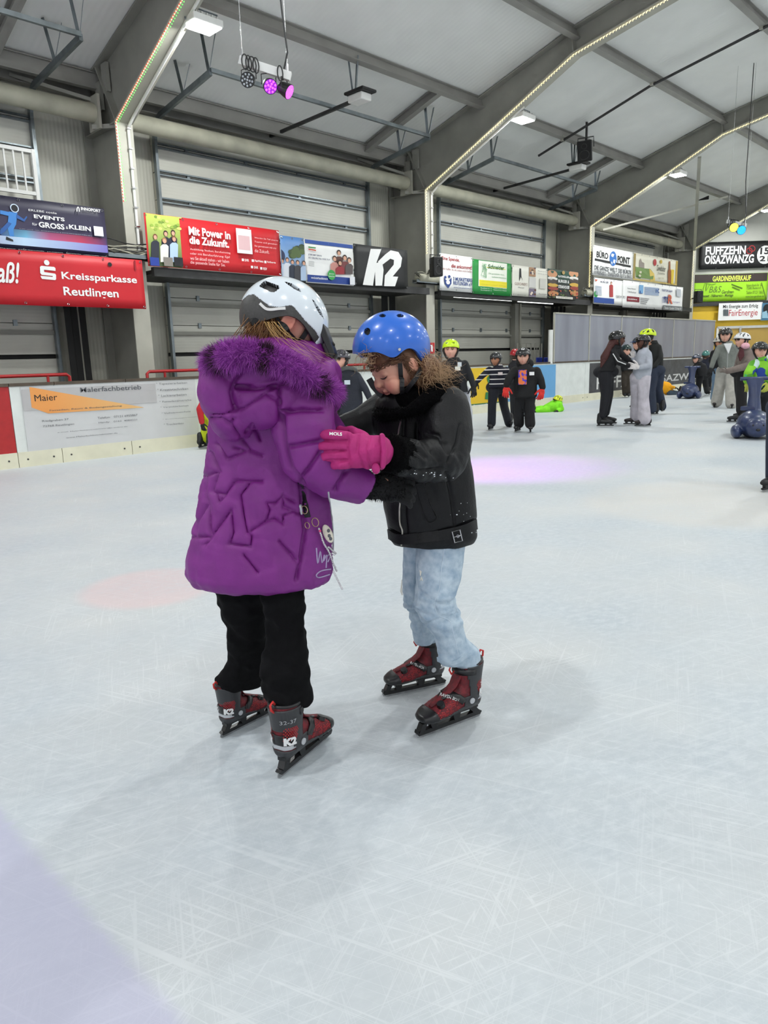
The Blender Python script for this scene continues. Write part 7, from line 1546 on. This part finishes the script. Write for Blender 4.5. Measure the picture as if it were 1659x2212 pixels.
for k in range(50): p = atd(800+R.normal()*10, 768+R.normal()*8, 2.24); q = p+(-RGT*R.uniform(.005, .03)-UP*R.normal()*.02); paths.append(curl(p, q, 9, .006, k))
hair_strands(paths, .0008, 'frizz', M_FRIZZ, hair2)
g = MB(); pxe(g, (928, 800), 26, 34, 2.31, .05); remesh(g, 'bun', M_HAIR2, .008, 2, .5, hair2)
# blue helmet
fw = (-FWH*math.cos(ph2)+RGT*math.sin(ph2))*math.cos(.16)-UP*math.sin(.16); hf, hs_, hu = basis(fw, UP); CH2 = atd(846, 753, 2.34); zE = zone(700, 660, 1060)
def rim2(a):
    c = math.cos(a); a_ = abs((a+PI) % (2*PI)-PI); ear = math.exp(-((a_-1.15)/.27)**2)*.22; back = .64/(1+math.exp(-(a_-1.9)*8)); return 1.53+ear+back-.02*max(0, c)
def ring_px(c, rx, ry, n=14): return [(c[0]+rx*math.cos(2*PI*i/n), c[1]+ry*math.sin(2*PI*i/n)) for i in range(n)]
vt2 = [ring_px(zE(430, 258), 6.5, 7.5), ring_px(zE(582, 100), 7, 3.4), ring_px(zE(757, 100), 7, 3.6)]
helm2 = px_helmet('helmet', kid2, CH2, hf, hs_, hu, (.128, .108, .116), rim2, [mat('blue_helmet_shell', (36, 104, 206), .3, var=.015, coat=.35), M_RUB, M_BLACK], 1, vt2, depth=.07); helm2['label'] = 'bright blue round skate helmet with round holes'
bvh2 = bvh_of(helm2)
for p in (zE(748, 437), zE(1010, 556)):
    q, n = surf(bvh2, *p, .001, 2.3); g = MB(); g.cyl(q, q+n*.003, .0045, n=12); g.build('rivet', M_CHROME, helm2)
bvall = bvh_of(body2, jack)
for pts, w in ((((860, 762), (863, 785), (865, 815), (866, 850)), .014), (((910, 788), (896, 812), (880, 834), (867, 850)), .014)):
    Q = [surf(bvb2, x, y, .006, 2.24) for x, y in dense(pts, 6)]; Q = [(q-FWH*(.004+(.03*math.sin(PI*i/(len(Q)-1))**.5 if pts[0][0] > 900 else 0)), n) for i, (q, n) in enumerate(Q)]; g = MB(); strip(g, [q for q, n in Q], [-FWH*.9+n*.1 for q, n in Q], w, .003); g.build('chin_strap', M_BLACK, helm2)
g = MB(); q = surf(bvb2, 866, 852, .006, 2.24)[0]; g.box(q-FWH*.006, (.024, .024, .03)); bev(g.build('strap_buckle', M_BLACK, helm2), .004)
g = MB(); strip(g, [atd(x, y, 2.36) for x, y in ((797, 818), (806, 834), (818, 848), (830, 858))], [-FWH]*4, .02, .004); g.build('far_strap', M_BLACK, helm2)
# plush collar and cuffs
col_ring = [atd(846, 896, 2.25), atd(882, 890, 2.235), atd(922, 866, 2.235), atd(958, 845, 2.28), atd(968, 826, 2.42), atd(930, 826, 2.54), atd(870, 845, 2.54), atd(828, 880, 2.44), atd(824, 896, 2.32)]; cr = [.014, .02, .030, .036, .038, .034, .028, .02, .014]
g = MB(); P = dense(col_ring+[col_ring[0]], 6)[:-1]; g.tube(P, list(np.interp(np.linspace(0, 1, len(P)), np.linspace(0, 1, len(cr)), cr)), 14, closed=True); pxe(g, (895, 862), 44, 34, 2.33, .06, .3); pxe(g, (940, 850), 40, 26, 2.34, .09, .4); o = remesh(g, 'plush_collar', M_BFUR, .006, 2, .5, kid2); fur(col_ring, cr, 3500, .012, [M_PLUSH], o, 'plush', 21, .0006)
cuff = [atd(868, 984, D2-.33), atd(850, 981, D2-.36), atd(838, 978, D2-.38)]; g = MB(); g.tube(dense(cuff, 4), [.055]*4+[.056, .057, .056, .054, .045], 16); o = g.build('plush_cuff', M_BFUR, kid2, True); fur(cuff, [.055, .057, .05], 1800, .012, [M_PLUSH], o, 'plush', 22, .0006, False)
# zip, pocket, belt
M_ZIP = mat('silver_zip', (186, 182, 170), .3, .8); zp = [zD(*p) for p in ((828, 62), (818, 180), (795, 300), (785, 400))]
tube_on(bvj, zp, .0032, 'zip', M_ZIP, kid2, .001, D2-.15); tube_on(bvj, [zD(*p) for p in ((788, 870), (805, 960), (800, 1060), (805, 1180), (828, 1260), (818, 1385))], .0032, 'zip', M_ZIP, kid2, .001, D2-.15)
g = MB(); q0, n0 = surf(bvj, *zD(830, 80), .006, D2-.15); q1, _ = surf(bvj, *zD(820, 180), .006, D2-.15); strip(g, [q0, (q0+q1)/2, q1], [n0]*3, .009, .003); g.build('zip_puller', M_ZIP, kid2)
band_on(bvj, [zD(*p) for p in ((990, 800), (1040, 980), (1108, 1140))], .026, .006, 'pocket_welt', M_LEA, kid2, .002, D2-.15)
tube_on(bvj, [zD(*p) for p in ((950, 810), (985, 960), (1060, 1165), (1150, 1125), (1090, 1000), (1025, 790))], .0012, 'pocket_stitching', M_RUB, kid2, .003, D2-.15)
band_on(bvj, [zD(*p) for p in ((700, 1280), (780, 1325), (870, 1330), (1000, 1315), (1150, 1298), (1300, 1270), (1420, 1235), (1520, 1190))], .034, .006, 'hem_belt', M_LEA, kid2, .002, D2-.15)
q, n = surf(bvj, *zD(1330, 1297), .012, D2-.15); ux = RGT*.97+UP*.22; uz = UP*.97-RGT*.22; g = MB(); g.tube([q+ux*.013*a+uz*.019*b for a, b in ((-1, -1), (1, -1), (1, 1), (-1, 1))], .0022, 6, closed=True); bk = g.build('belt_buckle', M_CHROME, kid2)
g = MB(); g.tube([q-ux*.013, q+ux*.004-FWH*.003, q+ux*.013], .0016, 6); g.build('prong', M_CHROME, bk); g = MB(); g.tube([q+ux*(.002+.004*math.cos(a))+uz*.005*math.sin(a)-FWH*.002 for a in np.linspace(0, 2*PI, 9)[:-1]], .0012, 5, closed=True); g.build('eyelet', M_CHROME, bk)
R = np.random.default_rng(31); g = MB()       # crumbs of ice stuck to the leather
for (cx_, cy_, sx, sy, n) in ((1440, 1250, 45, 30, 22), (1390, 1060, 70, 60, 9), (1000, 720, 130, 20, 9), (720, 650, 60, 40, 8), (1130, 720, 30, 15, 6)):
    for _ in range(n):
        p = zD(cx_+R.normal()*sx, cy_+R.normal()*sy); h = bvj.ray_cast(Vector(C0), Vector(ray(*p)).normalized())
        if h[0] is not None: s_ = R.uniform(.0008, .0024); g.ell(np.array(h[0]), np.stack([RGT*s_*R.uniform(.6, 2), FWH*s_*.7, UP*s_]), 5, 4)
tag(g.build('ice_crumbs', mat('ice_crumb', (236, 240, 244), .5), kid2), kind='stuff')
# magenta glove on the purple sleeve
DG = 1.985; zG = zone(680, 900, 850, 1659.0)
g = MB(); P = lambda x, y, d=DG: atd(x, y, d)
for a, b, c, r in (((752, 944), (722, 940), (702, 939), .0150), ((750, 962), (718, 964), (696, 964), .0148), ((752, 983), (722, 986), (701, 986), .0146), ((758, 1001), (735, 1004), (722, 1005), .0136)):
    g.chain([P(*a), P(*b, DG-.004), P(*c, DG+.012)], [r*1.05, r, r*.92], 16)
g.chain([P(785, 945, DG+.03), P(760, 932, DG+.07), P(735, 930, DG+.10)], [.018, .016, .014], 14)
pxe(g, (775, 974), 38, 38, DG+.004, .024); pxe(g, (795, 976), 32, 37, DG+.008, .028); g.chain([P(795, 975, DG+.01), P(816, 975, DG+.02)], [.044, .045], 20)
glv = remesh(g, 'glove', mat('magenta_glove', (176, 34, 112), .7, var=.06, vscale=30, bump=.25, bscale=160, bdist=.004), .0032, 3, .5, kid2)
crease(glv, [[(751, 932), (753, 950), (752, 972), (758, 1012)], [(690, 952), (752, 953)], [(690, 975), (754, 974)], [(704, 995), (756, 994)], [(775, 940), (772, 980), (785, 1010)], [(800, 940), (792, 975), (800, 1010)]], .004, 2.2, .001, 10); rough_up(glv, .0012, 90, 41)
bvg = bvh_of(glv); g = MB(); g.tube([P(826, 943, DG-.02), P(830, 975, DG-.03), P(827, 1006, DG-.02), P(824, 1010, DG+.03), P(824, 975, DG+.07), P(825, 941, DG+.03)], .008, 8, closed=True); smoothed(g.build('glove_cuff', mat('magenta_glove', (0, 0, 0)), kid2))
v, f_ = text_mesh('MOLS', .03); a_, c_ = v.min(0), v.max(0); Q = [surf(bvg, 712+27*(p[0]-a_[0])/(c_[0]-a_[0]), 940-6.5*(p[1]-a_[1])/(c_[1]-a_[1])+1.5*(p[0]-a_[0])/(c_[0]-a_[0]), .0012, DG)[0] for p in v]; MB().add(Q, f_).build('lettering', W_, kid2)
g = MB(); g.ell(P(812, 1012, DG-.02), np.stack([RGT*.012, UP*.016, FWH*.008]), 12, 8); g.build('cuff_toggle', mat('magenta_glove', (0, 0, 0)), kid2, True); g = MB(); g.tube([P(806, 1018, DG-.02)+RGT*.005*math.cos(a)+UP*.006*math.sin(a) for a in np.linspace(0, 2*PI, 11)[:-1]], .001, 5, closed=True); g.build('cuff_hook', M_BLACK, kid2)
# jeans
M_JEAN = mat('washed_denim', (188, 203, 214), .8, vscale=38, rgb2=(122, 148, 174), thr=.58, soft=.55, bump=.4, bscale=320, bdist=.002, detail=6)
oL2, ML2 = fine_skate(kid2, (1037, 1545), (899, 1597), 'left skate turned to the camera with strap lettering', ftab=True, btab=True); oR2, MR2 = fine_skate(kid2, (962, 1478), (826, 1507), 'right skate behind with red pull loops', ftab=True)
strap_text(oL2, 'RAVEN BOA', (950, 1503), (992, 1517), 7); strap_text(oR2, 'RAVEN BOA', (886, 1434), (915, 1446), 5.5)
p2 = MB(); leg_end(p2, ML2, 1395, 945, 1011, 2.325, .262); leg_end(p2, MR2, 1355, 890, 938, 2.53, .262); rows_loft(p2, [(1140, 905, 1004), (1171, 899, 1005), (1215, 898, 1000), (1256, 898, 994), (1286, 894, 982), (1305, 893, 986), (1322, 897, 989), (1345, 914, 998), (1370, 937, 1005), (1400, 944, 1011), (1422, 946, 1012), (1432, 952, 1008)], [2.40, 2.39, 2.375, 2.36, 2.34, 2.335, 2.33, 2.325, 2.325, 2.325, 2.325, 2.325], .9, .95, 28)
rows_loft(p2, [(1140, 870, 945), (1177, 871, 940), (1256, 869, 935), (1303, 872, 934), (1322, 884, 936), (1362, 890, 940), (1384, 894, 936), (1390, 900, 932)], [2.44, 2.45, 2.48, 2.50, 2.515, 2.535, 2.545, 2.545], .95, .95, 28)
jean = remesh(p2, 'jeans', M_JEAN, .0052, 3, .5, kid2); zJ = zone(790, 1150, 1070, 1318.0)
def kneeband(V): q = pix(V); return np.exp(-((q[:, 1]-1318)/34)**2)+.35*np.exp(-((q[:, 1]-1415)/18)**2)+.12
rough_up(jean, .0042, 50, 51, (.5, .5, 2.0), kneeband); crease(jean, [[zJ(*p) for p in l] for l in ([(500, 560), (620, 640), (740, 720), (900, 720)], [(500, 800), (600, 940), (760, 870), (930, 800)], [(700, 740), (740, 840), (840, 860), (940, 820)], [(380, 720), (430, 760), (490, 720)], [(520, 150), (515, 560), (490, 760)], [(560, 940), (570, 1050)])], .006, 2.6, .002, 14)
bvn = bvh_of(jean)
tube_on(bvn, [zJ(*p) for p in ((805, 110), (775, 330), (750, 560), (700, 720), (740, 840), (850, 900), (900, 1060), (940, 1240))], .0011, 'side_seam', mat('jean_thread', (196, 210, 222), .8), kid2, .0006, 2.3); band_on(bvn, [zJ(*p) for p in ((735, 1290), (880, 1330), (1050, 1230))], .016, .006, 'turned_hem', M_JEAN, kid2, .001, 2.3)
g = MB()
for pts in (((552, 385), (562, 400), (558, 440)), ((555, 490), (568, 460), (580, 492)), ((368, 480), (362, 600), (372, 640))): 
    Q = [surf(bvn, *zJ(*p), .001, 2.4) for p in pts]; strip(g, [q for q, n in Q], [n for q, n in Q], [.002, .008, .003], .002)
tag(g.build('frayed_patches', mat('frayed_white', (226, 224, 214), .9), kid2), kind='stuff')
bpy.data.scenes.remove(WORK)
